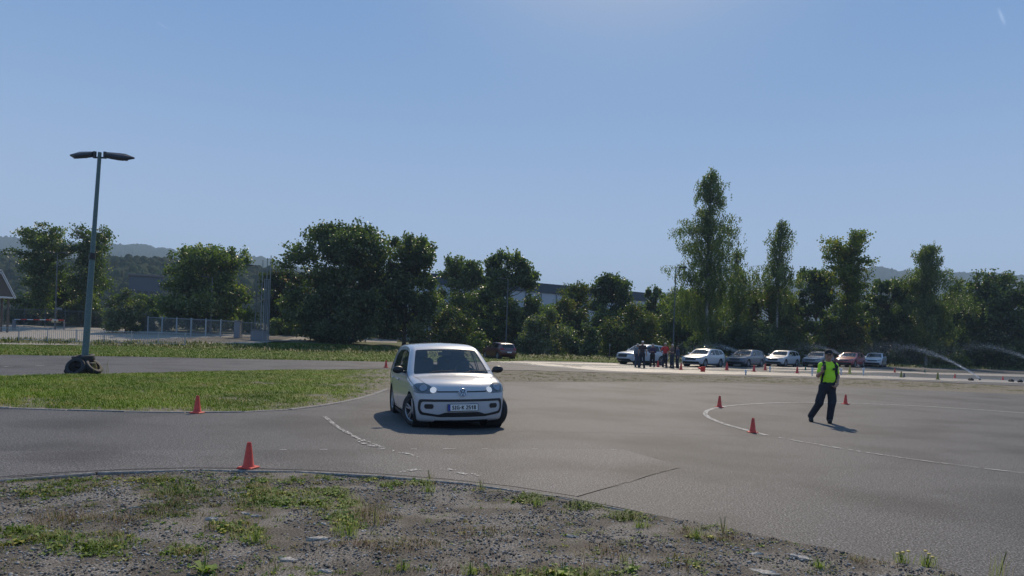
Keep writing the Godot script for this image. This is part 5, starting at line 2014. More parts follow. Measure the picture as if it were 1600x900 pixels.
func spec_up() -> Dictionary:
	var hl := [[0.40, 0.650], [0.52, 0.605], [0.74, 0.610], [0.84, 0.665], [0.84, 0.740], [0.72, 0.795], [0.62, 0.800], [0.50, 0.720]]
	return {
		"L": 3.6, "W": 1.645, "H": 1.454, "quality": 2, "paint": M.white, "wheel_r": 0.292, "tyre_w": 0.185, "axle_f": 0.6, "axle_r": 3.02,
		"steer": 0.5, "dash_y": 0.8, "dash_x": 1.1, "seats": [1.75, 2.6],
		"prof": [Vector2(0.16, 0.110), Vector2(0.05, 0.150), Vector2(0.01, 0.250), Vector2(0.0, 0.400), Vector2(0.005, 0.530), Vector2(0.03, 0.640), Vector2(0.08, 0.720), Vector2(0.2, 0.795), Vector2(0.45, 0.850), Vector2(0.7, 0.885), Vector2(0.86, 0.905), Vector2(1.0, 0.995), Vector2(1.25, 1.170), Vector2(1.48, 1.325), Vector2(1.62, 1.390), Vector2(1.85, 1.430), Vector2(2.25, 1.454), Vector2(2.75, 1.445), Vector2(3.2, 1.400), Vector2(3.33, 1.350), Vector2(3.46, 1.150), Vector2(3.54, 0.900), Vector2(3.585, 0.670), Vector2(3.6, 0.450), Vector2(3.57, 0.250), Vector2(3.46, 0.150)],
		"sec": [Vector2(0.100, 0.93), Vector2(0.250, 0.965), Vector2(0.500, 0.995), Vector2(0.670, 1.0), Vector2(0.830, 0.985), Vector2(0.920, 0.962), Vector2(1.150, 0.87), Vector2(1.370, 0.765), Vector2(1.500, 0.7)],
		"windscreen": [[-0.69, 0.9], [0.69, 0.9], [0.565, 1.5], [-0.565, 1.5]],
		"rear_window": [[-0.52, 1.290], [0.52, 1.290], [0.58, 0.970], [-0.58, 0.970]],
		"windows": [[[1.12, 0.925], [1.22, 1.000], [1.62, 1.275], [2.04, 1.325], [2.04, 0.915]], [[2.13, 0.915], [2.13, 1.325], [2.7, 1.310], [2.98, 1.200], [2.9, 0.950]]],
		"headlight": hl,
		"headlight_eyes": [[0.485, 0.664, 0.056, M.drl], [0.64, 0.692, 0.066, M.alloy]],
		"taillight": [[0.6, 1.050], [0.76, 1.050], [0.8, 0.700], [0.62, 0.700]],
		"nose_trims": [
			["grille_strip", M.plastic, [[[-0.42, 0.622], [0.42, 0.622], [0.42, 0.648], [-0.42, 0.648]]], 0.0, []],
			["bumper_frame", M.plastic, [[[-0.70, 0.250], [-0.40, 0.212], [0.40, 0.212], [0.70, 0.250], [0.735, 0.350], [0.72, 0.515], [-0.72, 0.515], [-0.735, 0.350]]], 0.05, [[[-0.665, 0.285], [-0.40, 0.250], [-0.30, 0.300], [0.30, 0.300], [0.40, 0.250], [0.665, 0.285], [0.70, 0.360], [0.685, 0.470], [-0.685, 0.470], [-0.70, 0.360]]]],
			["fog_light", M.plastic, [[[-0.62, 0.360], [-0.5, 0.360], [-0.48, 0.395], [-0.5, 0.430], [-0.62, 0.430], [-0.64, 0.395]]], 0.03, []],
			["fog_light", M.plastic, [[[0.62, 0.360], [0.5, 0.360], [0.48, 0.395], [0.5, 0.430], [0.62, 0.430], [0.64, 0.395]]], 0.03, []],
			["lower_lip", M.plastic, [[[-0.5, 0.110], [0.5, 0.110], [0.46, 0.155], [-0.46, 0.155]]], 0.0, []],
		],
		"flank_trims": [[[2.05, 0.920], [2.05, 1.315], [2.125, 1.315], [2.125, 0.920]], [[0.3, 0.090], [3.3, 0.090], [3.3, 0.175], [0.3, 0.175]]],
		"door_lines": [[[1.0, 0.910], [1.03, 0.550], [1.12, 0.220]], [[2.085, 0.910], [2.085, 0.450], [2.06, 0.220]], [[2.72, 0.550], [2.86, 0.800], [2.95, 0.930]], [[1.12, 0.220], [2.06, 0.220], [2.66, 0.250]], [[0.0, 0.670], [0.28, 0.750], [0.6, 0.810], [1.0, 0.900]]],
		"handles": [1.95, 2.72], "mirror": [1.18, 0.94],
	}

func spec_far(kind: String, pm: Material) -> Dictionary:
	var d := {}
	if kind == "estate":
		d = {
			"L": 4.65, "W": 1.82, "H": 1.48, "wheel_r": 0.325, "tyre_w": 0.21, "axle_f": 0.92, "axle_r": 3.6, "dash_x": 1.55, "seats": [2.2, 3.1],
			"prof": [Vector2(0.2, 0.18), Vector2(0.06, 0.24), Vector2(0.0, 0.45), Vector2(0.03, 0.62), Vector2(0.12, 0.74), Vector2(0.5, 0.85), Vector2(1.0, 0.93), Vector2(1.3, 0.965), Vector2(1.55, 1.08), Vector2(2.0, 1.36), Vector2(2.25, 1.44), Vector2(2.7, 1.48), Vector2(3.4, 1.47), Vector2(4.1, 1.4), Vector2(4.28, 1.33), Vector2(4.48, 1.05), Vector2(4.6, 0.85), Vector2(4.65, 0.6), Vector2(4.6, 0.35), Vector2(4.45, 0.22)],
			"windscreen": [[-0.72, 1.36], [0.72, 1.36], [0.58, 2.05], [-0.58, 2.05]],
			"rear_window": [[-0.55, 1.3], [0.55, 1.3], [0.64, 0.98], [-0.64, 0.98]],
			"windows": [[[1.62, 0.97], [2.1, 1.3], [2.6, 1.37], [2.62, 0.96]], [[2.7, 0.96], [2.68, 1.37], [3.4, 1.36], [3.45, 0.97]], [[3.52, 0.98], [3.48, 1.35], [3.95, 1.3], [4.2, 1.05]]],
			"headlight": [[0.5, 0.66], [0.8, 0.68], [0.87, 0.74], [0.8, 0.77], [0.5, 0.73]], "taillight": [[0.5, 0.92], [0.86, 0.95], [0.86, 0.78], [0.5, 0.78]],
			"nose_trims": [["grille", M.plastic, [[[-0.46, 0.5], [0.46, 0.5], [0.46, 0.69], [-0.46, 0.69]]], 0.03, []], ["lower_grille", M.plastic, [[[-0.75, 0.24], [0.75, 0.24], [0.68, 0.4], [-0.68, 0.4]]], 0.04, []]],
			"mirror": [1.7, 1.0],
		}
	elif kind == "suv":
		d = {
			"L": 4.5, "W": 1.86, "H": 1.64, "wheel_r": 0.36, "tyre_w": 0.23, "axle_f": 0.92, "axle_r": 3.55, "dash_x": 1.5, "seats": [2.1, 3.0],
			"prof": [Vector2(0.22, 0.24), Vector2(0.06, 0.32), Vector2(0.0, 0.5), Vector2(0.02, 0.75), Vector2(0.12, 0.9), Vector2(0.5, 1.0), Vector2(1.0, 1.06), Vector2(1.25, 1.09), Vector2(1.5, 1.22), Vector2(1.95, 1.5), Vector2(2.2, 1.59), Vector2(2.7, 1.64), Vector2(3.4, 1.62), Vector2(3.98, 1.55), Vector2(4.12, 1.46), Vector2(4.32, 1.15), Vector2(4.44, 0.95), Vector2(4.5, 0.65), Vector2(4.46, 0.42), Vector2(4.3, 0.28)],
			"windscreen": [[-0.74, 1.3], [0.74, 1.3], [0.6, 2.0], [-0.6, 2.0]],
			"rear_window": [[-0.56, 1.44], [0.56, 1.44], [0.64, 1.1], [-0.64, 1.1]],
			"windows": [[[1.56, 1.08], [2.05, 1.43], [2.5, 1.51], [2.52, 1.07]], [[2.6, 1.07], [2.58, 1.52], [3.3, 1.5], [3.35, 1.09]], [[3.42, 1.1], [3.38, 1.49], [3.75, 1.44], [3.95, 1.18]]],
			"headlight": [[0.5, 0.78], [0.8, 0.79], [0.88, 0.86], [0.8, 0.9], [0.5, 0.86]], "taillight": [[0.5, 1.06], [0.88, 1.06], [0.88, 0.88], [0.5, 0.88]],
			"nose_trims": [["grille", M.plastic, [[[-0.48, 0.58], [0.48, 0.58], [0.48, 0.84], [-0.48, 0.84]]], 0.03, []], ["lower_grille", M.plastic, [[[-0.8, 0.28], [0.8, 0.28], [0.72, 0.46], [-0.72, 0.46]]], 0.04, []]],
			"mirror": [1.68, 1.12],
		}
	else:
		d = {
			"L": 4.25, "W": 1.79, "H": 1.46, "wheel_r": 0.318, "tyre_w": 0.21, "axle_f": 0.88, "axle_r": 3.5, "dash_x": 1.45, "seats": [2.05, 2.9],
			"prof": [Vector2(0.2, 0.18), Vector2(0.06, 0.24), Vector2(0.0, 0.45), Vector2(0.03, 0.62), Vector2(0.12, 0.75), Vector2(0.5, 0.86), Vector2(0.95, 0.94), Vector2(1.2, 0.97), Vector2(1.45, 1.09), Vector2(1.9, 1.36), Vector2(2.15, 1.43), Vector2(2.6, 1.46), Vector2(3.2, 1.44), Vector2(3.7, 1.38), Vector2(3.85, 1.31), Vector2(4.05, 1.05), Vector2(4.18, 0.9), Vector2(4.25, 0.62), Vector2(4.2, 0.36), Vector2(4.05, 0.24)],
			"windscreen": [[-0.72, 1.26], [0.72, 1.26], [0.58, 1.95], [-0.58, 1.95]],
			"rear_window": [[-0.54, 1.29], [0.54, 1.29], [0.62, 1.0], [-0.62, 1.0]],
			"windows": [[[1.52, 0.97], [2.0, 1.3], [2.5, 1.36], [2.52, 0.96]], [[2.6, 0.96], [2.58, 1.36], [3.2, 1.34], [3.5, 1.2], [3.4, 0.98]]],
			"headlight": [[0.48, 0.66], [0.78, 0.68], [0.85, 0.75], [0.78, 0.78], [0.48, 0.73]], "taillight": [[0.5, 0.96], [0.84, 0.98], [0.84, 0.8], [0.5, 0.8]],
			"nose_trims": [["grille", M.plastic, [[[-0.46, 0.56], [0.46, 0.56], [0.46, 0.69], [-0.46, 0.69]]], 0.03, []], ["lower_grille", M.plastic, [[[-0.72, 0.24], [0.72, 0.24], [0.66, 0.42], [-0.66, 0.42]]], 0.04, []]],
			"mirror": [1.62, 1.0],
		}
	var H: float = d.H
	var belt: float = d.windows[0][0][1]
	d.sec = [Vector2(0.15, 0.93), Vector2(0.35, 0.975), Vector2(0.6, 1.0), Vector2(belt - 0.18, 1.0), Vector2(belt - 0.04, 0.97), Vector2(belt + 0.06, 0.93), Vector2(H - 0.1, 0.77), Vector2(H + 0.05, 0.7)]
	d.paint = pm
	d.rear_glass = M.privacy
	d.side_glass = M.privacy
	d.mirror_mat = pm
	d.flank_trims = [[[0.4, 0.14], [d.L - 0.4, 0.14], [d.L - 0.4, 0.27], [0.4, 0.27]]]
	d.door_lines = []
	d.handles = []
	return d

func add_up() -> void:
	# front axle stands at about 12.9 m
	var root := thing("hatchback_car", "small white hatchback turning on the asphalt with its front wheels steered", "car")
	var a := P(640, 664)
	var bb := P(779, 667)
	var fa := (a + bb) * 0.5
	var yaw := 0.29
	root.rotation.y = yaw
	var ctr := fa - Basis(Vector3.UP, yaw) * Vector3(0, 0, 1.2)
	root.position = Vector3(ctr.x, G(ctr.x, ctr.z), ctr.z)
	make_car(root, spec_up())
	number_plate(root, "SIG·K 2518", Vector3(0, 0.385, 1.815), -0.02)
	# round emblem on the grille strip: a ring with two stacked angular letters
	var e := Node3D.new()
	e.name = "emblem"
	root.add_child(e)
	e.position = Vector3(0, 0.638, 1.785)
	e.rotation.x = -0.28
	var b := MB.new()
	b.lathe([Vector2(0, 0.0), Vector2(0.066, 0.0), Vector2(0.07, -0.03)], Transform3D(Basis(Vector3.RIGHT, PI / 2)), 28)
	put("disc", b, M.greyblue, e)
	b = MB.new()
	var ring := []
	var rad := []
	for i in 33:
		ring.append(Vector3(cos(TAU * i / 32), sin(TAU * i / 32), 0) * 0.065 + Vector3(0, 0, 0.004))
		rad.append(0.0065)
	b.tube(ring, rad, 6, false)
	put("ring", b, M.chrome, e)
	for l in [[[-0.026, 0.054], [0.0, 0.004], [0.026, 0.054]], [[-0.054, 0.028], [-0.024, -0.05], [0.0, -0.008], [0.024, -0.05], [0.054, 0.028]]]:
		b = MB.new()
		for i in l.size() - 1:
			var p0 := Vector3(l[i][0], l[i][1], 0.006)
			var p1 := Vector3(l[i + 1][0], l[i + 1][1], 0.006)
			var d := (p1 - p0).normalized()
			b.box((p0 + p1) * 0.5, Vector3((p1 - p0).length() + 0.006, 0.011, 0.007), Basis(d, Vector3(-d.y, d.x, 0), Vector3(0, 0, 1)), 0.002)
		put("letter", b, M.chrome, e)
	# bonnet shut lines
	var c := CarShape.new()
	var sp := spec_up()
	c.L = sp.L
	c.hw = sp.W * 0.5
	c.sec = sp.sec
	c.setup(sp.prof)
	b = MB.new()
	for s in [-1.0, 1.0]:
		var g := over(c, [[0.60 * s, 0.2], [0.607 * s, 0.2], [0.707 * s, 0.86], [0.70 * s, 0.86]])
		cpatch(b, c.top, ticks(0.0, c.U, 110), ticks(-1.0, 1.0, 20), [g], [], 0.003)
	put("bonnet_gap", b, M.ink, root)
	for s in [-0.42, 0.22]:
		b = MB.new()
		b.tube([Vector3(s, 0.93, 0.95), Vector3(s + 0.12, 0.955, 0.92), Vector3(s + 0.5, 0.965, 0.9)], [0.008, 0.01, 0.006], 6)
		put("wiper", b, M.plastic, root)
	b = MB.new()
	b.tube([Vector3(0, 1.42, -1.2), Vector3(0, 1.6, -1.4)], [0.006, 0.003], 6)
	put("aerial", b, M.plastic, root)
	# the body leans outwards in the bend; the wheels stay on the ground
	var lean := Transform3D(Basis(), Vector3(0, 0.3, 0)) * Transform3D(Basis(Vector3(0, 0, 1), 0.026), Vector3.ZERO) * Transform3D(Basis(), Vector3(0, -0.3, 0))
	for ch: Node3D in root.get_children():
		if not String(ch.name).begins_with("wheel"):
			ch.transform = lean * ch.transform

func add_far_cars() -> void:
	var grp := "cars parked in a row beyond the wet track"
	# kind, paint, left px, right px, ground row, turn, label
	var list := [
		["suv", M.silver, 1003, 569.5, -0.95, "pale silver crossover parked behind the standing group of people"],
		["estate", M.white, 1099, 572.5, -0.72, "white estate car parked beside the standing group, first of the row"],
		["estate", M.greyblue, 1165, 572.5, -0.72, "dark blue estate car parked between two white estate cars"],
		["estate", M.white, 1222, 572.0, -0.72, "white estate car parked between the dark blue car and a grey car"],
		["hatch", M.grey, 1278, 573.0, -0.72, "grey hatchback parked behind the man in the neon shirt"],
		["hatch", M.redcar, 1328, 573.0, -0.72, "bright red hatchback parked beside the last white car"],
		["hatch", M.white, 1367, 573.0, -0.6, "white hatchback at the end of the row beside the red car"],
	]
	for q in list:
		var p := P(q[2], q[3])
		var o := thing("parked_car", q[5], "car", p, q[4], grp)
		make_car(o, spec_far(q[0], q[1]))
	var p := P(779, 560.5)
	var o := thing("driving_car", "dark red hatchback seen from behind on the far road", "car", p, PI + 0.5)
	var s := spec_far("hatch", M.darkred)
	s.H = 1.46
	make_car(o, s)
	o.scale = Vector3(0.86, 0.94, 0.86)
	number_plate(o, "", Vector3(0, 0.62, -2.13), 0.0, true)

# ---------------------------------------------------------------- people: tapered capsules joined smoothly, meshed as surface nets
# bones: [a, b, ra, rb, squash z]; planes: [normal, distance] keep n.p < d
func nets(b: MB, bones: Array, cell: float, k: float, planes := []) -> void:
	var lo := Vector3(1e9, 1e9, 1e9)
	var hi := -lo
	for q in bones:
		var m := maxf(q[2], q[3]) + cell * 3 + k
		for e in 2:
			lo = lo.min(q[e] - Vector3.ONE * m)
			hi = hi.max(q[e] + Vector3.ONE * m)
	var nx := int((hi.x - lo.x) / cell) + 2
	var ny := int((hi.y - lo.y) / cell) + 2
	var nz := int((hi.z - lo.z) / cell) + 2
	var f := PackedFloat32Array()
	f.resize(nx * ny * nz)
	f.fill(1.0)
	for q in bones:
		var A: Vector3 = q[0]
		var B: Vector3 = q[1]
		var ra: float = q[2]
		var rb: float = q[3]
		var sq: float = q[4] if q.size() > 4 else 1.0
		var m := maxf(ra, rb) * maxf(1.0, 1.0) + cell * 2.5 + k
		var l: Vector3 = (A.min(B) - Vector3.ONE * m - lo) / cell
		var h: Vector3 = (A.max(B) + Vector3.ONE * m - lo) / cell
		var ab := B - A
		var len2 := maxf(ab.length_squared(), 1e-9)
		for iz in range(maxi(0, int(l.z)), mini(nz, int(h.z) + 1)):
			for iy in range(maxi(0, int(l.y)), mini(ny, int(h.y) + 1)):
				var base := (iz * ny + iy) * nx
				for ix in range(maxi(0, int(l.x)), mini(nx, int(h.x) + 1)):
					var p := lo + Vector3(ix, iy, iz) * cell
					var t := clampf((p - A).dot(ab) / len2, 0, 1)
					var d := p - A - ab * t
					d.z /= sq
					var v := d.length() - lerpf(ra, rb, t)
					var o := f[base + ix]
					var hh := maxf(k - absf(o - v), 0.0) / k
					f[base + ix] = minf(o, v) - hh * hh * k * 0.25
	for pl in planes:
		var n: Vector3 = pl[0]
		for iz in nz:
			for iy in ny:
				var base := (iz * ny + iy) * nx
				for ix in nx:
					var v := (lo + Vector3(ix, iy, iz) * cell).dot(n) - (pl[1] as float)
					if v > f[base + ix]:
						f[base + ix] = v
	var vid := {}
	var pos := PackedVector3Array()
	var nrm := PackedVector3Array()
	var off := [0, 1, nx, nx + 1, nx * ny, nx * ny + 1, nx * ny + nx, nx * ny + nx + 1]
	var cor := [Vector3(0, 0, 0), Vector3(1, 0, 0), Vector3(0, 1, 0), Vector3(1, 1, 0), Vector3(0, 0, 1), Vector3(1, 0, 1), Vector3(0, 1, 1), Vector3(1, 1, 1)]
	var edges := [[0, 1], [0, 2], [0, 4], [1, 3], [1, 5], [2, 3], [2, 6], [4, 5], [4, 6], [3, 7], [5, 7], [6, 7]]
	for iz in nz - 1:
		for iy in ny - 1:
			var base := (iz * ny + iy) * nx
			for ix in nx - 1:
				var i := base + ix
				var v0 := f[i]
				if absf(v0) > cell * 2.0:
					continue
				var s := 0
				for c in 8:
					if f[i + off[c]] < 0.0:
						s += 1
				if s == 0 or s == 8:
					continue
				var acc := Vector3.ZERO
				var cnt := 0
				for e in edges:
					var a := f[i + off[e[0]]]
					var bb := f[i + off[e[1]]]
					if (a < 0.0) != (bb < 0.0):
						acc += (cor[e[0]] as Vector3).lerp(cor[e[1]], a / (a - bb))
						cnt += 1
				acc /= cnt
				vid[i] = pos.size()
				pos.append(lo + (Vector3(ix, iy, iz) + acc) * cell)
				var g := Vector3(f[i + 1] + f[i + off[3]] + f[i + off[5]] + f[i + off[7]] - f[i] - f[i + off[2]] - f[i + off[4]] - f[i + off[6]], f[i + off[2]] + f[i + off[3]] + f[i + off[6]] + f[i + off[7]] - f[i] - f[i + 1] - f[i + off[4]] - f[i + off[5]], f[i + off[4]] + f[i + off[5]] + f[i + off[6]] + f[i + off[7]] - f[i] - f[i + 1] - f[i + off[2]] - f[i + off[3]])
				nrm.append(g.normalized())
	var st := [1, nx, nx * ny]
	for i: int in vid:
		for ax in 3:
			var u: int = st[(ax + 1) % 3]
			var w: int = st[(ax + 2) % 3]
			if (f[i] < 0.0) == (f[i + st[ax]] < 0.0):
				continue
			if not (vid.has(i - u) and vid.has(i - w) and vid.has(i - u - w)):
				continue
			var a: int = vid[i]
			var bq: int = vid[i - u]
			var c: int = vid[i - u - w]
			var d: int = vid[i - w]
			b.tri(pos[a], pos[bq], pos[c], nrm[a], nrm[bq], nrm[c])
			b.tri(pos[a], pos[c], pos[d], nrm[a], nrm[c], nrm[d])

func hand_bones(w: Vector3, dirn: Vector3, side: Vector3, curl: float) -> Array:
	# wrist, direction of the palm, direction towards the thumb
	var palm := dirn.normalized()
	var th := side.normalized()
	var nn := palm.cross(th).normalized()
	var o := [[w, w + palm * 0.085, 0.03, 0.034, 1.0]]
	for i in 4:
		var lat := th * (0.03 - 0.02 * i)
		var l: float = [0.075, 0.083, 0.077, 0.06][i]
		var p0 := w + palm * 0.085 + lat
		var d1 := (palm * cos(curl) + nn * sin(curl))
		var d2 := (palm * cos(curl * 2.1) + nn * sin(curl * 2.1))
		o.append([p0 - palm * 0.03, p0 + d1 * l * 0.55, 0.011, 0.0095])
		o.append([p0 + d1 * l * 0.55, p0 + d1 * l * 0.55 + d2 * l * 0.5, 0.0095, 0.008])
	var t0 := w + palm * 0.03 + th * 0.028
	var t1 := t0 + (palm * 0.6 + th * 0.7 + nn * 0.3).normalized() * 0.042
	o.append([w + palm * 0.02, t0, 0.017, 0.015])
	o.append([t0, t1, 0.0135, 0.011])
	o.append([t1, t1 + (palm * 0.85 + th * 0.15 + nn * 0.5).normalized() * 0.034, 0.011, 0.009])
	return o

# J: joints. spec: shirt, trousers, shoes, hat / hair materials
func make_person(root: Node3D, J: Dictionary, S: Dictionary, near := false) -> void:
	var cell := 0.016 if near else 0.03
	var k := 0.04
	var face: Vector3 = J.face           # direction the head looks
	var hd: Vector3 = J.head
	var right := Vector3.UP.cross(face).normalized()
	var skin := [
		[J.neck, hd + Vector3(0, -0.03, 0), 0.058, 0.055],
		[J.chest, J.neck, 0.09, 0.06],
		[J.chest, J.pelvis, 0.12, 0.11, 0.8],
		[J.chest, J.ls, 0.09, 0.05], [J.chest, J.rs, 0.09, 0.05],
		[J.ls, J.le, 0.05, 0.042], [J.le, J.lw, 0.043, 0.029],
		[J.rs, J.re, 0.05, 0.042], [J.re, J.rw, 0.043, 0.029],
		[J.pelvis, J.lh, 0.1, 0.085], [J.pelvis, J.rh, 0.1, 0.085],
		[J.lh, J.lk, 0.08, 0.055], [J.lk, J.la, 0.055, 0.036],
		[J.rh, J.rk, 0.08, 0.055], [J.rk, J.ra, 0.055, 0.036],
	]
	var head := [
		[hd + Vector3(0, 0.035, 0) - face * 0.012, hd + Vector3(0, 0.0, 0) - face * 0.01, 0.088, 0.082],
		[hd + face * 0.02 + Vector3(0, -0.02, 0), hd + face * 0.035 + Vector3(0, -0.085, 0), 0.066, 0.042],
		[hd + face * 0.085 + Vector3(0, 0.005, 0), hd + face * 0.105 + Vector3(0, -0.032, 0), 0.01, 0.015],
		[hd + right * 0.078 + Vector3(0, 0.0, 0), hd + right * 0.08 + Vector3(0, -0.03, 0), 0.018, 0.012],
		[hd - right * 0.078 + Vector3(0, 0.0, 0), hd - right * 0.08 + Vector3(0, -0.03, 0), 0.018, 0.012],
		[hd + face * 0.082 + right * 0.03 + Vector3(0, 0.028, 0), hd + face * 0.082 - right * 0.03 + Vector3(0, 0.028, 0), 0.014, 0.014],
		[hd + face * 0.072 + right * 0.014 + Vector3(0, -0.06, 0), hd + face * 0.072 - right * 0.014 + Vector3(0, -0.06, 0), 0.013, 0.013],
	]
	var b := MB.new()
	if near:
		nets(b, skin, cell, k)
		nets(b, head, 0.007, 0.018)
		nets(b, [[hd + Vector3(0, -0.06, 0), J.neck, 0.057, 0.06]], 0.012, 0.02)
		nets(b, hand_bones(J.lw, J.ld, J.lt, S.get("lcurl", 0.5)), 0.005, 0.008)
		nets(b, hand_bones(J.rw, J.rd, J.rt, S.get("rcurl", 0.4)), 0.005, 0.008)
	else:
		for q in head.slice(0, 3): skin.append(q)
		skin.append([J.lw, J.lw + J.ld * 0.13, 0.034, 0.026])
		skin.append([J.rw, J.rw + J.rd * 0.13, 0.034, 0.026])
		nets(b, skin, cell, k)
	put("body", b, M.skin, root)
	# shirt: torso and upper arms, cut at the hem
	b = MB.new()
	var sleeve: float = S.get("sleeve", 0.62)
	var belly: Vector3 = (J.chest + J.pelvis) * 0.5
	var shirt := [
		[J.chest + Vector3(0, 0.02, 0), belly, 0.145, S.get("belly", 0.15), 0.86],
		[belly, J.pelvis + Vector3(0, -0.02, 0), S.get("belly", 0.15), 0.155, 0.86],
		[J.neck + Vector3(0, -0.04, 0), J.ls, 0.07, 0.058], [J.neck + Vector3(0, -0.04, 0), J.rs, 0.07, 0.058],
		[J.chest, J.ls, 0.11, 0.055, 0.9], [J.chest, J.rs, 0.11, 0.055, 0.9],
		[J.ls, J.ls + (J.le - J.ls) * minf(sleeve, 1.0), 0.058, 0.062],
		[J.rs, J.rs + (J.re - J.rs) * minf(sleeve, 1.0), 0.058, 0.062],
	]
	if sleeve > 1.0:
		shirt.append([J.le, J.lw, 0.06, 0.042])
		shirt.append([J.re, J.rw, 0.06, 0.042])
	nets(b, shirt, cell, 0.05, [[Vector3.DOWN, -(J.pelvis.y + S.get("hem", -0.02))]])
	put("shirt", b, S.shirt, root)
	b = MB.new()
	var tr := [
		[J.pelvis + Vector3(0, 0.06, 0), (J.lh + J.rh) * 0.5, 0.15, 0.15, 0.82],
		[J.pelvis, J.lh, 0.13, 0.105], [J.pelvis, J.rh, 0.13, 0.105],
		[J.lh, J.lk, 0.105, 0.082], [J.lk, J.la + Vector3(0, 0.02, 0), 0.085, 0.075],
		[J.rh, J.rk, 0.105, 0.082], [J.rk, J.ra + Vector3(0, 0.02, 0), 0.085, 0.075],
	]
	if near:
		tr.append([J.rh.lerp(J.rk, 0.55) + Vector3(0.05, 0, 0), J.rh.lerp(J.rk, 0.85) + Vector3(0.055, 0, 0), 0.06, 0.06])
		tr.append([J.lh.lerp(J.lk, 0.55) + Vector3(-0.05, 0, 0), J.lh.lerp(J.lk, 0.85) + Vector3(-0.055, 0, 0), 0.06, 0.06])
	nets(b, tr, cell, 0.035)
	put("trousers", b, S.trousers, root)
	for e in [[J.la, J.lf], [J.ra, J.rf]]:
		b = MB.new()
		var an: Vector3 = e[0]
		var toe: Vector3 = e[1]
		var heel := an - (toe - an).normalized() * 0.045
		heel.y = toe.y
		nets(b, [[an + Vector3(0, 0.03, 0), heel, 0.055, 0.045], [heel, toe, 0.045, 0.04], [an, toe, 0.05, 0.04]], 0.012 if near else 0.03, 0.03, [[Vector3.DOWN, -(toe.y - 0.04)]])
		put("shoe", b, S.shoes, root)
	if S.has("cap"):
		b = MB.new()
		nets(b, [[hd + Vector3(0, 0.06, 0) - face * 0.012, hd + Vector3(0, 0.05, 0) - face * 0.012, 0.096, 0.1]], 0.008 if near else 0.025, 0.02, [[Vector3.DOWN, -(hd.y + 0.045)]])
		nets(b, [[hd + Vector3(0, 0.052, 0) + face * 0.06 + right * 0.045, hd + Vector3(0, 0.045, 0) + face * 0.15 + right * 0.025, 0.016, 0.014], [hd + Vector3(0, 0.052, 0) + face * 0.06 - right * 0.045, hd + Vector3(0, 0.045, 0) + face * 0.15 - right * 0.025, 0.016, 0.014], [hd + Vector3(0, 0.055, 0) + face * 0.06, hd + Vector3(0, 0.05, 0) + face * 0.16, 0.018, 0.014]], 0.008 if near else 0.02, 0.02)
		put("cap", b, S.cap, root)
	if S.has("hair"):
		b = MB.new()
		nets(b, [[hd + Vector3(0, 0.055, 0) - face * 0.025, hd + Vector3(0, -0.01, 0) - face * 0.035, 0.094, 0.085], [hd + Vector3(0, 0.0, 0) - face * 0.04, hd + Vector3(0, S.get("hair_drop", -0.03), 0) - face * 0.04, 0.082, 0.07]], 0.01 if near else 0.025, 0.02)
		put("hair", b, S.hair, root)
	if near:
		for s in [-1.0, 1.0]:
			b = MB.new()
			b.ball(hd + face * 0.082 + right * 0.031 * s + Vector3(0, 0.006, 0), Vector3(0.012, 0.009, 0.012), Basis(), 10, 6)
			put("eye", b, M.dark, root)
		b = MB.new()
		nets(b, [[hd + face * 0.083 + right * 0.02 + Vector3(0, -0.06, 0), hd + face * 0.083 - right * 0.02 + Vector3(0, -0.06, 0), 0.005, 0.005]], 0.004, 0.005)
		put("mouth", b, M.darkred, root)

func pose(h: float, arms := "down", spread := 0.1) -> Dictionary:
	var s := h / 1.75
	var J := {
		"head": Vector3(0, 1.63, 0.01), "neck": Vector3(0, 1.49, -0.01), "chest": Vector3(0, 1.3, 0), "pelvis": Vector3(0, 0.98, 0),
		"ls": Vector3(-0.18, 1.42, -0.01), "rs": Vector3(0.18, 1.42, -0.01), "lh": Vector3(-0.09, 0.9, 0), "rh": Vector3(0.09, 0.9, 0),
		"lk": Vector3(-0.1 - spread * 0.3, 0.5, 0.02), "rk": Vector3(0.1 + spread * 0.3, 0.5, 0.01), "la": Vector3(-0.1 - spread, 0.08, -0.02), "ra": Vector3(0.1 + spread, 0.08, -0.04),
		"lf": Vector3(-0.13 - spread, 0.04, 0.14), "rf": Vector3(0.13 + spread, 0.04, 0.12), "face": Vector3(0, 0, 1),
		"le": Vector3(-0.25, 1.13, -0.02), "lw": Vector3(-0.26, 0.89, 0.06), "re": Vector3(0.25, 1.13, -0.02), "rw": Vector3(0.26, 0.89, 0.06),
		"ld": Vector3(0, -1, 0.1), "rd": Vector3(0, -1, 0.1), "lt": Vector3(0, 0, 1), "rt": Vector3(0, 0, 1),
	}
	if arms == "crossed":
		J.le = Vector3(-0.24, 1.14, 0.06); J.lw = Vector3(0.0, 1.18, 0.2); J.ld = Vector3(1, 0.1, 0)
		J.re = Vector3(0.24, 1.14, 0.06); J.rw = Vector3(-0.02, 1.15, 0.19); J.rd = Vector3(-1, 0.1, 0)
	elif arms == "hips":
		J.le = Vector3(-0.36, 1.16, -0.05); J.lw = Vector3(-0.19, 1.0, 0.08); J.ld = Vector3(0.7, -0.5, 0.3).normalized()
		J.re = Vector3(0.36, 1.16, -0.05); J.rw = Vector3(0.19, 1.0, 0.08); J.rd = Vector3(-0.7, -0.5, 0.3).normalized()
	elif arms == "pocket":
		J.le = Vector3(-0.29, 1.15, -0.08); J.lw = Vector3(-0.2, 0.94, 0.08); J.ld = Vector3(0.2, -0.9, 0.1).normalized()
	for k in J:
		if not k in ["face", "ld", "rd", "lt", "rt"]:
			J[k] = J[k] * s
	return J

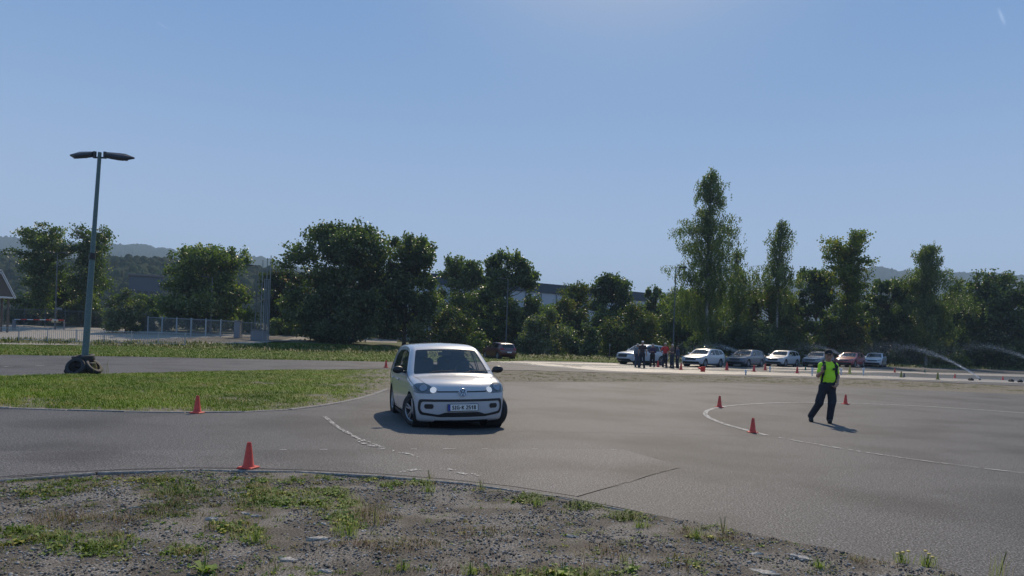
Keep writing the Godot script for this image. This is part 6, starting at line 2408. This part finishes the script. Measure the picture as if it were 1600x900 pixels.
func add_people() -> void:
	var foot := P(1294, 661)
	var root := thing("person", "person in neon yellow shirt, dark cargo trousers and cap walking on the asphalt", "person", foot, 0.08)
	var J := {
		"head": Vector3(-0.01, 1.585, 0.03), "neck": Vector3(-0.01, 1.44, 0.0), "chest": Vector3(-0.01, 1.24, 0.0), "pelvis": Vector3(-0.02, 0.94, -0.01),
		"ls": Vector3(-0.175, 1.36, 0.0), "rs": Vector3(0.165, 1.35, 0.0), "le": Vector3(-0.28, 1.12, 0.06), "lw": Vector3(-0.27, 1.22, 0.24),
		"re": Vector3(0.24, 1.09, -0.03), "rw": Vector3(0.13, 0.92, 0.17), "lh": Vector3(-0.11, 0.86, -0.01), "rh": Vector3(0.07, 0.86, 0.0),
		"lk": Vector3(-0.19, 0.47, -0.05), "rk": Vector3(0.06, 0.47, 0.05), "la": Vector3(-0.3, 0.13, -0.24), "ra": Vector3(0.04, 0.08, -0.01),
		"lf": Vector3(-0.36, 0.045, -0.1), "rf": Vector3(-0.03, 0.04, 0.14), "face": Vector3(-0.35, -0.08, 0.94).normalized(),
		"ld": Vector3(0.15, 0.95, -0.1), "lt": Vector3(0.9, 0.1, 0.3), "rd": Vector3(-0.75, -0.6, 0.1), "rt": Vector3(0.2, -0.1, 1.0),
	}
	J.lf.y = 0.05
	root.rotation.z = 0.03
	make_person(root, J, {"shirt": M.neon, "trousers": M.navy, "shoes": M.black, "cap": M.black, "hair": M.hair, "belly": 0.165, "lcurl": 1.0, "rcurl": 0.6}, true)
	# straps of a dark harness over both shoulders and a square badge on the chest
	for s in [-1.0, 1.0]:
		var b := MB.new()
		var sh: Vector3 = J.ls if s < 0 else J.rs
		var x: float = sh.x - 0.01 * s
		nets(b, [[Vector3(x - 0.03 * s, 1.425, 0.02), Vector3(x, 1.33, 0.085), 0.035, 0.03], [Vector3(x, 1.33, 0.085), Vector3(x + 0.0 * s, 1.16, 0.07), 0.03, 0.03], [Vector3(x, 1.16, 0.07), Vector3(x + 0.005 * s, 0.97, 0.02), 0.03, 0.03], [Vector3(x - 0.03 * s, 1.425, 0.02), Vector3(x - 0.02 * s, 1.3, -0.12), 0.035, 0.03]], 0.014, 0.03)
		put("harness_strap", b, M.navy, root)
	var b := MB.new()
	b.box(Vector3(0.065, 1.275, 0.146), Vector3(0.085, 0.055, 0.006), Basis(Vector3.UP, 0.25), 0.002)
	put("badge", b, M.ink, root)
	b = MB.new()
	b.box(Vector3(-0.02, 0.955, 0.0), Vector3(0.29, 0.04, 0.24), Basis(), 0.02)
	put("belt", b, M.black, root)
	# radio held in the raised hand
	var rp: Vector3 = root.transform * (J.lw + Vector3(0.03, 0.1, 0.045))
	var rd := thing("hand_radio", "small black hand radio held by the person in neon shirt", "radio", rp)
	b = MB.new()
	b.box(Vector3(0, 0, 0), Vector3(0.055, 0.12, 0.032), Basis(), 0.006)
	put("case", b, M.plastic, rd)
	b = MB.new()
	b.tube([Vector3(0.018, 0.055, 0), Vector3(0.018, 0.15, 0)], [0.007, 0.005], 6)
	put("antenna", b, M.plastic, rd)
	# the group beside the pale silver crossover
	var grp := "people standing in a group by the parked cars"
	var g := [
		[995.5, 573.5, 1.66, "down", 0.2, M.hairgrey, mat(lin(0.16, 0.18, 0.2), 0.9), mat(lin(0.05, 0.06, 0.09), 0.9), "person with pale hair in grey top standing at the group's outer edge", false, 1.1],
		[1003, 574.5, 1.86, "down", 2.8, null, mat(lin(0.05, 0.03, 0.03), 0.9), M.navy, "tall person in pale cap and dark clothes standing in the group", true, 0.6],
		[1019, 573.0, 1.68, "crossed", -0.4, M.hairgrey, mat(lin(0.06, 0.035, 0.065), 0.9), M.black, "person in dark purple top standing close to the crossover's door", false, 1.1],
		[1038.5, 574.0, 1.8, "hips", 0.3, null, mat(lin(0.55, 0.045, 0.04), 0.9), M.navy, "person in bright red shirt standing in the group", true, 0.6],
		[1049.5, 575.0, 1.72, "crossed", -1.2, M.hairgrey, mat(lin(0.12, 0.075, 0.065), 0.9), mat(lin(0.03, 0.035, 0.05), 0.9), "person in brown top standing beside the red shirted person", false, 0.6],
		[1058, 575.0, 1.6, "pocket", -1.5, M.hair, mat(lin(0.05, 0.06, 0.1), 0.9), mat(lin(0.02, 0.025, 0.045), 0.9), "short dark haired person in navy clothes nearest the white estate car", false, 1.1],
	]
	for q in g:
		var p := P(q[0], q[1])
		var o := thing("person", q[8], "person", p, q[4], grp)
		var S := {"shirt": q[6], "trousers": q[7], "shoes": M.black, "sleeve": q[10]}
		if q[9]: S.cap = M.whitepaint if q[2] > 1.82 else M.hairgrey
		if q[5] != null: S.hair = q[5]
		make_person(o, pose(q[2], q[3], 0.04), S)

# ---------------------------------------------------------------- vegetation
func leaf_cluster(n: int, rad: float, size: float, seed_: int, droop := 0.0) -> ArrayMesh:
	var r := RandomNumberGenerator.new()
	r.seed = seed_
	var b := MB.new()
	for i in n:
		var c := Vector3(r.randfn(), r.randfn(), r.randfn()) * rad * 0.5
		if droop > 0.0:
			c = Vector3(r.randfn() * rad * 0.22, -r.randf() * droop, r.randfn() * rad * 0.22)
		var nn := Vector3(r.randfn(), r.randfn() + 0.5, r.randfn()).normalized()
		var t := nn.cross(Vector3(r.randfn(), r.randfn(), r.randfn())).normalized()
		if droop > 0.0:
			t = (Vector3.DOWN + Vector3(r.randfn(), r.randfn(), r.randfn()) * 0.5).normalized()
			nn = t.cross(Vector3(r.randfn(), 0, r.randfn())).normalized()
		var s := nn.cross(t).normalized()
		var l := size * r.randf_range(0.7, 1.3)
		var w := l * 0.36
		var fold := nn * w * 0.35
		var p0 := c - t * l * 0.5
		var p1 := c + t * l * 0.5
		b.tri(p0, c + s * w + fold, p1, nn, (nn - s * 0.4).normalized(), nn)
		b.tri(p0, p1, c - s * w + fold, nn, nn, (nn + s * 0.4).normalized())
	return b.mesh()

var clusters := {}

# lobes: crown pieces as [centre, radii]; leaves lie through them, denser towards their skin
func grow(root: Node3D, h: float, lobes: Array, count: int, pal: Array, style: String, r: RandomNumberGenerator, bark: Material, trunk_r: float, trunk_top: float) -> void:
	# trunk with limbs reaching into the lobes
	var b := MB.new()
	var lean := Vector3(r.randfn() * 0.02, 0, r.randfn() * 0.02)
	var pts := []
	var rad := []
	for i in 9:
		var t := i / 8.0
		pts.append(Vector3(sin(t * 5.0 + h) * 0.03 * h * 0.15, t * trunk_top, cos(t * 4.0 + h) * 0.03 * h * 0.15) + lean * t * h)
		rad.append(trunk_r * (1.25 - t * 1.1) if i == 0 else trunk_r * (1.0 - t * 0.86))
	b.tube(pts, rad, 8)
	put("trunk", b, bark, root)
	b = MB.new()
	for lb in lobes:
		var c: Vector3 = lb[0]
		var y0 := clampf(c.y - (lb[1] as Vector3).y * 1.0 - 1.2, trunk_top * 0.16, trunk_top * 0.9)
		var st: Vector3 = pts[clampi(int(y0 / trunk_top * 8), 0, 8)]
		st.y = y0
		var rr := trunk_r * 0.36
		var mid := st.lerp(c, 0.5) + Vector3(0, -0.25, 0)
		b.tube([st, mid, c], [rr, rr * 0.6, rr * 0.25], 5, false)
		for k in 3:
			var e: Vector3 = c + Vector3(r.randfn(), r.randf_range(0.2, 1.2), r.randfn()).normalized() * lb[1] * 0.85
			b.tube([mid.lerp(c, r.randf()), e], [rr * 0.3, rr * 0.08], 4, false)
	put("limb", b, bark, root)
	var xf := []
	var cols := PackedColorArray()
	var tot := 0.0
	var cum := []
	for lb in lobes:
		var R: Vector3 = lb[1]
		tot += pow(R.x * R.y * R.z, 0.72)
		cum.append(tot)
	for i in count:
		var pick := r.randf() * tot
		var j := 0
		while cum[j] < pick: j += 1
		var lb = lobes[j]
		var d := Vector3(r.randfn(), r.randfn(), r.randfn()).normalized()
		var rr := pow(r.randf(), 0.45)
		# ragged skin: twigs that stick out in some directions
		var ragged := 1.0 + 0.28 * sin(d.x * 7.0 + j) * sin(d.y * 6.0 + j * 2.0) * sin(d.z * 7.0 + j * 3.0) * 2.0
		var p: Vector3 = lb[0] + d * (lb[1] as Vector3) * rr * ragged
		if p.y < 0.15: continue
		if style == "broad" and p.y > h * 0.58 and r.randf() < 0.35: continue
		var s := r.randf_range(0.75, 1.25)
		var bs := Basis.from_euler(Vector3(r.randf() * TAU, r.randf() * TAU, r.randf() * TAU))
		if style == "droop":
			bs = Basis(Vector3.UP, r.randf() * TAU)
			if r.randf() < 0.5 and rr > 0.6: p.y -= r.randf() * 0.8
		xf.append(Transform3D(bs.scaled(Vector3.ONE * s), p))
		var ca: Color = pal[0]
		var cb: Color = pal[1]
		var cc := ca.lerp(cb, clampf(r.randf() * 0.8 + 0.25 * sin(j * 2.3), 0, 1))
		if pal.size() > 2 and r.randf() < pal[3]:
			cc = pal[2]
		cols.append(cc)
	multi("crown", clusters[style], M.leaf, xf, cols, root)

# birch: branches rise from the stem and bend over, twigs with small leaves hang from them like curtains
func birch(root: Node3D, h: float, w: float, low: float, dense: float, pal: Array, r: RandomNumberGenerator, mode := "birch") -> void:
	var b := MB.new()
	var pts := []
	var rad := []
	for i in 11:
		var t := i / 10.0
		pts.append(Vector3(sin(t * 4.0 + h) * 0.012 * h * t, t * h * 0.99 - 0.2 * (1.0 - t), cos(t * 5.0) * 0.01 * h * t))
		rad.append(lerpf(h * 0.013, 0.015, pow(t, 0.8)))
	b.tube(pts, rad, 8)
	put("trunk", b, M.birch if mode == "birch" else M.bark, root)
	b = MB.new()
	var xf := []
	var cols := PackedColorArray()
	var nb := int(34 + w * h * 0.7 * dense)
	for i in nb:
		var t := lerpf(maxf(low, 0.04), 0.97, pow((i + r.randf()) / nb, 0.8))
		var prof := (pow(1.0 - t, 0.9) * 1.3 + 0.05) * clampf(0.62 + t * 1.5, 0, 1) * (0.85 + 0.25 * sin(t * 21.0 + h))
		if mode == "poplar":
			prof = pow(sin(PI * clampf((t - low) / (1.12 - low), 0.06, 0.98)), 0.6)
		var reach := 0.5 * w * prof * r.randf_range(0.4, 1.12)
		var a := r.randf() * TAU
		var d := Vector3(cos(a), 0, sin(a))
		var st: Vector3 = (pts[int(t * 9.0)] as Vector3).lerp(pts[int(t * 9.0) + 1], t * 9.0 - int(t * 9.0))
		st.y = t * h * (0.985 if mode == "birch" else 0.9)
		var rise := reach * r.randf_range(0.5, 1.0) + h * 0.025 * (1.0 - t) + 0.2
		var p1 := st + d * reach * 0.5 + Vector3(0, rise * 0.85, 0)
		var p2 := st + d * reach + Vector3(0, rise * 0.8, 0)
		b.tube([st, p1, p2], [0.012 + 0.02 * (1.0 - t), 0.012, 0.006], 4, false)
		var nt := int((4.0 + reach * 5.5) * dense)
		for k in nt:
			var f := pow(r.randf(), 0.7)
			var tip := (st.lerp(p1, f * 2.0) if f < 0.5 else p1.lerp(p2, f * 2.0 - 1.0)) + Vector3(r.randfn(), r.randfn() * 0.6, r.randfn()) * 0.28
			var ln := r.randf_range(0.25, 1.9) * (0.4 + 0.7 * (1.0 - t)) if mode == "birch" else r.randf_range(0.2, 0.6)
			var m := maxi(1 if mode == "poplar" else 2, int(ln / 0.33))
			for e in m:
				var p := tip + Vector3(r.randfn() * 0.05, -ln * e / m, r.randfn() * 0.05)
				if p.y < 0.2: continue
				xf.append(Transform3D(Basis(Vector3.UP, r.randf() * TAU).scaled(Vector3.ONE * r.randf_range(0.75, 1.25)), p))
				var cc := (pal[0] as Color).lerp(pal[1], r.randf())
				if r.randf() < pal[3]: cc = pal[2]
				cols.append(cc)
	put("limb", b, M.bark, root)
	multi("crown", clusters.droop if mode == "birch" else clusters.airy, M.leaf, xf, cols, root)

func tree(called: String, label: String, group: String, px: float, depth: float, py_top: float, width_px: float, kind: String, seed_: int, low := 0.12, dense := 1.0, pal := []) -> void:
	var at := D(px, depth)
	var h := top_of(px, py_top, depth)
	var w := width_px / F * depth
	var root := thing(called, label, "tree", at, 0.0, group)
	var r := RandomNumberGenerator.new()
	r.seed = seed_
	var lobes := []
	var bark: Material = M.bark
	var style := "broad"
	var area := w * h
	if kind == "round":
		var n := int(clampf(area * 0.75, 60, 140))
		for i in n:
			var t := r.randf_range(low, 0.97)
			var prof := sqrt(maxf(0.02, 1.0 - pow((t - 0.46) / 0.58, 2)))
			var a := r.randf() * TAU
			var q := pow(r.randf(), 0.4) * 0.5 * w * prof * (0.8 + 0.2 * sin(a * 3.0 + seed_) + 0.12 * sin(t * 17.0 + a))
			var rr := w * r.randf_range(0.06, 0.12)
			lobes.append([Vector3(cos(a) * q, minf(t * h, h - rr), sin(a) * q), Vector3(rr * 1.2, rr * r.randf_range(0.6, 1.0), rr * 1.2)])
		for i in 16:   # uneven top shoots
			var a := r.randf() * TAU
			var q := sqrt(r.randf()) * 0.4 * w
			var rr := w * r.randf_range(0.025, 0.055)
			var yy := h * (0.5 + 0.5 * sqrt(maxf(0.0, 1.0 - pow(q / (0.5 * w), 2)))) * r.randf_range(0.92, 1.06)
			lobes.append([Vector3(cos(a) * q, minf(yy, h - rr), sin(a) * q), Vector3(rr, rr * 1.9, rr)])
		lobes.append([Vector3(0, h - w * 0.05, 0), Vector3(w * 0.035, w * 0.07, w * 0.035)])
	elif kind == "column":   # poplar and alder: upright, open
		var n := int(clampf(area * 1.3, 60, 130))
		for i in n:
			var t := lerpf(low, 0.97, (i + r.randf()) / n)
			var prof := pow(sin(PI * clampf((t - low) / (1.06 - low), 0.05, 0.96)), 0.55)
			var a := r.randf() * TAU
			var q := 0.5 * w * prof * pow(r.randf(), 0.45)
			var rr := w * r.randf_range(0.04, 0.08)
			lobes.append([Vector3(cos(a) * q, t * h - rr * 0.6, sin(a) * q), Vector3(rr, rr * 1.25, rr)])
		lobes.append([Vector3(0, h - w * 0.06, 0), Vector3(w * 0.05, w * 0.1, w * 0.05)])
	elif kind == "birch" or kind == "poplar":
		birch(root, h, w, low, dense, pal, r, kind)
		return
	var p: Array = pal
	if p.is_empty():
		p = [Color(0.025, 0.045, 0.014), Color(0.055, 0.085, 0.025), Color(0.12, 0.15, 0.05), 0.06]
	var cnt := int(area * 40.0 * dense)
	grow(root, h, lobes, clampi(cnt, 900, 13000), p, style, r, bark, clampf(h * 0.017, 0.1, 0.3), h * (0.93 if kind != "round" else 0.72))

func bush(called: String, label: String, group: String, px: float, depth: float, py_top: float, width_px: float, seed_: int, pal: Array, dense := 1.0) -> void:
	var at := D(px, depth)
	var h := maxf(0.6, top_of(px, py_top, depth))
	var w := width_px / F * depth
	var root := thing(called, label, "bush", at, 0.0, group)
	var r := RandomNumberGenerator.new()
	r.seed = seed_
	var lobes := []
	for i in int(clampf(w * h * 0.9, 8, 26)):
		var a := r.randf() * TAU
		var q := sqrt(r.randf()) * 0.42
		var t := r.randf()
		var top := h * sqrt(maxf(0.1, 1.0 - pow(q / 0.52, 2)))
		var rr := minf(w, h) * r.randf_range(0.13, 0.22)
		lobes.append([Vector3(cos(a) * q * w, maxf(rr * 0.7, t * top - rr * 0.5), sin(a) * q * minf(w, 5.0)), Vector3(rr * 1.2, rr, rr * 1.1)])
	lobes.append([Vector3(0, h - minf(w, h) * 0.12, 0), Vector3(1, 1, 1) * minf(w, h) * 0.12])
	grow(root, h, lobes, clampi(int(w * h * 80.0 * dense), 500, 7000), pal, "fine", r, M.bark, 0.07, h * 0.6)

func add_trees() -> void:
	clusters.broad = leaf_cluster(8, 0.4, 0.3, 5)
	clusters.airy = leaf_cluster(6, 0.34, 0.24, 8)
	clusters.fine = leaf_cluster(9, 0.36, 0.2, 6)
	clusters.droop = leaf_cluster(6, 0.42, 0.19, 7, 0.4)
	var dk := [Color(0.07, 0.095, 0.05), Color(0.15, 0.175, 0.08), Color(0.28, 0.27, 0.15), 0.1]
	var mid := [Color(0.1, 0.13, 0.05), Color(0.2, 0.23, 0.09), Color(0.33, 0.3, 0.15), 0.14]
	var yel := [Color(0.1, 0.13, 0.03), Color(0.19, 0.21, 0.05), Color(0.32, 0.26, 0.07), 0.16]
	var olive := [Color(0.085, 0.1, 0.035), Color(0.16, 0.165, 0.06), Color(0.25, 0.18, 0.08), 0.16]
	var pale := [Color(0.11, 0.13, 0.075), Color(0.2, 0.21, 0.13), Color(0.3, 0.25, 0.18), 0.16]
	var g := "trees along the far edge of the training ground"
	tree("conifer_like_tree", "dark irregular tree with a bare tipped crown behind the yard", g, 62, 84, 366, 100, "poplar", 101, 0.08, 1.3, dk)
	tree("slender_tree", "slender dark tree rising behind the tall lamp post", g, 134, 86, 360, 72, "poplar", 102, 0.08, 1.3, dk)
	tree("round_tree", "dark broad tree between the shelter and the slender tree", g, 100, 94, 425, 150, "round", 103, 0.06, 1.1, dk)
	tree("round_tree", "wide round topped green tree behind the sliding gate", g, 325, 84, 386, 172, "round", 104, 0.06, 1.25, mid)
	tree("round_tree", "low tree with reddish leaves behind the flagpoles", g, 440, 92, 424, 95, "round", 105, 0.08, 1.0, [Color(0.03, 0.045, 0.014), Color(0.07, 0.085, 0.025), Color(0.2, 0.1, 0.04), 0.12])
	tree("maple_tree", "tallest dark maple with a many pointed crown beside the flagpoles", g, 527, 78, 348, 175, "round", 106, 0.03, 1.4, dk)
	tree("maple_tree", "tall dark maple with visible trunk, right beside the tallest maple", g, 632, 80, 368, 120, "round", 107, 0.2, 1.2, dk)
	tree("thin_crowned_tree", "thin crowned tree in front of the long hall roof, beside the two maples", g, 716, 98, 404, 90, "round", 108, 0.05, 0.9, mid)
	tree("oak_tree", "dense dark oak behind the red car on the far road", g, 790, 88, 397, 108, "round", 109, 0.03, 1.3, dk)
	tree("young_tree", "small olive green tree in front of the hall wall", g, 900, 96, 446, 60, "poplar", 110, 0.05, 1.2, olive)
	tree("round_tree", "round dark tree hiding the far end of the hall", g, 955, 95, 430, 92, "round", 111, 0.05, 1.2, dk)
	tree("slim_tree", "slim dark tree between the hall's end and the weeping birch", g, 1022, 105, 450, 44, "column", 112, 0.05, 1.0, dk)
	tree("weeping_birch", "tallest weeping birch with hanging twigs beside a street lamp", g, 1103, 82, 256, 150, "birch", 113, 0.05, 1.0, mid)
	tree("weeping_birch", "lower birch leaning against the tallest weeping birch", g, 1148, 86, 385, 70, "birch", 133, 0.05, 1.0, mid)
	tree("open_birch", "open crowned birch with sky showing through its twigs", g, 1213, 84, 337, 108, "birch", 114, 0.28, 0.85, mid)
	tree("leafy_tree", "green tree filling the space below the open crowned birch", g, 1200, 88, 448, 100, "round", 134, 0.05, 1.2, olive)
	tree("round_tree", "round dark tree beside the yellowing poplar", g, 1270, 92, 422, 84, "round", 115, 0.05, 1.2, dk)
	tree("poplar_tree", "upright poplar with yellowing leaves and a bare lower trunk", g, 1322, 86, 366, 80, "poplar", 116, 0.26, 1.2, yel)
	tree("round_tree", "dark tree with reddish lower leaves between poplar and full birch", g, 1382, 92, 438, 88, "round", 117, 0.05, 1.1, dk)
	tree("full_birch", "full birch with leaves down to the ground", g, 1447, 88, 378, 136, "birch", 118, 0.02, 1.2, mid)
	tree("round_tree", "broad dark tree at the end of the tree row", g, 1552, 90, 428, 130, "round", 119, 0.04, 1.3, dk)
	tree("slim_tree", "slim dark tree between the full birch and the last broad tree", g, 1497, 96, 440, 50, "column", 120, 0.05, 1.1, dk)
	tree("round_tree", "dark tree just past the last broad tree", g, 1640, 95, 452, 120, "round", 121, 0.05, 1.1, dk)
	tree("round_tree", "dark tree filling the row behind the two maples", g, 600, 98, 455, 140, "round", 122, 0.03, 1.0, dk)
	tree("round_tree", "green tree filling the row behind the bushes near the hall", g, 858, 104, 478, 100, "round", 123, 0.03, 1.0, mid)
	tree("round_tree", "low green tree between the gate and the slender tree", g, 225, 96, 462, 70, "round", 124, 0.03, 1.0, dk)
	tree("round_tree", "dark tree filling the row between poplar and full birch, farther back", g, 1340, 104, 470, 130, "round", 125, 0.02, 1.0, dk)
	tree("round_tree", "dark tree filling the row behind the tallest weeping birch", g, 1085, 100, 452, 150, "round", 126, 0.02, 1.1, mid)
	tree("round_tree", "dark tree filling the row behind the full birch", g, 1455, 102, 462, 170, "round", 127, 0.02, 1.1, dk)
	tree("round_tree", "mid green tree behind the big round olive bush", g, 1010, 108, 478, 90, "round", 128, 0.02, 1.0, mid)
	tree("round_tree", "dark low tree behind the oak and the thin crowned tree", g, 745, 104, 455, 130, "round", 129, 0.02, 1.1, dk)
	var gb := "bushes in front of the tree row"
	bush("flowering_bush", "pale grey leaved bush behind the yard fence", gb, 196, 77, 452, 52, 201, pale, 0.8)
	bush("bush", "low dark bush beside the pale grey leaved bush", gb, 240, 82, 490, 60, 202, dk)
	bush("bush", "brown edged bush behind the white car's roof", gb, 655, 76, 508, 60, 203, olive)
	bush("bush", "wide green bush between the tall maple and the oak", gb, 700, 78, 484, 100, 204, olive)
	bush("bush", "yellow green bush just behind the dark red car", gb, 750, 72, 520, 38, 205, yel, 0.8)
	bush("bush", "grey green bush under the hall wall", gb, 858, 78, 482, 84, 206, pale)
	bush("bush", "small dark bush between the grey green and the big round bush", gb, 915, 77, 506, 46, 207, dk)
	bush("bush", "big round olive bush behind the standing group", gb, 985, 80, 474, 108, 208, olive)
	bush("bush", "dark bush at the foot of the tallest weeping birch", gb, 1120, 84, 500, 90, 209, dk)
	bush("bush", "dark green bush behind the dark blue estate car", gb, 1185, 82, 500, 80, 210, dk)
	bush("bush", "round green bush behind the white and grey cars", gb, 1240, 84, 498, 84, 211, olive)
	bush("bush", "round bush with yellow brown top behind the bright red hatchback", gb, 1312, 86, 498, 86, 212, [Color(0.05, 0.06, 0.014), Color(0.12, 0.12, 0.03), Color(0.2, 0.13, 0.04), 0.2])
	bush("bush", "pale green bush beside the last white car of the row", gb, 1398, 90, 520, 76, 213, pale)
	bush("bush", "tall pale bush under the full birch", gb, 1400, 96, 478, 60, 214, pale)
	bush("bush", "light green bush in the first arc of spray", gb, 1472, 88, 528, 76, 215, yel, 0.9)
	bush("bush", "dark bush beneath the broad tree at the row's end", gb, 1550, 88, 515, 100, 216, dk)
	bush("bush", "grey dark bush just past the row's end", gb, 1620, 88, 520, 80, 217, pale)
	bush("bush", "dark hedge bush behind the shelter", gb, 40, 88, 470, 80, 218, dk)
	bush("bush", "dark hedge bush behind the yard fence beside the lamp post", gb, 130, 88, 462, 90, 219, dk)
	bush("bush", "dark bush between the flagpoles and the tallest maple", gb, 440, 84, 500, 60, 220, mid)
	bush("bush", "tall green bush hiding the foot of the hall wall", gb, 880, 90, 466, 70, 223, olive)
	bush("bush", "dark bush between the oak and the hall wall", gb, 832, 88, 470, 60, 224, dk)
	bush("bush", "dark bush under the round tree at the hall's end", gb, 940, 90, 474, 60, 225, dk)
	bush("bush", "dark bush behind the low tree with reddish leaves", gb, 470, 88, 470, 60, 226, dk)
	bush("bush", "low dark bush behind the sliding gate", gb, 330, 92, 480, 120, 221, dk)
	bush("bush", "dark bush filling the foot of the tallest maple", gb, 528, 76, 490, 110, 222, dk)

# ---------------------------------------------------------------- grass and weeds
func tuft(n: int, h: float, spread: float, w: float, seed_: int, bend := 0.5) -> ArrayMesh:
	var r := RandomNumberGenerator.new()
	r.seed = seed_
	var b := MB.new()
	for i in n:
		var a := r.randf() * TAU
		var o := Vector3(r.randfn(), 0, r.randfn()) * spread * 0.5
		var d := Vector3(cos(a), 0, sin(a))
		var s := Vector3(-sin(a), 0, cos(a)) * w * 0.5
		var l := h * r.randf_range(0.55, 1.15)
		var m := o + Vector3(0, l * 0.6, 0) + d * l * bend * 0.3
		var e := o + Vector3(0, l * (1.0 - bend * 0.3), 0) + d * l * bend
		var nn := (d * -0.3 + Vector3.UP).normalized()
		b.tri(o - s, o + s, m + s * 0.8, nn, nn, nn)
		b.tri(o - s, m + s * 0.8, m - s * 0.8, nn, nn, nn)
		b.tri(m - s * 0.8, m + s * 0.8, e, nn, nn, nn)
	return b.mesh()

func rosette(n: int, size: float, seed_: int) -> ArrayMesh:
	var r := RandomNumberGenerator.new()
	r.seed = seed_
	var b := MB.new()
	for i in n:
		var a := r.randf() * TAU
		var d := Vector3(cos(a), 0, sin(a))
		var s := Vector3(-sin(a), 0, cos(a))
		var l := size * r.randf_range(0.5, 1.1)
		var w := l * 0.28
		var up := r.randf_range(0.15, 0.8)
		var p0 := d * l * 0.08
		var p1 := d * l * 0.6 + Vector3(0, l * up, 0)
		var p2 := d * l + Vector3(0, l * up * 0.8, 0)
		var nn := (Vector3.UP - d * up).normalized()
		b.tri(p0, p1 + s * w, p1 - s * w, nn, nn, nn)
		b.tri(p1 + s * w, p2, p1 - s * w, nn, nn, nn)
	return b.mesh()

var pnz: FastNoiseLite
func patchy(q: Vector2) -> float:
	if pnz == null:
		pnz = FastNoiseLite.new()
		pnz.seed = 61
		pnz.frequency = 0.32
		pnz.fractal_octaves = 3
	return pnz.get_noise_2d(q.x, q.y)

func scatter(poly: PackedVector2Array, per_m2: float, off: float, r: RandomNumberGenerator, accept: Callable, size: Vector2, pal: Array, xf: Array, cols: PackedColorArray) -> PackedColorArray:
	var box := bounds(poly)
	var n := int(box.get_area() * per_m2)
	for i in n:
		var q := box.position + Vector2(r.randf(), r.randf()) * box.size
		if not Geometry2D.is_point_in_polygon(q, poly):
			continue
		var w: float = accept.call(q)
		if r.randf() > w:
			continue
		var s := r.randf_range(size.x, size.y) * (0.55 + 0.45 * minf(1.0, w))
		xf.append(Transform3D(Basis(Vector3.UP, r.randf() * TAU).scaled(Vector3(s, s * r.randf_range(0.7, 1.3), s)), Vector3(q.x, G(q.x, q.y) + off if off > -1.0 else verge_y(q) - 0.012, q.y)))
		var c: Color = (pal[0] as Color).lerp(pal[1], clampf(r.randf() * 0.7 + 0.15 + 0.9 * patchy(q), 0, 1))
		if r.randf() < pal[3] + maxf(0.0, -patchy(q * 1.7 + Vector2(50, 9))) * 0.9: c = pal[2]
		cols.append(c)
	return cols
